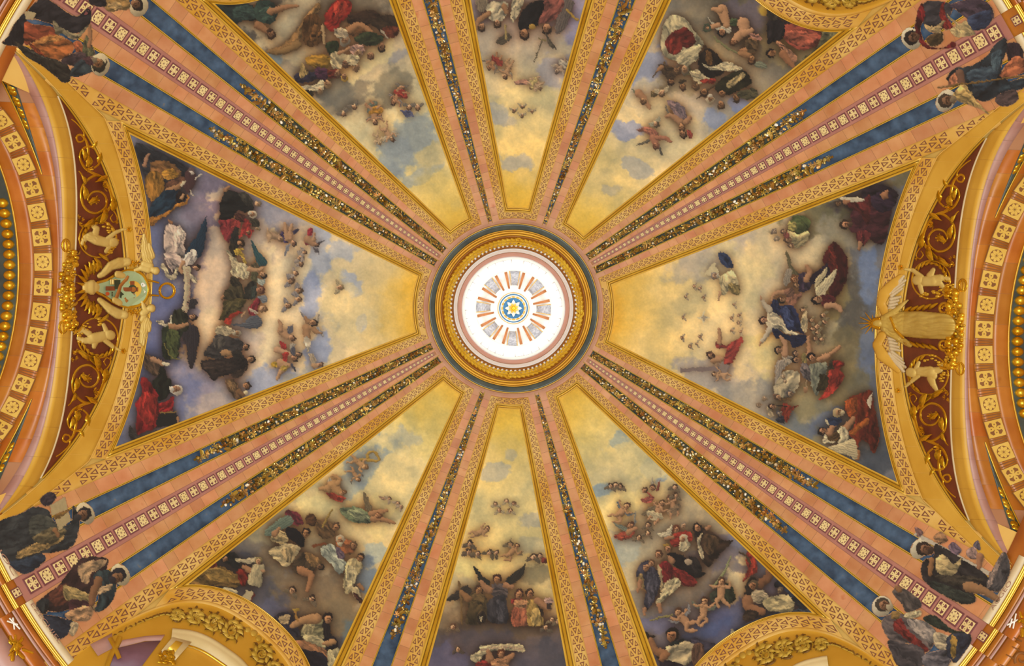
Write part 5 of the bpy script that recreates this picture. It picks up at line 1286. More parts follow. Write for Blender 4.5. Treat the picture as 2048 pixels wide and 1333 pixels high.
    c.fig('painted_friar', 'stout friar in a dark brown habit', """
d 2c2628 -80,830 100,810 230,800 260,740 340,770 390,860 370,930 260,960 120,990 30,1030 -20,960 -90,900
d 3c3230 -60,850 200,840 240,900 100,960 -10,960
d 2e2c2c 220,740 290,710 340,770 310,830 240,800
d 3c302a 250,940 340,920 380,880 330,980 270,1020 220,1000
h 420 815 42 0 2a2420 b08660
""", G)
    c.fig('painted_figure', 'kneeling figure in a tan robe with a lamp', """
d 6a5038 150,1030 240,1020 290,1080 300,1160 340,1210 270,1230 210,1160
d 8a6c48 180,1040 250,1050 260,1120 220,1140
h 375 1085 40 0 33261e a87850
e e0cfa0 365 1160 24 24
l 8a6440 26 18 290,1150 340,1180
""", G)
    for k, (x, y, r, a) in enumerate(((1050, 905, 38, 20), (1060, 975, 30, 40), (1095, 845, 30, 0), (990, 1085, 34, 10), (945, 1165, 38, 0), (1040, 1285, 34, 10))):
        c.fig('painted_cherub', 'cherub head in the clouds', 'C %g %g %g %g 6a5040 a89c94' % (x, y, r, a), B)
    for x, y, r, a in ((905, 110, 34, 20), (905, 200, 34, 10), (795, 265, 36, 10), (825, 15, 34, 10)):
        c.fig('painted_cherub', 'cherub head in the clouds', 'C %g %g %g %g 6a5440 8f8a8c' % (x, y, r, a), G)
    c.fig('painted_putto', 'tumbling putto with a violet sash', 'w 8a8c98 880,770 930,740 900,830 860,900\nd 40366a 820,620 880,600 920,680 900,730 850,720\nl c99c74 30 16 900,690 880,600 870,500\nl c99c74 32 16 930,680 930,600 955,520\nd 3c3a5c 960,600 1000,560 1030,580 980,640\nh 970 735 34 40 3c3038 b88a68', B)
    c.fig('painted_putto', 'tumbling putto with a crimson sash', 'w 5c5a66 1250,720 1340,705 1260,750\nw 6a6670 1190,790 1240,800 1270,860 1220,830\nd a82c3c 1130,580 1180,555 1195,620 1140,660\nd a03040 1090,690 1140,680 1150,740 1110,760\nl b98c66 44 34 1130,690 1200,740\nl c99c74 24 12 1200,690 1215,620\nh 1235 750 34 20 3a2e30 b08464', B)
    c.fig('painted_putto', 'pale putto rolling in a cloud', 'l b59474 40 30 700,640 800,670\nl c4a27c 30 16 690,640 670,580\nl c4a27c 30 16 690,660 690,720\nh 820 690 34 20 7a6450 b89470', B)
    c.fig('painted_putto', 'putto falling head first', 'w 6a6a78 790,500 850,455 855,520 820,560\nl c89a70 40 30 730,530 800,590\nl c89a70 26 14 730,520 720,450 710,420\nh 840 600 34 10 5a4030 c0906a\nw a9a294 820,660 880,650 860,700 830,720', G)
    c.fig('painted_putto', 'two putti with red and yellow drapery', 'd b03030 710,630 760,650 790,700 740,710\nl cfa27a 34 24 690,720 760,740 820,770\nd b8352c 750,760 810,750 790,830 750,840\nl c89c70 44 34 720,860 800,880\nl c89c70 30 16 760,900 720,960 690,1020\nd c8a22c 625,850 680,850 690,900 640,890\nd b89a3c 740,880 800,880 780,930 730,930\nw 4a4c60 830,850 870,890 880,940 850,910\nw 5a5c6c 830,700 870,690 870,780 840,770\nh 865 810 38 40 3a2e2a b88660\nh 910 765 34 30 453a38 b08868', G)
    c.fig('painted_putto', 'winged youth flying with arms spread', 'w b8ac98 1100,350 1120,380 1100,450 1080,460\nw 8c8a90 925,325 960,350 1000,400 980,430 950,390\nw 9da0a8 1090,490 1130,500 1165,590 1140,580\nl b98c60 48 34 990,500 1000,600\nl b98c60 28 18 1010,430 970,380\nl b98c60 26 16 1040,490 1100,540 1140,550\nd d0c4ac 960,600 1010,590 1030,650 1000,760 980,690\nh 1060 440 38 20 3a2c26 b98a62', G)
    c.fig('painted_putto', 'putto half hidden in a cloud by the frame', 'w b4a48c 1010,770 1060,760 1090,830 1050,870\nl c49c72 34 26 1070,880 1110,880\nh 1130 870 34 10 6a4c38 c0946c', G)
    c.fig('painted_cherub', 'faint cherub head high in the golden cloud', 'C 680 575 7 0 a08a60 b8a880', (0, 0, 1))
    r = c.build('fresco_panel', 'wide painted panel on the left with friars, angels and a banner', 'fresco', 'painted panels of the dome')
    Q = lambda *a: [(300 + x / 5.796, 470 + y / 5.796) for x, y in a]
    lettering('CASTITAS HVMILITAS PA', Q((412, 395), (425, 520), (438, 640), (425, 760), (395, 900)), 6.2, 'letter_brown', h_dome, .5, r)
    return r
paint_W()
# ------------------------------------------------------------------ right panel
def paint_E():
    c = panel_canvas('E'); c.sky([(195, 'd6a63a'), (230, 'dcb65a'), (290, 'dcc07c'), (400, 'd8c494'), (470, 'd2be92'), (560, 'b9aa8c'), (650, '8c8468'), (720, '5c6068')])
    for b in ((1440, 500, 70, 40, -20, 'a29a94', .9, .4), (1400, 530, 60, 30, -20, 'b5a88e', .8, .4), (1440, 750, 60, 40, 20, '9f978e', .9, .4), (1500, 800, 60, 40, 25, '8e8a80', .9, .4), (1490, 560, 60, 80, 0, 'dcc894', .8, .2), (1540, 700, 40, 40, 0, 'dcc888', .7, .3), (1590, 480, 60, 50, 0, 'c4b490', .8, .4), (1640, 440, 60, 25, -20, '5a563e', .8, .4),
              (1700, 620, 35, 100, 0, '4c4a44', .9, .4), (1690, 700, 40, 60, 10, '6e6448', .8, .4), (1665, 600, 30, 50, 0, '8a7c50', .7, .4), (1735, 540, 20, 60, 0, '5f7498', .85, .4), (1735, 720, 20, 70, 0, '66748c', .85, .4), (1650, 840, 70, 30, -35, '5c6a84', .8, .4), (1620, 810, 60, 40, -20, '7e7658', .8, .4), (1710, 780, 50, 50, 0, '6a6248', .8, .4),
              (1700, 470, 50, 30, 0, '9a9078', .8, .4), (1760, 900, 40, 40, 0, '3e4650', .9, .3), (1730, 370, 60, 30, -20, '3c3438', .9, .3), (1800, 350, 30, 30, 0, '6e6444', .8, .3), (1580, 870, 50, 30, 25, '6f7678', .8, .4), (1680, 520, 25, 30, 0, 'a89a78', .8, .5)):
        c.blob(*b)
    c.finish_sky()
    A = (1500, 330, 4.9375); B = (1480, 560, 5.554); D = (1500, 740, 6.06); K = (1024, 444, 3.002)
    c.fig('painted_evangelist', 'seated evangelist in a violet and crimson cloak with a book', """
d 2c2230 1100,270 1260,200 1400,230 1460,300 1400,420 1200,420
d 4a2430 1000,470 1120,420 1250,400 1390,420 1380,560 1320,780 1180,740 1100,700 980,640 1000,540
d 34263e 1180,330 1310,270 1420,330 1400,440 1260,460
d 5e2428 960,360 1080,370 1180,300 1190,470 1160,600 1080,480 980,420
d 6a2a30 1060,660 1160,650 1180,720 1120,800 1080,800 1050,720
l b98058 40 20 1330,300 1350,260
p d8cfb4 890,318 1110,330 1115,360 960,370 900,350
l b07c58 24 14 940,370 980,360
h 945 590 52 180 3a2c24 b98460 5a4434
l b88662 26 16 1090,780 1080,830
""", A)
    c.fig('painted_figure', 'dark bearded head looking out behind the evangelist', 'h 870 380 34 180 4a3c30 8a6848', A)
    c.fig('painted_figure', 'small group in green and yellow robes', """
d 56663a 420,510 520,500 600,560 570,640 500,690 440,660 400,590
d a9a058 370,580 440,560 470,630 400,650
d b8a878 380,650 480,690 570,650 570,740 480,830 420,790
h 240 660 30 180 7a6c60 a8927a
h 335 660 30 180 5a463c b08a68
h 380 740 40 200 5c4838 a88260
h 270 730 30 180 8a7c68 b09c80
h 410 800 32 200 6a5644 b08c68
d 8a4c44 330,690 380,670 390,720 350,730
""", A)
    c.fig('painted_angel', 'angel in a dark crimson robe with pale wings', """
d 4c1a1c 830,760 900,820 960,930 960,1090 900,1250 840,1310 780,1270 790,1130 740,1000 720,920 750,850
d 6c2620 780,800 830,860 860,960 870,1100 830,1000 760,900
d 261e32 620,1080 700,1020 770,980 790,1100 720,1180 640,1180 560,1200 590,1120
w c9bb90 640,1220 650,1140 700,1070 770,1005 740,1100 680,1180
w cfc29a 650,1230 720,1150 860,1030 820,1140 760,1240 720,1330 670,1300
d 5a2026 690,1300 770,1280 850,1320 800,1380 720,1400
h 665 1335 52 190 201a1c b08460 - .5
l c89870 34 20 760,1390 860,1400 900,1450
""", A)
    c.fig('painted_angel', 'angel in a violet tunic with an olive wing', """
w 6a6446 345,850 390,900 420,1000 480,1080 430,1080 380,1000
w 9a9080 330,1120 380,1020 420,1060 400,1150 350,1200
d 3c3048 480,1090 540,1060 580,1120 600,1200 540,1260 480,1230
l bc8a62 34 22 560,1130 590,1060 560,1000
h 445 1130 40 180 6a4428 b98458
h 455 1190 34 180 5a4432 b08860
""", A)
    c.fig('painted_angel', 'angel in a rose robe holding up the mantle', """
l c09068 34 16 560,140 430,140 380,170 345,230
d 9a6a54 510,190 600,160 690,150 650,230 600,290 540,290
d 7c5a4a 490,120 560,80 600,120 590,180 520,190
h 465 225 42 180 2c2622 b08662 - .4
""", B)
    c.fig('painted_madonna', 'woman in white with a flowing dark blue mantle', """
d cfc4a8 270,270 330,290 350,340 300,310
d 1f2a50 350,240 430,245 450,380 350,375
d c9bd9e 310,330 390,370 470,440 560,560 700,620 560,610 440,560 350,560 300,500 300,400
l cdbfa4 34 16 330,340 270,270 240,220
l cdbfa4 34 18 330,550 280,640 230,700
l c8986e 14 8 240,220 228,185
l c8986e 14 8 230,700 215,740
d 222d58 455,300 560,280 620,340 660,440 690,560 730,610 640,580 540,560 480,460 450,380
d 1a2448 350,540 430,560 540,620 660,610 730,620 720,700 600,755 550,690 480,650 400,640
d 3a4a7c 470,330 520,300 560,380 600,500 540,520 490,430
h 265 450 46 185 3a2624 bf8c68
""", B)
    c.fig('painted_putti', 'cluster of cherub heads in the dark cloud', '\n'.join('C %d %d 30 190 54402e 8a7c5c' % p for p in ((700, 335), (790, 450), (920, 400), (945, 470), (805, 545), (865, 585), (905, 660), (845, 655), (860, 520))), B)
    c.fig('painted_cloth', 'pale cloth behind the cherub heads', 'd b8a882 680,430 740,350 750,440 740,590 680,540', B)
    c.fig('painted_angel', 'angel with raised arms in a grey-green robe and red cloak', """
d 3c3426 1000,900 1060,890 1050,970 960,1010
d a03026 980,1050 1050,990 1150,1040 1120,1150 1000,1290 880,1330 960,1200
d 8c241e 1040,900 1160,920 1100,1000 1050,990
d 7c8272 770,950 870,920 960,930 950,1060 880,1150 860,1300 800,1200 780,1060
d 38321e 890,1050 980,1080 970,1200 850,1240 880,1130
l c89468 36 18 890,880 1000,830 1110,740
l c89468 34 18 740,880 770,780 755,640
d 8a7c48 690,830 740,830 740,940 690,920
h 800 860 50 200 201a1c b98660 - -.4
""", B)
    c.fig('painted_angel', 'pale winged angel below the blue mantle', """
w a0968a 400,930 470,880 520,940 470,1020 410,1190 385,1130
d a59a88 470,840 580,860 560,930 500,950
l c89870 36 20 500,830 500,720 460,640
h 430 780 46 190 2e2620 b98a64
h 625 890 42 190 241e1e b08662
h 620 820 34 190 3a3230 b08c6c
d 6a6266 680,930 760,950 780,1120 690,1060
""", B)
    c.fig('painted_angel', 'faint musicians with a lute in the light', """
d b4a888 380,1180 470,1040 560,1000 660,1050 640,1200 520,1300 400,1280
e a9805a 730 1225 26 34
s b9a27c 5 735,1120 730,1200
h 480 1080 28 190 9a866c c0a480
h 500 1130 26 190 8a7660 b89c7c
h 550 1270 46 200 6a645c a08a70
h 410 1300 34 190 7a5c48 b08c6c
""", B)
    c.fig('painted_evangelist', 'old evangelist in a rust-red robe with a curly white head', """
d 7a2c18 1200,340 1300,300 1470,250 1500,420 1540,600 1570,800 1530,980 1480,1010 1440,900 1330,860 1290,1000 1250,840 1190,770 1280,650 1190,570 1150,440
d 9c4a1c 1160,380 1290,330 1310,450 1260,590 1180,540
d 5c2018 1340,640 1450,560 1530,640 1560,840 1480,980 1420,860 1340,840
d a85a20 1200,760 1340,640 1440,580 1420,660 1310,740 1260,800
p d8cbb0 1420,370 1480,290 1480,330 1460,460 1440,450
l b07848 30 22 1310,1000 1300,1080
h 1075 520 60 180 b8a274 b08860 c8b890
l b8855c 44 28 1150,720 1200,660 1250,600
""", D)
    c.fig('painted_angel', 'young angel in a brown vest with a cream wing', """
w cdbf94 950,930 1100,900 1250,840 1300,980 1280,1090 1200,1040 1060,1010
d d0c49e 1060,740 1130,690 1200,780 1180,860 1080,900 1070,820
d 5c4628 930,810 1050,750 1090,850 960,880
d cabf9c 870,860 930,790 950,850 1040,880 900,900
l c08c62 40 20 960,770 1000,700 1040,640
p d4c8a4 915,600 950,610 975,650 960,670 920,640
d 28385c 930,590 1080,580 1110,640 1000,680
h 880 745 54 190 241e1c b98660 - .3
""", D)
    c.fig('painted_figure', 'group of figures with a violin and a red robe by the frame', """
d 8a3222 380,470 430,400 500,440 580,440 500,510 460,630 400,600
d 2c3040 310,600 390,560 420,650 340,640
d a89878 200,440 260,480 290,560 230,570
s 7c5a30 8 350,370 430,350 500,370
f 2c2420 320,425 450,440 450,455 320,440
h 340 335 40 190 5a4638 b48c68
h 490 295 46 210 4c4a4c a08468
h 270 450 42 190 3a2c26 b08462
h 175 350 32 190 9a8468 bca080
h 115 430 34 190 8c7a64 b89c7c
h 365 530 36 200 4a4a54 8c7c6c
""", D)
    c.fig('painted_figure', 'man in a red cloak holding a tall cross', """
f 8c7a78 1010,878 1290,868 1320,855 1300,890 1010,905
f 9a8880 1240,850 1300,840 1290,905 1260,910
d a83c34 1225,720 1290,740 1370,690 1390,710 1350,790 1320,850 1270,850 1285,770 1230,760
l c49468 14 8 1245,730 1250,680 1242,640
l c49468 22 16 1210,830 1260,825
h 1195 800 24 180 4a3024 b88860 4a3024
""", K)
    c.fig('painted_putto', 'putto supporting the foot of the cross', 'U 1218 915 15 190 4a3226 6a6268 cda074', K)
    c.fig('painted_figure', 'white-bearded figure in blue and cream with a triangular halo', """
f e0d2a4 1155,312 1212,240 1262,345
d 2c3c66 1238,185 1300,200 1332,275 1280,270 1250,240
d cdbd8c 1250,330 1330,300 1370,430 1310,410 1270,440 1250,390
d 8c7c4a 1300,370 1365,380 1360,440 1310,420
l c49a70 10 6 1250,430 1240,475
h 1218 325 24 180 8a8078 b89270 b0a690
""", K)
    c.fig('painted_dove', 'pale dove in a star of light', 'f ece0b4 1150,535 1160,565 1195,575 1160,585 1150,620 1140,585 1110,575 1140,565\nf b8aa90 1150,555 1175,575 1150,600 1140,578', K)
    for x, y in ((1045, 450), (1095, 390), (1125, 402), (1150, 455), (1030, 572), (1022, 700), (1070, 745), (1110, 735), (1130, 690)): c.fig('painted_cherub', 'faint cherub head circling the dove', 'C %d %d 11 %d 8a7458 b4a284' % (x, y, 180), K)
    for x, y in ((1335, 500), (1365, 560), (1318, 578), (1365, 607), (1322, 655), (1372, 660)): c.fig('painted_cherub', 'faint cherub head beside the white-bearded figure', 'C %d %d 11 180 9a7c5c c4b08c' % (x, y), K)
    return c.build('fresco_panel', 'wide painted panel on the right with a woman in a blue mantle', 'fresco', 'painted panels of the dome')
paint_E()
# ------------------------------------------------------------------ upper left, top and upper right panels
def paint_NW():
    c = panel_canvas('NW'); c.sky([(195, 'd8ae40'), (235, 'dcb958'), (300, 'd6c07c'), (380, 'cfc090'), (470, 'cfbf92'), (560, 'b9a988'), (650, '9a8c74'), (760, '4e4a44')])
    for b in ((830, 280, 60, 60, 0, '9aa098', .9, .5), (790, 310, 30, 30, 0, '9aa29e', .8, .5), (850, 345, 40, 12, -30, 'a2a496', .8, .6), (870, 310, 40, 20, -30, 'd0bc84', .8, .5), (760, 230, 40, 26, -30, 'd8ca9e', .95, .6), (690, 190, 60, 34, -30, '847a66', .95, .5), (790, 170, 50, 40, -30, '8a8068', .9, .5), (730, 130, 70, 20, -32, 'd0be8e', .95, .5), (660, 180, 50, 25, 30, '6e6a5e', .9, .5), (620, 110, 40, 20, 0, 'c8b488', .8, .5), (800, 110, 25, 12, -40, '8e8c8a', .8, .5),
              (560, 80, 60, 40, 0, 'c0b08c', .9, .4), (720, 20, 60, 30, 0, '6a6050', .9, .4), (540, 120, 20, 16, 0, '7e9296', .8, .6), (500, 40, 40, 40, 0, 'b0a284', .8, .4), (590, 30, 40, 30, 0, 'c4b490', .8, .4), (700, 270, 40, 20, 40, 'd4c69a', .8, .5), (900, 380, 60, 30, 30, 'd6bc70', .6, .2)): c.blob(*b)
    c.finish_sky()
    A = (512, 0, 3.002); Z = (0, 0, 3.002)
    c.fig('painted_figure', 'reclining figure in dark green robes by the frame', """
d 233438 1230,10 1330,0 1480,20 1537,60 1537,120 1450,130 1400,150 1300,130 1260,80
d 35504e 1400,60 1480,30 1537,70 1537,110 1420,120
d 1c2426 1250,80 1330,110 1290,140
""", Z)
    c.fig('painted_prophet', 'prophet in a teal robe with arm stretched out', """
d 2c4442 0,20 80,0 130,60 110,130 60,140 0,110
d 3f5c54 20,60 90,40 100,100 40,120
l b08058 22 10 90,70 170,45 250,35
l a87850 24 14 10,150 60,180 100,200
h 90 205 30 70 4a3426 a87a54 4a3426
""", A)
    c.fig('painted_lion', 'shaggy brown lion beside the red robe', """
d 8a6a40 80,300 170,260 260,160 290,100 330,60 380,10 390,50 330,110 290,200 230,300 140,325
d 5c4024 290,110 350,80 400,140 410,220 370,270 310,280 280,220
d 74502c 320,170 370,150 390,210 350,250 315,230
l 9a7848 26 14 250,270 160,310 80,310
e 3a2818 345 215 14 10
l c0a070 10 8 400,160 410,260
""", A)
    c.fig('painted_evangelist', 'bearded man in a bright red robe leaning down', """
d 3c2c24 560,90 700,60 740,110 660,150 560,140
d 9c2822 430,60 480,0 560,0 570,70 520,130 460,190 420,160 410,100
d b03a2c 470,20 540,10 540,80 480,120
d 6c4a2c 540,160 640,140 690,180 640,230 560,210
l b88456 26 14 560,180 620,150 690,190
h 535 240 34 100 8a8070 b08660 a09888
d b4a486 470,170 540,180 540,230 480,220
""", A)
    c.fig('painted_figure', 'crouching men in brown and green at the panel edge', """
d 3a2e24 690,120 830,90 850,190 790,220 720,170
d 34402c 590,230 680,190 770,230 720,270 640,270
h 755 285 26 100 3a2c22 8a6244
d 6a3424 760,170 850,160 850,210 780,230
s b8a890 6 750,180 790,230
""", A)
    c.fig('painted_figure', 'group in golden and green robes', """
d 2c3a26 420,260 490,250 490,320 440,330
d a67e28 310,340 430,330 440,400 380,410 300,380
d b8a880 450,320 540,330 530,400 460,410
d b08a7c 560,280 640,270 640,330 580,330
h 690 335 24 90 6a4c38 a87c58
h 615 320 26 100 9a7c5c b08c66
h 600 405 24 90 8a6a4c b08860
h 540 380 26 90 6a4a38 a87c58
l b88a60 12 8 500,320 560,290
d c4b48c 550,330 620,340 600,390 550,380
""", A)
    c.fig('painted_figure', 'group in cream, blue and violet robes with a crown', """
d 2c2c44 230,450 300,430 380,450 330,490 250,500
d 4c2c48 350,410 440,420 420,480 370,470
d c9bd98 250,520 350,510 400,480 400,540 310,545 240,530
d 6c2c24 430,420 490,420 500,460 440,470
d a89058 260,430 280,380 310,440 270,470
h 430 505 26 80 9a7c54 b88e64
h 530 465 24 80 c09a3c a87c58
h 490 440 22 90 6a4c3c a87c58
h 385 545 20 80 8a7458 b8946c
d 3a3428 250,545 340,545 330,590 270,580
""", A)
    for x, y, r, a in ((525, 685, 18, 60), (590, 640, 18, 60), (875, 530, 18, 100), (920, 645, 18, 90), (970, 645, 18, 90)): c.fig('painted_cherub', 'cherub head in a grey cloud', 'C %d %d %d %d 6a4c38 7c7468' % (x, y, r, a), A)
    c.fig('painted_putto', 'putto in a coral drape falling through the cloud', 'U 825 615 17 100 4a3026 8a8078 bf8a60 a83c30 .5', A)
    c.fig('painted_putto', 'putto with a blue drape', 'U 740 695 17 80 5a3c2c - c08c62 6a7468 -.6', A)
    c.fig('painted_putto', 'putto with a yellow and red drape', 'U 715 735 17 60 5a3c2c 8a7c6c c4946a b88428 .5', A)
    c.fig('painted_putto', 'pale putto flying at the edge of the white cloud', 'U 815 835 17 40 6a4a34 b8ac94 d0a478 - .3', A)
    c.fig('painted_drapery', 'blue drape under two cherub heads', 'd 5a5f86 870,660 930,670 950,700 900,700', A)
    c.fig('painted_putto', 'pale putto half lost in the white cloud', 'U 745 860 12 60 a8865c c8b890 d4b488', A)
    return c.build('fresco_panel', 'upper left painted panel with a lion and a man in a red robe', 'fresco', 'painted panels of the dome')
paint_NW()
def paint_N():
    c = panel_canvas('N'); c.sky([(195, 'd6aa36'), (235, 'dbb650'), (290, 'dcc07a'), (380, 'd9c48a'), (460, 'cdbb8e'), (540, 'a99c88'), (620, '857a78')])
    for b in ((1036, 322, 30, 16, 0, 'b3aa94', .9, .6), (1010, 240, 30, 14, 10, 'b8ac94', .8, .5), (1110, 145, 40, 30, -20, 'a49c98', .9, .5), (980, 80, 30, 40, 0, 'a89c88', .9, .4), (1140, 30, 30, 40, 0, '8a84a0', .9, .4), (960, 20, 30, 30, 0, '7c747c', .9, .4), (1060, 190, 50, 20, 0, 'd6c48e', .8, .5), (985, 150, 30, 40, 0, 'c4b48e', .8, .4), (1000, 230, 20, 20, 0, 'a9a69a', .7, .6)): c.blob(*b)
    c.finish_sky()
    A = (512, 0, 3.002); B = (1024, 0, 3.002)
    c.fig('painted_angel', 'angel in a white robe upside down in view', 'd c0b494 1390,20 1500,10 1510,70 1480,120 1410,120 1390,80\nl b08258 18 12 1400,80 1340,120 1325,170\nl b08258 18 12 1490,40 1510,80\nh 1450 140 26 90 4a3626 b08460\nw 8a7c68 1320,0 1390,0 1370,70 1330,60', A)
    c.fig('painted_angel', 'kneeling child beside the white-robed angel', 'w 5c5244 1440,250 1500,200 1537,220 1480,270\nh 1355 165 24 100 4a382c a87c58\ns b8a060 5 1495,150 1500,230', A)
    c.fig('painted_angel', 'pair of angels in black and rose robes with golden sprays', """
w 6e6460 300,0 370,10 340,120 300,190 260,180
d 17181e 40,110 90,30 160,0 200,20 170,140 110,170 50,180
d b8ac8c 0,0 70,0 40,80 0,130
d 8c5048 200,0 310,0 290,80 230,130 160,140 190,60
s c09a3c 8 330,60 370,100 400,120
h 75 205 32 90 3a2a20 a87850
h 210 175 30 90 3a2c24 a87a56
e b8923c 120 160 20 16
""", B)
    c.fig('painted_sword', 'thin sword hanging point down', 'f 6c6450 180,230 190,235 135,375 128,372\nf 8a7c50 160,225 205,240 200,250 158,236\nd 5a5448 200,200 230,240 270,300 220,270', B)
    c.fig('painted_angel', 'red-draped putto pair at the left edge', 'U 1400 405 16 90 5a3c2c 8a7c6c b88458 9c3c30 .8\nU 1495 460 17 60 5a4030 9a8c74 c4986c - .9', A)
    c.fig('painted_cherub', 'cherub heads wreathed in a small cloud', '\n'.join('C %d %d 13 90 7c6444 b4a684' % p for p in ((10, 665), (62, 640), (120, 670), (60, 695))), B)
    c.fig('painted_putto', 'faint putto in pale drapery', 'U 270 430 16 100 6a5a54 b0a494 b89c80 b8ae9c .6', B)
    c.fig('painted_putto', 'faint pair of putti with rose and yellow veils', 'd c08c74 10,500 60,475 110,490 90,510\nU 115 525 13 90 7a6048 b8a884 c4a078 - .9\nU 170 530 13 80 8a6c50 - c8a880 c4b070 -.8', B)
    return c.build('fresco_panel', 'narrow top painted panel with angels and a hanging sword', 'fresco', 'painted panels of the dome')
paint_N()
def paint_NE():
    c = panel_canvas('NE'); c.sky([(195, 'd4aa38'), (240, 'dab856'), (300, 'd9c07c'), (390, 'd5c190'), (470, 'cdbb92'), (540, 'b0a48e'), (640, '8a8274'), (740, '5c5648')])
    for b in ((1290, 140, 30, 40, 0, '8088a0', .9, .5), (1250, 260, 30, 16, 10, '9498ac', .9, .6), (1310, 200, 40, 30, 0, 'b9ad90', .8, .5), (1430, 240, 30, 16, 30, '8c96ac', .9, .6), (1480, 210, 30, 14, 30, '7c88ac', .9, .6), (1340, 230, 50, 30, 20, 'c4b48c', .9, .5), (1280, 340, 30, 14, 30, 'a8a498', .8, .6), (1220, 380, 20, 12, 0, 'b4aa90', .7, .6), (1350, 280, 40, 26, 0, 'd4c498', .8, .5), (1400, 60, 40, 50, 40, '78705e', .9, .4), (1480, 130, 60, 30, 40, '8a806a', .9, .4), (1430, 100, 50, 16, 40, 'a89a78', .7, .5), (1500, 40, 40, 40, 0, '5e5660', .8, .4), (1560, 90, 50, 30, 30, '948660', .8, .4), (1380, 170, 40, 30, 20, '8f8468', .8, .4), (1300, 60, 16, 40, 20, '8c8878', .8, .4), (1530, 20, 16, 12, 0, 'c8a43c', .8, .3)): c.blob(*b)
    c.finish_sky()
    B = (1024, 0, 3.002); F = (1536, 0, 3.002)
    c.fig('painted_pope', 'figure in a red robe under a wide white cope', """
d b8ae88 900,200 920,130 970,90 1050,120 1090,180 1130,230 1150,260 1110,350 1050,400 1000,370 940,350 895,290
d 6c2420 930,230 980,180 1050,170 1100,230 1080,290 1010,280 960,300 920,270
d 842c24 940,250 1000,220 1020,300 970,330 930,300
d c4b890 990,330 1080,280 1140,280 1100,370 1010,390
d 3c2c20 1120,330 1160,270 1180,330 1140,360
""", B)
    c.fig('painted_saint', 'bearded monk with a staff', """
s 6a5434 5 845,465 915,375
d 4a3a2a 880,390 930,390 980,420 990,450 950,480 910,450
h 955 490 24 100 3c2c22 a8784e 4a3828
h 990 420 28 90 5c4632 b08458 6a5644
l a87c54 14 8 900,400 870,430
""", B)
    c.fig('painted_saint', 'grey-haired man in an olive habit', 'd 54523a 1020,420 1070,400 1060,450 1030,450\nh 1040 420 26 80 7a6c58 b08860', B)
    c.fig('painted_figure', 'man looking out below the grey-haired man', 'h 1025 520 22 90 5a4030 a8784e\nd 4a3c2c 1005,500 1045,495 1040,480 1010,480', B)
    c.fig('painted_saint', 'bishop in a white and red mitre', 'd c4b48c 1070,430 1140,420 1190,470 1130,500 1090,480\nd 9c3428 1130,480 1220,470 1210,500 1150,500\nh 1100 515 26 90 6a5038 b08458 6a5038', B)
    c.fig('painted_saint', 'young man in a white scarf and dark cloak', """
d 241e1c 1120,340 1180,290 1240,340 1280,420 1200,470 1130,430
d c8ba94 1140,380 1200,400 1290,370 1390,420 1300,430 1240,420 1190,420
d 6a4a28 1170,300 1200,330 1195,390 1165,370
s 5a4630 6 1110,590 1180,540 1260,480
h 1155 555 24 90 4a3426 a8784c
""", B)
    c.fig('painted_bishop', 'bishop in a dark embroidered cope', """
d 2c2c1e 1250,480 1380,420 1440,490 1370,540 1290,570 1220,540
d b09c6c 1290,500 1380,440 1395,460 1310,530
d 55523c 1350,560 1450,530 1480,580 1400,600
h 1190 595 26 90 b8a888 b0845c c8bca4
h 1260 560 22 100 6a4c34 a8784e
h 1255 630 24 90 5a4430 a8784e
h 1345 590 24 80 4a382a 9a7048
""", B)
    c.fig('painted_putto', 'putto holding a wreath with a white wing', 'w c4bca4 1170,100 1230,150 1310,160 1310,195 1240,190\nl cf9c6e 34 20 1260,60 1280,110 1290,150\nl cf9c6e 22 12 1250,60 1210,50\nl c8966a 16 10 1240,150 1180,170\nh 1260 195 26 100 201e22 b8845c', B)
    c.fig('painted_wreath', 'small green laurel wreath', 's 4a5a48 6 1160,150 1150,175 1170,190 1190,180 1180,150 1160,148', B)
    c.fig('painted_putto', 'putto crowned with green leaves', 'd 46583e 1310,120 1350,110 1360,150 1320,160\nl cf9c70 36 24 1390,140 1390,180 1350,230\nl cf9c70 24 14 1390,200 1440,180\nd a87868 1420,200 1480,210 1500,240 1440,230\nh 1330 250 26 100 5a3c28 b8845c', B)
    c.fig('painted_putto', 'dark putto carrying a long palm', 's 8a8a5c 7 1210,220 1290,290 1370,320\nl a87850 34 22 1440,260 1450,300\nl b88458 22 12 1440,300 1380,300\nl b08054 20 12 1420,330 1370,320\nd 5c4a34 1400,240 1470,250 1470,310 1420,310\nw 7c8470 1450,370 1520,380 1530,410 1470,400\nh 1440 360 26 100 4a3424 a8784e', B)
    c.fig('painted_angel', 'angel in a violet veil diving with a red sash', """
w 7c7464 920,620 950,680 1000,720 960,720 930,680
d 8c7478 930,600 1000,620 1040,660 1050,730 1000,720 960,660
d 7a6a74 980,620 1040,650 1040,700 1000,680
l b88860 22 12 1010,730 960,700 930,700
l b88860 20 12 1050,730 1070,710
d a04438 1050,780 1080,790 1085,830 1060,830
h 1020 765 22 70 5a3c28 b08054
h 1025 805 24 70 4a3424 b08058
""", B)
    c.fig('painted_angel', 'angel in a coral veil with dark wings diving', """
w 6a6454 745,875 830,830 850,830 810,860
w 5c5a50 870,840 910,930 890,920
d a86a54 750,780 810,760 870,790 880,830 840,830 800,800
l bc7c5c 24 16 850,830 870,880
l bc7c5c 16 10 870,830 920,830 950,850
h 862 875 20 80 6a4430 b87c58
""", B)
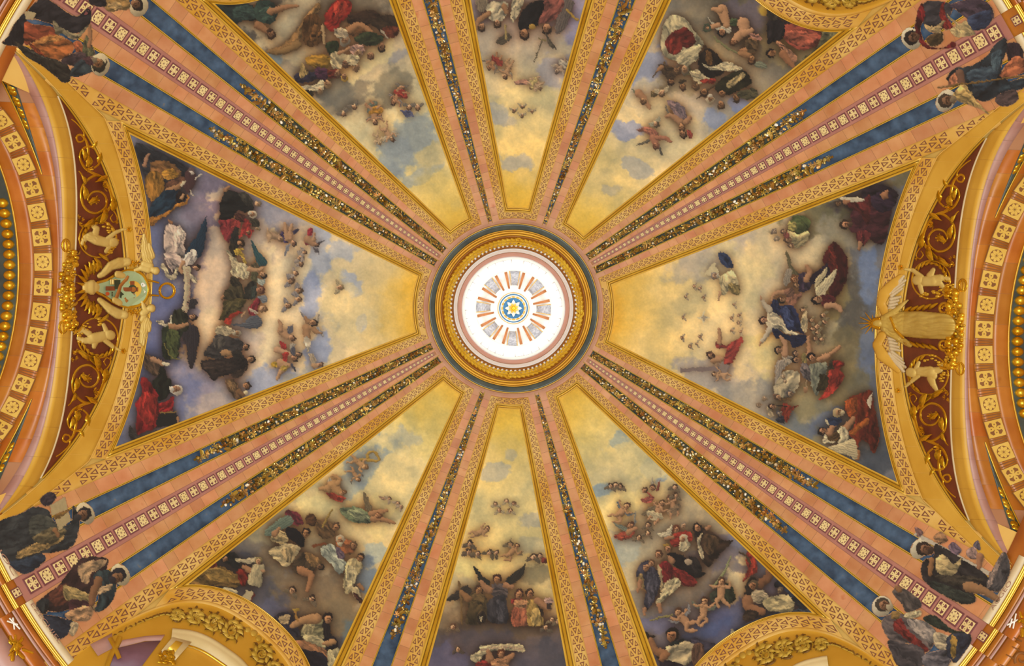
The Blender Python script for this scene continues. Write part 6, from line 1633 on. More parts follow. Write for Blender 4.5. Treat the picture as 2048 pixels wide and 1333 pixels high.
    c.fig('painted_putto', 'putto draped in green near the rib', 'w 6c7a5c 715,530 760,560 800,580 770,600\nl c08c60 24 16 760,560 800,600\nl c08c60 16 10 800,610 830,650\nh 790 608 20 90 6a4c30 b08458\nh 850 560 20 80 6a5a38 9a8054', B)
    c.fig('painted_cherub', 'cherub heads among green and blue veils', 'C 900 560 22 80 6a5238 c0b08c\nC 865 745 20 60 6a5a40 a8a488', B)
    c.fig('painted_prophet', 'prophet in a rose-red robe beside the frame', """
d 3c2c34 90,130 150,110 260,170 240,200 120,200
d 9c4a3c 100,150 230,140 320,200 300,270 200,300 120,260 80,200
d b05c48 110,190 220,190 300,220 220,280 140,260
d 6a6a4c 340,180 440,150 430,200 330,270 280,310 240,340 200,350 290,290
d 24222a 0,130 60,110 100,150 90,230 30,250 0,260
d a8785c 50,250 110,280 170,340 150,380 100,320
l b07850 24 12 90,320 150,400
h 20 320 30 180 201c20 a8784e
d 3c3830 0,20 60,80 50,120 0,110
""", F)
    return c.build('fresco_panel', 'upper right painted panel with bishops and a red-robed figure', 'fresco', 'painted panels of the dome')
paint_NE()
# ------------------------------------------------------------------ lower left, bottom and lower right panels
def paint_SW():
    c = panel_canvas('SW'); c.sky([(195, 'd8ac3c'), (240, 'd9b858'), (300, 'd2c07c'), (380, 'cfc292'), (470, 'cfbf8c'), (560, 'c4b284'), (650, '8c8068'), (760, '4c4a50')])
    for b in ((735, 920, 60, 40, -40, '98a098', .9, .6), (800, 880, 30, 20, 0, 'b4b094', .8, .5), (790, 950, 50, 40, -40, 'd8c690', .95, .7), (700, 970, 30, 30, 0, '98a29c', .8, .6), (640, 1010, 40, 26, -30, 'd8c890', .9, .6), (770, 1010, 40, 20, 20, 'd6c48a', .9, .6), (760, 1110, 30, 20, 0, '9aa49c', .8, .6), (730, 1160, 20, 40, 20, '5f7080', .9, .5), (620, 1180, 90, 50, 20, '6e604c', .95, .5), (560, 1110, 50, 30, 30, '786a54', .9, .5), (680, 1240, 50, 50, 0, '7a6a50', .9, .4), (540, 1230, 40, 30, 30, '58586c', .9, .4), (700, 1290, 20, 40, 0, '5e6e70', .8, .4), (520, 1070, 30, 20, 0, '9a9070', .8, .4), (470, 1140, 40, 30, 0, '4c4e58', .9, .4), (740, 1050, 40, 20, 30, 'cfbe88', .8, .6)): c.blob(*b)
    c.finish_sky()
    A = (512, 888, 2.996); Z = (0, 888, 2.996)
    c.fig('painted_evangelist', 'figure in an ochre robe with a dark hood reading', """
d 7c6030 1170,760 1250,730 1340,740 1420,790 1440,840 1400,860 1300,850 1200,850 1140,840
d 9a7c3c 1230,740 1330,750 1410,800 1330,830 1240,800
d 6a2620 1220,700 1290,700 1300,740 1220,740
d 1e2428 1330,660 1400,650 1440,700 1420,760 1380,730 1320,700
d 7c241c 1420,760 1480,770 1470,850 1440,840
d c0b490 1410,690 1480,690 1537,680 1537,710 1440,715
l b88458 20 12 1500,760 1460,740
h 1350 690 24 -60 22201e a87850
""", Z)
    c.fig('painted_book', 'open books lying by the frame', 'f c9bb90 1480,880 1520,890 1500,940 1450,920\nf 6a2c28 1500,940 1520,890 1528,900 1508,948\nd cabd94 1350,860 1420,880 1400,900 1330,890', Z)
    c.fig('painted_bishop', 'group of bishops with mitres and a crozier', """
d 742c38 180,400 260,420 280,480 230,490 190,450
w 6c8070 50,530 130,460 200,430 220,480 150,520 80,560
h 330 460 34 -80 6a4a2c a8784c
d 5a3c24 300,440 340,420 365,450 350,490 300,480
d 6a5032 370,460 440,470 480,540 420,570 370,540
s a88a3c 6 400,500 440,420 455,400
h 480 500 26 -80 5a422c a8784c
d 9a5c34 480,560 600,600 570,660 500,640
h 505 580 28 -90 b8a888 b08458 c0b494
h 585 610 24 -80 6a5034 a87850
""", A)
    c.fig('painted_friar', 'friar in a white habit with a black cloak', """
d b09c6c 90,560 140,520 190,550 180,600 110,590
d 14161e 180,510 240,510 290,570 280,620 230,590 190,560
d c0ae80 80,640 180,600 260,620 240,680 180,740 110,690
d a8946a 150,640 240,630 200,720
h 300 535 28 -90 2a201c a8784c
l b8885c 18 12 110,540 140,510
""", A)
    c.fig('painted_pope', 'seated figure in a pale blue cope with a book', """
f 8a4a24 335,610 420,590 425,605 345,625
d a3ac9c 400,620 460,600 490,660 540,720 500,780 430,700 390,660
d 6c5a6c 480,620 520,640 530,690 490,680
d 4a3c2c 250,660 330,660 380,720 300,790 220,760
d 8a6a40 290,650 350,670 400,720 340,740
l b88052 26 14 270,760 330,790 310,880
h 385 740 22 0 2a2420 7c5c40
""", A)
    c.fig('painted_monk', 'monk in a cream habit looking down', """
d b8a878 560,690 620,700 640,740 600,800 560,890 530,880 530,780
d c8ba8c 540,740 600,750 590,840 550,870
d c0b084 560,860 610,870 640,940 600,930
h 625 685 26 -60 3a2c22 a8784c
l a8784c 14 10 620,850 640,870
d 4c2c24 580,890 630,920 640,960 600,930
""", A)
    c.fig('painted_saint', 'standing woman in white at the left', 'R 15 705 24 -80 b8ac84 - 8a7c50 6 0 .9', A)
    for x, y in ((218, 880), (335, 930)): c.fig('painted_cherub', 'cherub face in the brown cloud', 'C %d %d 22 -60 3c2c22 7c6c54' % (x, y), A)
    c.fig('painted_saint', 'seated woman with long dark hair in olive and white', """
d 2a2a3c 110,1040 200,1010 250,1100 260,1160 180,1120
d b8a074 140,1040 200,1030 190,1080 150,1080
d 8a8560 290,1090 350,1040 430,1080 420,1150 340,1170 270,1150
d a89c70 300,1060 350,1050 340,1130 280,1140
l c0905c 34 18 360,1050 290,1060 220,1090
d 221e24 400,1030 440,1080 450,1180 410,1170
d b0a67c 280,1150 400,1160 420,1230 320,1210
d 9a6c48 240,1180 320,1190 420,1240 440,1333 340,1280 250,1230
d 1a1c2c 270,1240 400,1260 440,1333 440,1380 300,1380 290,1300
d b4aa80 440,1220 500,1230 490,1333 450,1380 430,1290
d 181a28 400,1170 470,1160 490,1220 430,1230
l c0905c 20 14 460,1190 410,1200
h 430 1050 32 -70 241c1c b8865a - .3
s c08c3c 6 230,1000 250,1060
e b09038 240 995 22 10
""", A)
    c.fig('painted_putto', 'putto with a golden ribbon high in the blue sky', 's c9a23c 8 620,95 690,100 735,105 730,70 700,45 670,60 672,85\nU 655 140 18 0 8a6840 - d0a068 - .5', A)
    c.fig('painted_putto', 'small winged putto below the ribbon', 'U 610 215 14 20 6a4a30 7a7468 c89864 - .6', A)
    c.fig('painted_putto', 'putto in a red drape with white wings', 'w b8aa90 430,250 440,200 470,250 460,290\nd a03a28 420,290 490,300 540,330 500,350 440,320\nl c8985e 34 22 460,250 500,290\nl c8985e 24 12 430,270 385,270\nl c8985e 16 10 490,240 500,210 460,195\nh 522 292 20 -20 7a5430 b8865a', A)
    c.fig('painted_angel', 'flying angel in a pale green robe', """
w 7c6c4c 645,285 690,370 680,410 650,380
d 6c7c5c 500,390 600,380 650,400 700,450 680,475 600,475 530,440
d 8a9470 540,400 620,400 680,450 600,455
l bc8858 18 10 700,450 760,455 830,475
l bc8858 18 10 690,420 740,410 785,405
h 730 432 20 -10 7a4c2c b88254
""", A)
    c.fig('painted_putto', 'small rose-draped putti at the cloud edge', 'd b08c6c 730,310 780,330 760,340\nC 800 330 13 -30 6a4c3c b09c80\nC 845 360 13 -30 7a5c44 b8a488\nC 870 380 12 -30 7a5c44 b8a488', A)
    return c.build('fresco_panel', 'lower left painted panel with bishops and a seated dark-haired woman', 'fresco', 'painted panels of the dome')
paint_SW()
def paint_S():
    c = panel_canvas('S'); c.sky([(195, 'd8ac38'), (240, 'dab850'), (300, 'd9c078'), (380, 'd8c58a'), (470, 'd4c084'), (540, 'c8b480'), (600, 'a08c68'), (650, '5c5048'), (720, '4a4650')])
    for b in ((990, 940, 26, 16, 0, 'b0aa92', .9, .6), (1020, 910, 12, 10, 0, 'b4ac90', .7, .6), (1060, 1040, 30, 16, 0, 'a8a28c', .8, .6), (960, 1130, 50, 24, 0, 'd8c888', .9, .6), (1080, 1150, 40, 16, 0, '8c7e5c', .9, .5), (910, 1180, 40, 26, 0, 'b0a480', .8, .5), (1000, 1260, 120, 26, 0, '54483c', .95, .5), (960, 1290, 80, 30, 0, '4c4448', .9, .4), (900, 1320, 40, 26, 0, '54506a', .9, .4), (1100, 1310, 40, 40, 0, '44424a', .9, .4), (1090, 1200, 30, 26, 0, 'b8a878', .8, .5), (890, 1240, 26, 20, 0, '74644e', .9, .4), (1060, 1090, 30, 14, 0, 'b4aa88', .7, .6)): c.blob(*b)
    c.finish_sky()
    A = (512, 888, 2.996); B = (1024, 888, 2.996)
    for T, pts in ((A, ((1435, 360), (1500, 345), (1460, 400), (1525, 405))), (B, ((10, 360),))):
        for x, y in pts: c.fig('painted_cherub', 'small cherub head in the golden cloud', 'C %d %d 15 -90 7c6040 b8a880' % (x, y), T)
    c.fig('painted_putto', 'putto with raised arms among the clouds', 'U 1385 515 18 -70 6a4a34 - c49868 - .9', A)
    c.fig('painted_cherub', 'dark cherubs at the left edge of the cloud', 'C 1280 600 20 -80 3c2c22 6a5c48\nC 1275 650 20 -80 3a2a22 6a5a48\nC 1330 660 18 -60 5c4630 7c6c50\nC 1400 655 20 -60 4a3828 6c6048\nC 1440 655 16 -40 5a4430 6a5c48\nC 1525 605 20 -60 4a3828 7a6c50', A)
    c.fig('painted_putto', 'putto leaning out at the right of the panel', 'U 30 615 18 -80 5a3c28 8c7c5c c0905e - .6\nC 130 680 20 -80 4a3426 6a5c48\nC 170 675 18 -80 5a4030 6c5e48\nd 742c28 180,690 215,680 215,710 180,715', B)
    c.fig('painted_angel', 'winged pilgrim in a brown habit with a staff', """
w 3c3630 1140,940 1190,890 1260,850 1290,900 1220,930
s 8a6a3c 7 1215,830 1230,960 1235,1080
d 54462c 1270,920 1330,890 1380,920 1390,1000 1370,1070 1260,1080 1270,1000
d 6a5634 1300,900 1370,910 1360,960 1300,960
l a87848 22 14 1270,930 1230,890
h 1335 880 28 -80 4a3020 a8784a
""", A)
    c.fig('painted_dog', 'small dark dog beside the pilgrim', 'd 2c2420 1330,1030 1360,1000 1380,1040 1365,1075 1335,1075\nd b8aa88 1340,1040 1355,1035 1350,1070', A)
    c.fig('painted_angel', 'angel in a dark grey dress with wide dark wings', """
w 2a2c28 1300,735 1360,790 1400,830 1390,870 1350,840 1320,790
w 262a26 1537,790 1510,800 1490,850 1537,870
d 5c5254 1410,850 1480,840 1510,880 1490,930 1420,920
d 34343e 1400,930 1480,910 1500,960 1510,1070 1400,1070 1385,1000
d 484854 1440,940 1480,950 1490,1060 1450,1060
l b8845a 22 14 1400,880 1370,860 1350,830
l b8845a 18 12 1500,850 1537,860
h 1445 815 30 -90 4a2c20 b07c50
""", A)
    c.fig('painted_angel', 'angel in a salmon dress', """
w 33302a 0,790 60,740 80,720 60,800 0,840
d 8c2c28 0,930 60,930 50,960 0,960
d b06848 10,980 90,960 110,1080 0,1090
d a85c40 0,990 40,980 50,1085 0,1085
d b8865a 20,940 90,940 80,980 20,980
h 42 905 30 -80 4a2c20 b07c52
""", B)
    c.fig('painted_angel', 'angel in a golden dress offering a vase', """
d a88844 100,940 150,940 170,1000 190,1085 100,1090 90,1000
d c0a25c 120,1000 160,990 170,1080 120,1085
d 3a2c22 150,960 190,1010 180,1040 165,1000
l b8845a 20 12 150,940 190,970 225,990
d 4a3a34 205,950 240,950 230,990 210,985
d c09a8c 195,930 240,925 245,955 200,960
h 108 900 28 -90 3c2a1c b07c50
""", B)
    c.fig('painted_cherub', 'cherub faces in the dark cloud under the angels', 'C 1180 1100 20 -90 6a4630 7c6850\nC 1210 1235 18 -90 54402e 5c5048', A)
    c.fig('painted_cherub', 'dim cherub faces below the vase', 'C 240 1055 18 -90 6a4e38 8a7858\nC 200 1105 18 -90 54402e 6c6050\nC 275 1065 18 -90 5a4632 7a6c54', B)
    c.fig('painted_banner', 'pale banner with an inscription held by a child', """
d c4b68c 1290,1270 1340,1240 1340,1212 1420,1205 1537,1203 1600,1210 1604,1250 1537,1240 1420,1242 1370,1260 1330,1310 1290,1300
""", A)
    c.fig('painted_putto', 'child in red lifting the banner', 'd 8c2c28 1320,1310 1400,1300 1440,1333 1330,1345\nl b8845a 26 16 1400,1290 1390,1250\nl b8845a 24 14 1500,1300 1537,1270\nd b8845a 1420,1300 1500,1290 1510,1345 1420,1345\nh 1470 1262 26 -90 6a3c24 b8845a', A)
    r = c.build('fresco_panel', 'narrow bottom painted panel with standing angels and a banner', 'fresco', 'painted panels of the dome')
    lettering('AVE GRATIA PLENA', [(512 + x / 2.996, 888 + y / 2.996) for x, y in ((1345, 1246), (1420, 1231), (1500, 1228), (1600, 1240))], 5.5, 'letter_brown', h_dome, .5, r)
    return r
paint_S()
def paint_SE():
    c = panel_canvas('SE'); c.sky([(195, 'd6aa3a'), (240, 'd9b858'), (300, 'd4c07c'), (380, 'd0c08e'), (470, 'ccbc8c'), (560, 'a59a80'), (650, '827a6c'), (760, '5a5a70')])
    for b in ((1240, 880, 30, 14, -30, '9aa49a', .8, .6), (1200, 980, 30, 14, -10, '8ea0a0', .9, .6), (1310, 945, 26, 16, 30, '8c9aa0', .9, .6), (1280, 920, 60, 30, 20, 'd4c48e', .8, .6), (1240, 1010, 50, 26, -20, 'dac88c', .9, .6), (1380, 1010, 60, 30, 35, '9c9074', .9, .5), (1290, 1080, 60, 26, -10, 'a89c80', .9, .5), (1240, 1110, 30, 30, 0, '9aa096', .8, .5), (1420, 1050, 40, 40, 0, '8a806a', .9, .4), (1430, 1110, 60, 30, -30, '6a6670', .9, .4), (1350, 1180, 70, 40, -20, '75695a', .9, .4), (1320, 1250, 40, 20, -10, '6a6884', .9, .4), (1480, 1180, 26, 50, 10, 'd0bf94', .9, .6), (1440, 1240, 60, 26, -20, '54587c', .9, .4), (1270, 1160, 40, 30, 0, 'b8ab88', .9, .5), (1560, 1240, 50, 20, 20, '3c4254', .9, .4), (1490, 1080, 30, 20, 30, '7c7c8c', .8, .4), (1400, 1270, 60, 14, -30, '4c5a84', .8, .4)): c.blob(*b)
    c.finish_sky()
    B = (1024, 888, 2.996); F = (1536, 888, 2.996)
    c.fig('painted_saint', 'kneeling woman in a brown habit with a long cloak', """
d 3c2c22 1090,540 1130,500 1200,530 1270,580 1330,580 1290,620 1220,690 1180,740 1130,690 1110,620
d 54402c 1150,540 1240,580 1200,660 1150,640
d b8aa88 1110,520 1140,510 1130,600 1150,680 1130,690 1110,600
d 2a2220 1090,500 1120,480 1150,510 1110,560
h 1110 505 26 -110 2a2220 b8845c
l b8845c 12 8 1170,510 1190,495
""", B)
    c.fig('painted_saint', 'woman in a red bodice with a white wing and lyre', """
w cfc4a4 860,540 920,530 950,490 960,520 930,560
d 9a3024 950,560 1000,530 1070,530 1080,580 1030,600 960,620
d c0b490 1000,600 1030,560 1070,600 1040,640 1000,640
l b8845c 14 10 960,560 920,570
h 985 515 24 -90 6a3c26 b8845c
h 1025 570 24 -60 c4b898 b88a64
h 1030 490 20 -80 8a7c68 b8906c
""", B)
    c.fig('painted_saint', 'crowned woman in black with roses in her lap', """
d 1c1a1e 930,660 1000,660 1060,700 1120,760 1160,780 1100,810 1040,770 970,730
d 7c2422 960,740 1040,770 1110,830 1080,860 1010,840 970,790
d 2a2628 1060,680 1110,690 1140,760 1090,770
e b8a488 1055 710 26 18
l b8845c 18 10 960,700 940,680
h 935 630 26 -80 6a4c2c b8845c
e b08a34 925 608 18 8
""", B)
    c.fig('painted_saint', 'woman in crimson and white with an embroidered mantle', """
d 7c2024 880,730 930,700 970,760 950,820 900,830 880,790
d a8946c 870,740 890,740 915,880 900,900 880,820
d c4b68c 920,830 990,810 1010,850 940,910 880,960 860,950 900,890
l b8845c 16 10 880,970 890,1010
h 878 665 26 -70 5a3c28 b8845c
""", B)
    c.fig('painted_saint', 'veiled woman in a grey-blue cloak', """
d 38384a 745,790 760,730 810,700 840,720 870,770 890,830 860,920 810,1000 790,960 800,880 760,830
d 4c4c5e 810,780 870,800 860,900 820,960
d 9a8050 750,800 780,780 790,850 760,870
l b8845c 16 8 770,830 755,890
l b8845c 12 8 795,990 795,1025
h 805 740 28 -70 3c3a4c b8865e
h 835 720 22 -60 6a4c34 b8865e
""", B)
    c.fig('painted_putto', 'putto with a palm below the saints', 's 9a9054 6 830,1060 900,1040 960,1030\nU 995 1010 24 -80 5a3c28 8c8c90 c8966a - -.9', B)
    c.fig('painted_putto', 'standing putto with green wings', 'd 3c4438 1190,900 1260,870 1260,940 1200,950\nU 1155 945 24 -90 4a3022 6c7466 cc9a6c - .15', B)
    c.fig('painted_putto', 'putto holding a tall palm against dark leaves', 's 9aa06c 7 1200,860 1260,790 1310,680\nd 2c3628 1270,840 1320,860 1340,930 1290,960 1260,900\nU 1255 830 24 -80 5a3c28 - cc9a6c - -.15', B)
    c.fig('painted_warrior', 'helmeted woman holding a red banner', """
d 9c3426 1420,640 1460,700 1470,760 1420,800 1380,830 1410,760 1400,700
s 5a4830 6 1360,650 1400,670 1430,720
l 8a5c3c 28 18 1490,840 1537,800 1537,770
d 2a2420 1400,850 1430,800 1460,810 1440,900 1400,960
d a89a7c 1440,890 1500,880 1537,920 1500,960 1440,940
l a8744c 34 22 1410,940 1420,980 1500,1010
d 3c3028 1400,1000 1480,1010 1460,1050 1390,1060
h 1445 850 30 -60 5c4c38 a8744c
""", B)
    c.fig('painted_sea_monster', 'long dark fish-tailed prow by the arch', """
d 2c3448 1330,1120 1400,1080 1537,1030 1600,1010 1700,1000 1760,1010 1700,1030 1560,1060 1420,1120 1340,1140
w b0a888 1310,1150 1320,1110 1340,1140
""", B)
    c.fig('painted_figure', 'figure with a cream sleeve leaning on the prow', """
d b8aa7c -30,950 40,910 130,910 160,960 140,1010 60,1010 0,1000
d 1e2430 30,850 120,800 190,860 250,960 280,1010 200,1000 150,940 100,880
d 2c3a58 60,820 110,810 170,880 140,920
h 70 880 18 -60 6a5a48 8c7458
d 3c4a5c 150,1000 260,990 280,1020 180,1020
""", F)
    c.fig('painted_saint', 'long-haired figure in a white tunic with a dark cross', """
f 2e241c 780,1130 810,1125 930,1320 900,1335
f 2e241c 770,1180 850,1140 860,1160 780,1195
d 3c3a50 1080,1160 1160,1190 1220,1200 1180,1260 1090,1240
d b4a682 930,1220 1010,1180 1080,1200 1090,1270 1040,1333 940,1345 910,1280
d 1e2a2c 950,1200 1020,1170 1030,1185 960,1215
d 2a2230 900,1300 980,1310 1060,1345 900,1360
d 6a4c3c 1080,1220 1140,1200 1150,1300 1090,1345
l a8744a 26 18 910,1260 860,1240 830,1180
l a8744a 26 18 920,1270 900,1290
h 960 1150 42 -80 1e1a1a a8744c - -.2
""", B)
    c.fig('painted_angel', 'angel in a coral robe with grey wings blowing', 'w 7c8474 600,475 680,500 700,530 660,520\nw 8a8c84 720,500 745,400 740,480\nd a84a34 605,560 660,530 710,530 740,520 720,560 660,580\nl c08c60 18 12 700,530 740,510\nh 710 490 22 -60 5a3826 b8845a', B)
    c.fig('painted_putto', 'putto running with spread wings', 'U 690 375 20 -60 5a3c28 6c7880 cc9a68 - .2', B)
    c.fig('painted_putto', 'pair of putti with a red sash under long wings', 'w 7c6c50 770,430 820,380 870,380 860,410\nU 895 360 20 -70 5a4028 - c8966a c8b890 .1\nU 945 330 18 -80 6a4430 - c8966a 8c7458 -.6', B)
    c.fig('painted_angel', 'rose-robed angel with tall red wings', 'w 8c4838 860,275 890,215 880,280\nw a8a08c 840,200 850,260 830,280\nd a85448 770,340 830,310 850,330 820,360\nd a84c3c 800,290 830,300 850,330\nh 795 280 20 -60 5a3c28 b8845a\nh 840 265 20 -60 5a4030 b8865c', B)
    for x, y in ((620, 250), (590, 255), (650, 255), (975, 262), (980, 310), (815, 490), (810, 540), (760, 565)): c.fig('painted_cherub', 'dim cherub head in the clouds', 'C %d %d 18 -80 4c3828 7c6c54' % (x, y), B)
    return c.build('fresco_panel', 'lower right painted panel with women saints and a red banner', 'fresco', 'painted panels of the dome')
paint_SE()
# ------------------------------------------------------------------ prophets painted over the feet of the marble bands
def saint(box_, figs, label):
    x0, y0, x1, y1 = box_; c = Canvas([(x0, y0), (x1, y0), (x1, y1), (x0, y1)], True)
    for name, lab, spec, T in figs: c.fig(name, lab, spec, T)
    return c.build('painted_prophet', label, 'fresco figure', 'prophets painted on the marble bands', z=3.2, only_figs=True)
Z5 = (0, 0, 6.06); Z1 = (0, 0, 3.002); C9 = (0, 888, 2.996); C12 = (1536, 888, 2.996); C4 = (1536, 0, 3.002)
def build_saints():
    saint((-10, -10, 230, 175), [('painted_prophet', '', """
d 2c2c36 20,520 100,440 240,210 330,130 440,20 560,-20 900,190 1080,90 1090,290 930,400 700,320 560,270 350,230 290,330 280,520 180,560
d 23222a 90,480 200,250 260,300 290,520 200,560
f cbb98a 300,140 440,155 400,240 310,230
d 9a4c30 300,270 420,300 640,330 700,440 640,480 400,520 300,530
d 33312e 180,510 300,560 560,680 740,740 830,800 860,960 760,1000 640,900 480,780 340,700 230,590
d 54524c 280,560 560,700 740,740 600,720 420,660
d b86c34 380,540 560,430 700,430 860,500 900,560 860,650 740,720 560,690 420,620
d c88a48 400,510 560,440 720,430 780,470 600,520 480,530
d 8c4024 340,520 420,560 560,690 420,620
d 8a8266 640,260 680,260 730,330 900,400 960,400 1060,310 1065,330 950,470 860,470 740,400 690,430
d b0623c 890,520 960,500 1010,560 1000,640 930,640
d 66684a 1040,440 1080,480 1150,650 1080,700 1000,640
l b88458 26 14 1080,560 1095,420 1090,300
d 4a3c44 740,740 900,640 1010,640 1050,740 900,800
d 34424e 960,740 1100,740 1150,840 1040,900 900,930 840,880
""", Z5), ('halo', 'cream halo', 'e d8c9a0 1215 785 112 138 0', Z5), ('painted_head', 'bearded head in profile', 'h 1190 780 84 35 3a3a2c a8784c 8a7c60 -.4\nd 2c2420 1130,830 1200,860 1280,760 1270,700 1300,760 1230,860 1150,870\nd 5c3c44 1020,700 1090,690 1130,780 1060,780', Z5)], 'upper left painted prophet in an orange robe, lower of two')
    saint((120, -10, 310, 60), [('halo', 'cream halo', 'e d8c9a0 835 40 52 62 30', Z1), ('painted_prophet', '', """
d a8864e 620,10 680,-20 760,-20 780,50 720,60 650,70
d 2c2a34 540,-20 620,-20 640,30 590,40 540,20
d c0a068 640,30 700,10 740,40 690,60
h 820 25 38 35 2a2224 8a6244
""", Z1)], 'upper left painted prophet cut off by the top edge')
    saint((-10, 970, 195, 1155), [('halo', 'cream halo', 'e d8c9a0 512 418 50 68 -30', C9), ('painted_prophet', '', """
d 3c3444 240,330 300,290 340,320 300,370 260,370
d 343c44 120,420 200,380 290,400 330,480 420,480 440,370 475,480 440,610 330,650 220,665 110,740 30,690 -20,600 -20,480
d 4c524e 190,440 300,440 340,520 260,570 180,540
d a88c56 110,650 220,590 330,540 390,560 300,620 110,690
d 6a6248 200,560 320,500 400,520 330,590 240,600
d 2c3c54 110,700 250,660 265,710 160,780 80,750 50,700
f c8b684 300,372 390,318 406,392 312,432
f c8b684 330,455 410,410 426,460 352,522
d 8a6a34 330,430 415,395 400,415 335,455
l a8784c 16 10 330,520 350,550
h 498 425 44 -30 2a2a30 8a6448 3c3a40
""", C9), ], 'lower left painted prophet holding two open tablets')
    saint((55, 1095, 265, 1295), [('halo', 'cream halo', 'e d8c9a0 722 785 52 68 -30', C9), ('painted_prophet', '', """
d 3e2a2e 410,770 480,690 600,680 650,700 620,800 580,900 520,960 320,1010 230,950 350,850
d 6a3c30 300,900 400,840 420,940 330,970
d 2c343c 220,950 290,930 280,1020 230,1000
d bc9c74 465,750 520,710 640,695 600,750 545,780 525,840 490,820
d a8945e 380,850 480,880 560,920 570,1000 530,950 400,940
d 4c2c34 420,940 530,950 560,1010 430,1010
d bf966c 390,1020 500,970 560,990 530,1060 430,1055
d 2c364c 265,1030 430,1060 440,1100 400,1150 350,1175 290,1100
d c8b48c 425,1075 470,1080 445,1150 418,1140
d 2f424c 560,790 650,760 700,840 680,930 630,990 570,1005 590,920
d c0a47c 580,870 670,840 660,880 590,900
l 9a6c48 26 18 590,820 560,900 550,960
h 705 795 46 -30 2a2a34 8a6444 34303a .4
""", C9)], 'lower left painted prophet in a maroon robe with cream folds')
    saint((1820, 1040, 2030, 1215), [('halo', 'cream halo', 'e d8d0b4 908 628 50 66 30', C12), ('painted_figures', 'pale ladder with small figures', """
f d8d0bc 870,545 890,530 1335,770 1320,790
d 8c6a6c 880,500 930,530 900,560
d a8805c 990,560 1040,530 1075,580 1030,600
d 7c6880 1080,620 1110,590 1160,640 1120,670
d a88c88 1190,640 1240,620 1250,690 1200,680
l b88460 24 14 1270,680 1260,750
d 6a6478 1230,610 1260,580 1270,640
""", C12), ('painted_prophet', '', """
d 2f2e34 930,700 990,680 1000,600 1080,640 1160,690 1310,790 1330,850 1230,880 1250,940 1180,960 1040,900 960,850 920,790
d 44403a 1000,790 1150,790 1300,810 1200,850 1080,840
d 343e3c 960,820 1100,860 1240,930 1160,960 1020,890
l b08458 34 18 1200,860 1290,880 1370,930
d c4b07c 1010,690 1060,670 1110,720 1160,690 1130,770 1080,790 1010,770
l a8784c 18 12 980,700 970,780
d 54545c 1310,840 1390,675 1430,660 1450,770 1400,870 1360,890
d 9a8a84 1310,850 1385,680 1410,665 1340,840
h 940 632 46 200 3a2c28 8a6248 4a3830
""", C12)], 'lower right painted prophet with a scroll beside a pale ladder')
    saint((1735, 1160, 1960, 1345), [('halo', 'cream halo', 'e d8d0b4 682 975 58 64 30', C12), ('painted_prophet', '', """
d 5c5656 745,890 790,860 850,890 910,940 910,985 830,1010 800,960
d 6a6266 680,1070 760,1010 850,1040 960,1080 1010,1140 960,1250 880,1190 800,1200 730,1180
d a49c98 830,1060 920,1060 1000,1120 990,1200 900,1150
d bcb094 1000,1130 1100,1170 1060,1240 1000,1210
d 842c2a 750,1080 800,1040 830,1110 955,1225 930,1250 800,1150 755,1120
d 4c4a54 720,1180 800,1200 880,1200 940,1250 930,1333 800,1345 740,1260
d 6a6a78 930,1270 1070,1240 1075,1345 950,1345
d 2c3a34 930,1040 1000,1030 1100,1110 1190,1130 1100,1135 960,1080
d 323c54 1080,1150 1200,1140 1215,1190 1130,1310 1080,1270
d a8883c 1100,1150 1130,1170 1120,1280 1095,1260
d c8bc94 820,1020 910,1000 915,1030 840,1050
d 9a7c44 740,1010 790,1010 780,1050 740,1050
l a8784c 18 12 790,880 770,860
h 695 968 46 200 4a4238 9a7050 b8ac8c
""", C12)], 'lower right painted prophet in a pale robe with a red sash')
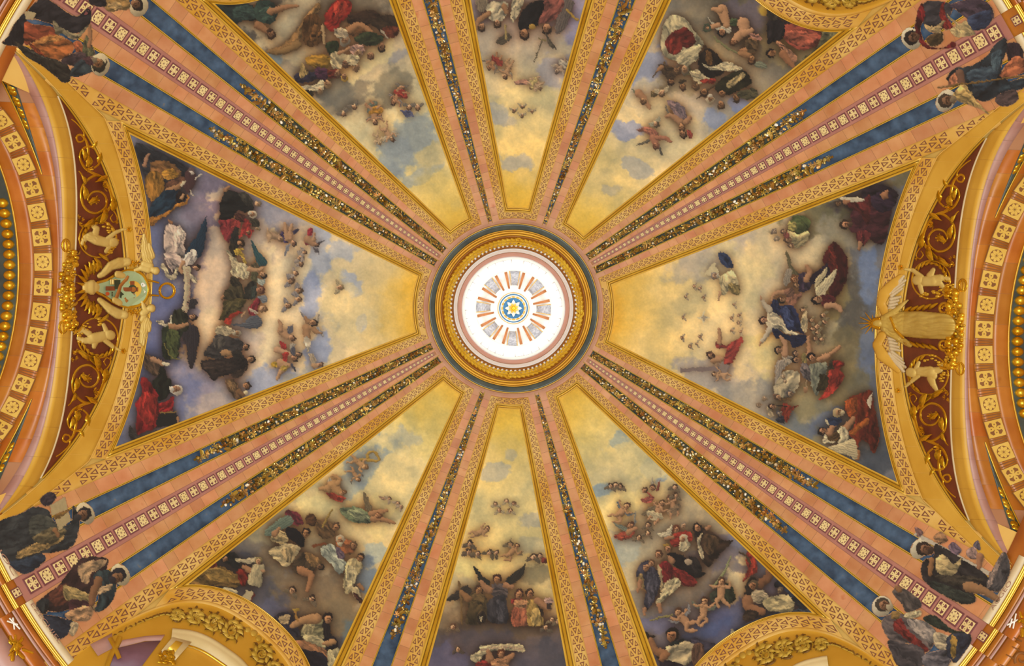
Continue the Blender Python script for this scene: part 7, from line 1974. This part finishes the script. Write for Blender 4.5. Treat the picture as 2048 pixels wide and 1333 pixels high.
    saint((1795, -10, 2010, 110), [('halo', 'cream halo', 'e d8d0b4 860 232 56 68 -30', C4), ('painted_prophet', '', """
d 40404c 900,60 950,10 1050,10 1110,40 1080,120 1040,180 960,180 930,130
d 4c4056 1090,30 1250,-10 1340,40 1350,120 1250,170 1190,110 1130,60
d 34446a 1200,110 1330,60 1330,150 1240,185
d 782026 880,160 920,20 945,90 915,170 950,260 1040,290 1110,250 1125,280 1030,295 940,285 900,230
d 8c2c2c 1030,60 1060,10 1060,80 1110,160 1060,180 1040,120
d 54442c 950,230 1040,190 1050,250 990,280
d bca474 940,145 1000,160 1060,120 1040,175 1030,200 960,185
d c4b07c 1062,45 1080,90 1150,140 1190,125 1245,205 1220,212 1130,222 1095,180 1130,150 1085,110
h 870 225 46 170 2a2224 7c5840
""", C4)], 'upper right painted prophet in a red cloak with an unrolled scroll')
    saint((1865, 65, 2060, 245), [('halo', 'cream halo', 'e d8d0b4 1066 605 54 70 30', C4), ('painted_prophet', '', """
d 3c2f3c 1430,270 1500,260 1537,330 1500,420 1450,380
d 2a3644 1070,480 1120,410 1220,395 1320,330 1350,280 1420,225 1435,280 1400,420 1440,500 1370,580 1290,610 1200,560 1170,500
d 3c5268 1200,430 1330,400 1385,440 1300,540 1215,500
d 4a6478 1340,330 1400,300 1390,400 1350,420
d b86c48 1390,450 1480,340 1560,370 1560,420 1450,465
d 2c3e50 1380,540 1450,490 1560,470 1560,520 1420,560
d c07c58 1090,470 1130,430 1135,510 1085,515
l 8a6450 26 16 1150,440 1175,540
d c4a664 1110,570 1180,505 1240,590 1330,690 1260,650 1140,605
d 5c4c50 1380,570 1480,540 1500,600 1430,640 1370,620
s 8a6a34 5 1020,527 1250,495 1560,452
h 1075 605 46 170 4a3c30 8a6448 8c7c60
""", C4)], 'upper right painted prophet in a dark blue robe with a staff')
build_saints()
def ledge_names():
    lettering('EZECHIEL', [(61, 1210), (90, 1251), (118, 1289)], 8.5, 'letter_brown', h_dome, 4.2, CORN['SW'])
    lettering('IOC', [(-4, 1104), (12, 1128), (27, 1153)], 8.5, 'letter_brown', h_dome, 4.2, CORN['SW'])
    lettering('AGGEO', [(1986, 1222), (2004, 1196), (2024, 1166)], 8.5, 'letter_brown', h_dome, 4.2, CORN['SE'])
ledge_names()
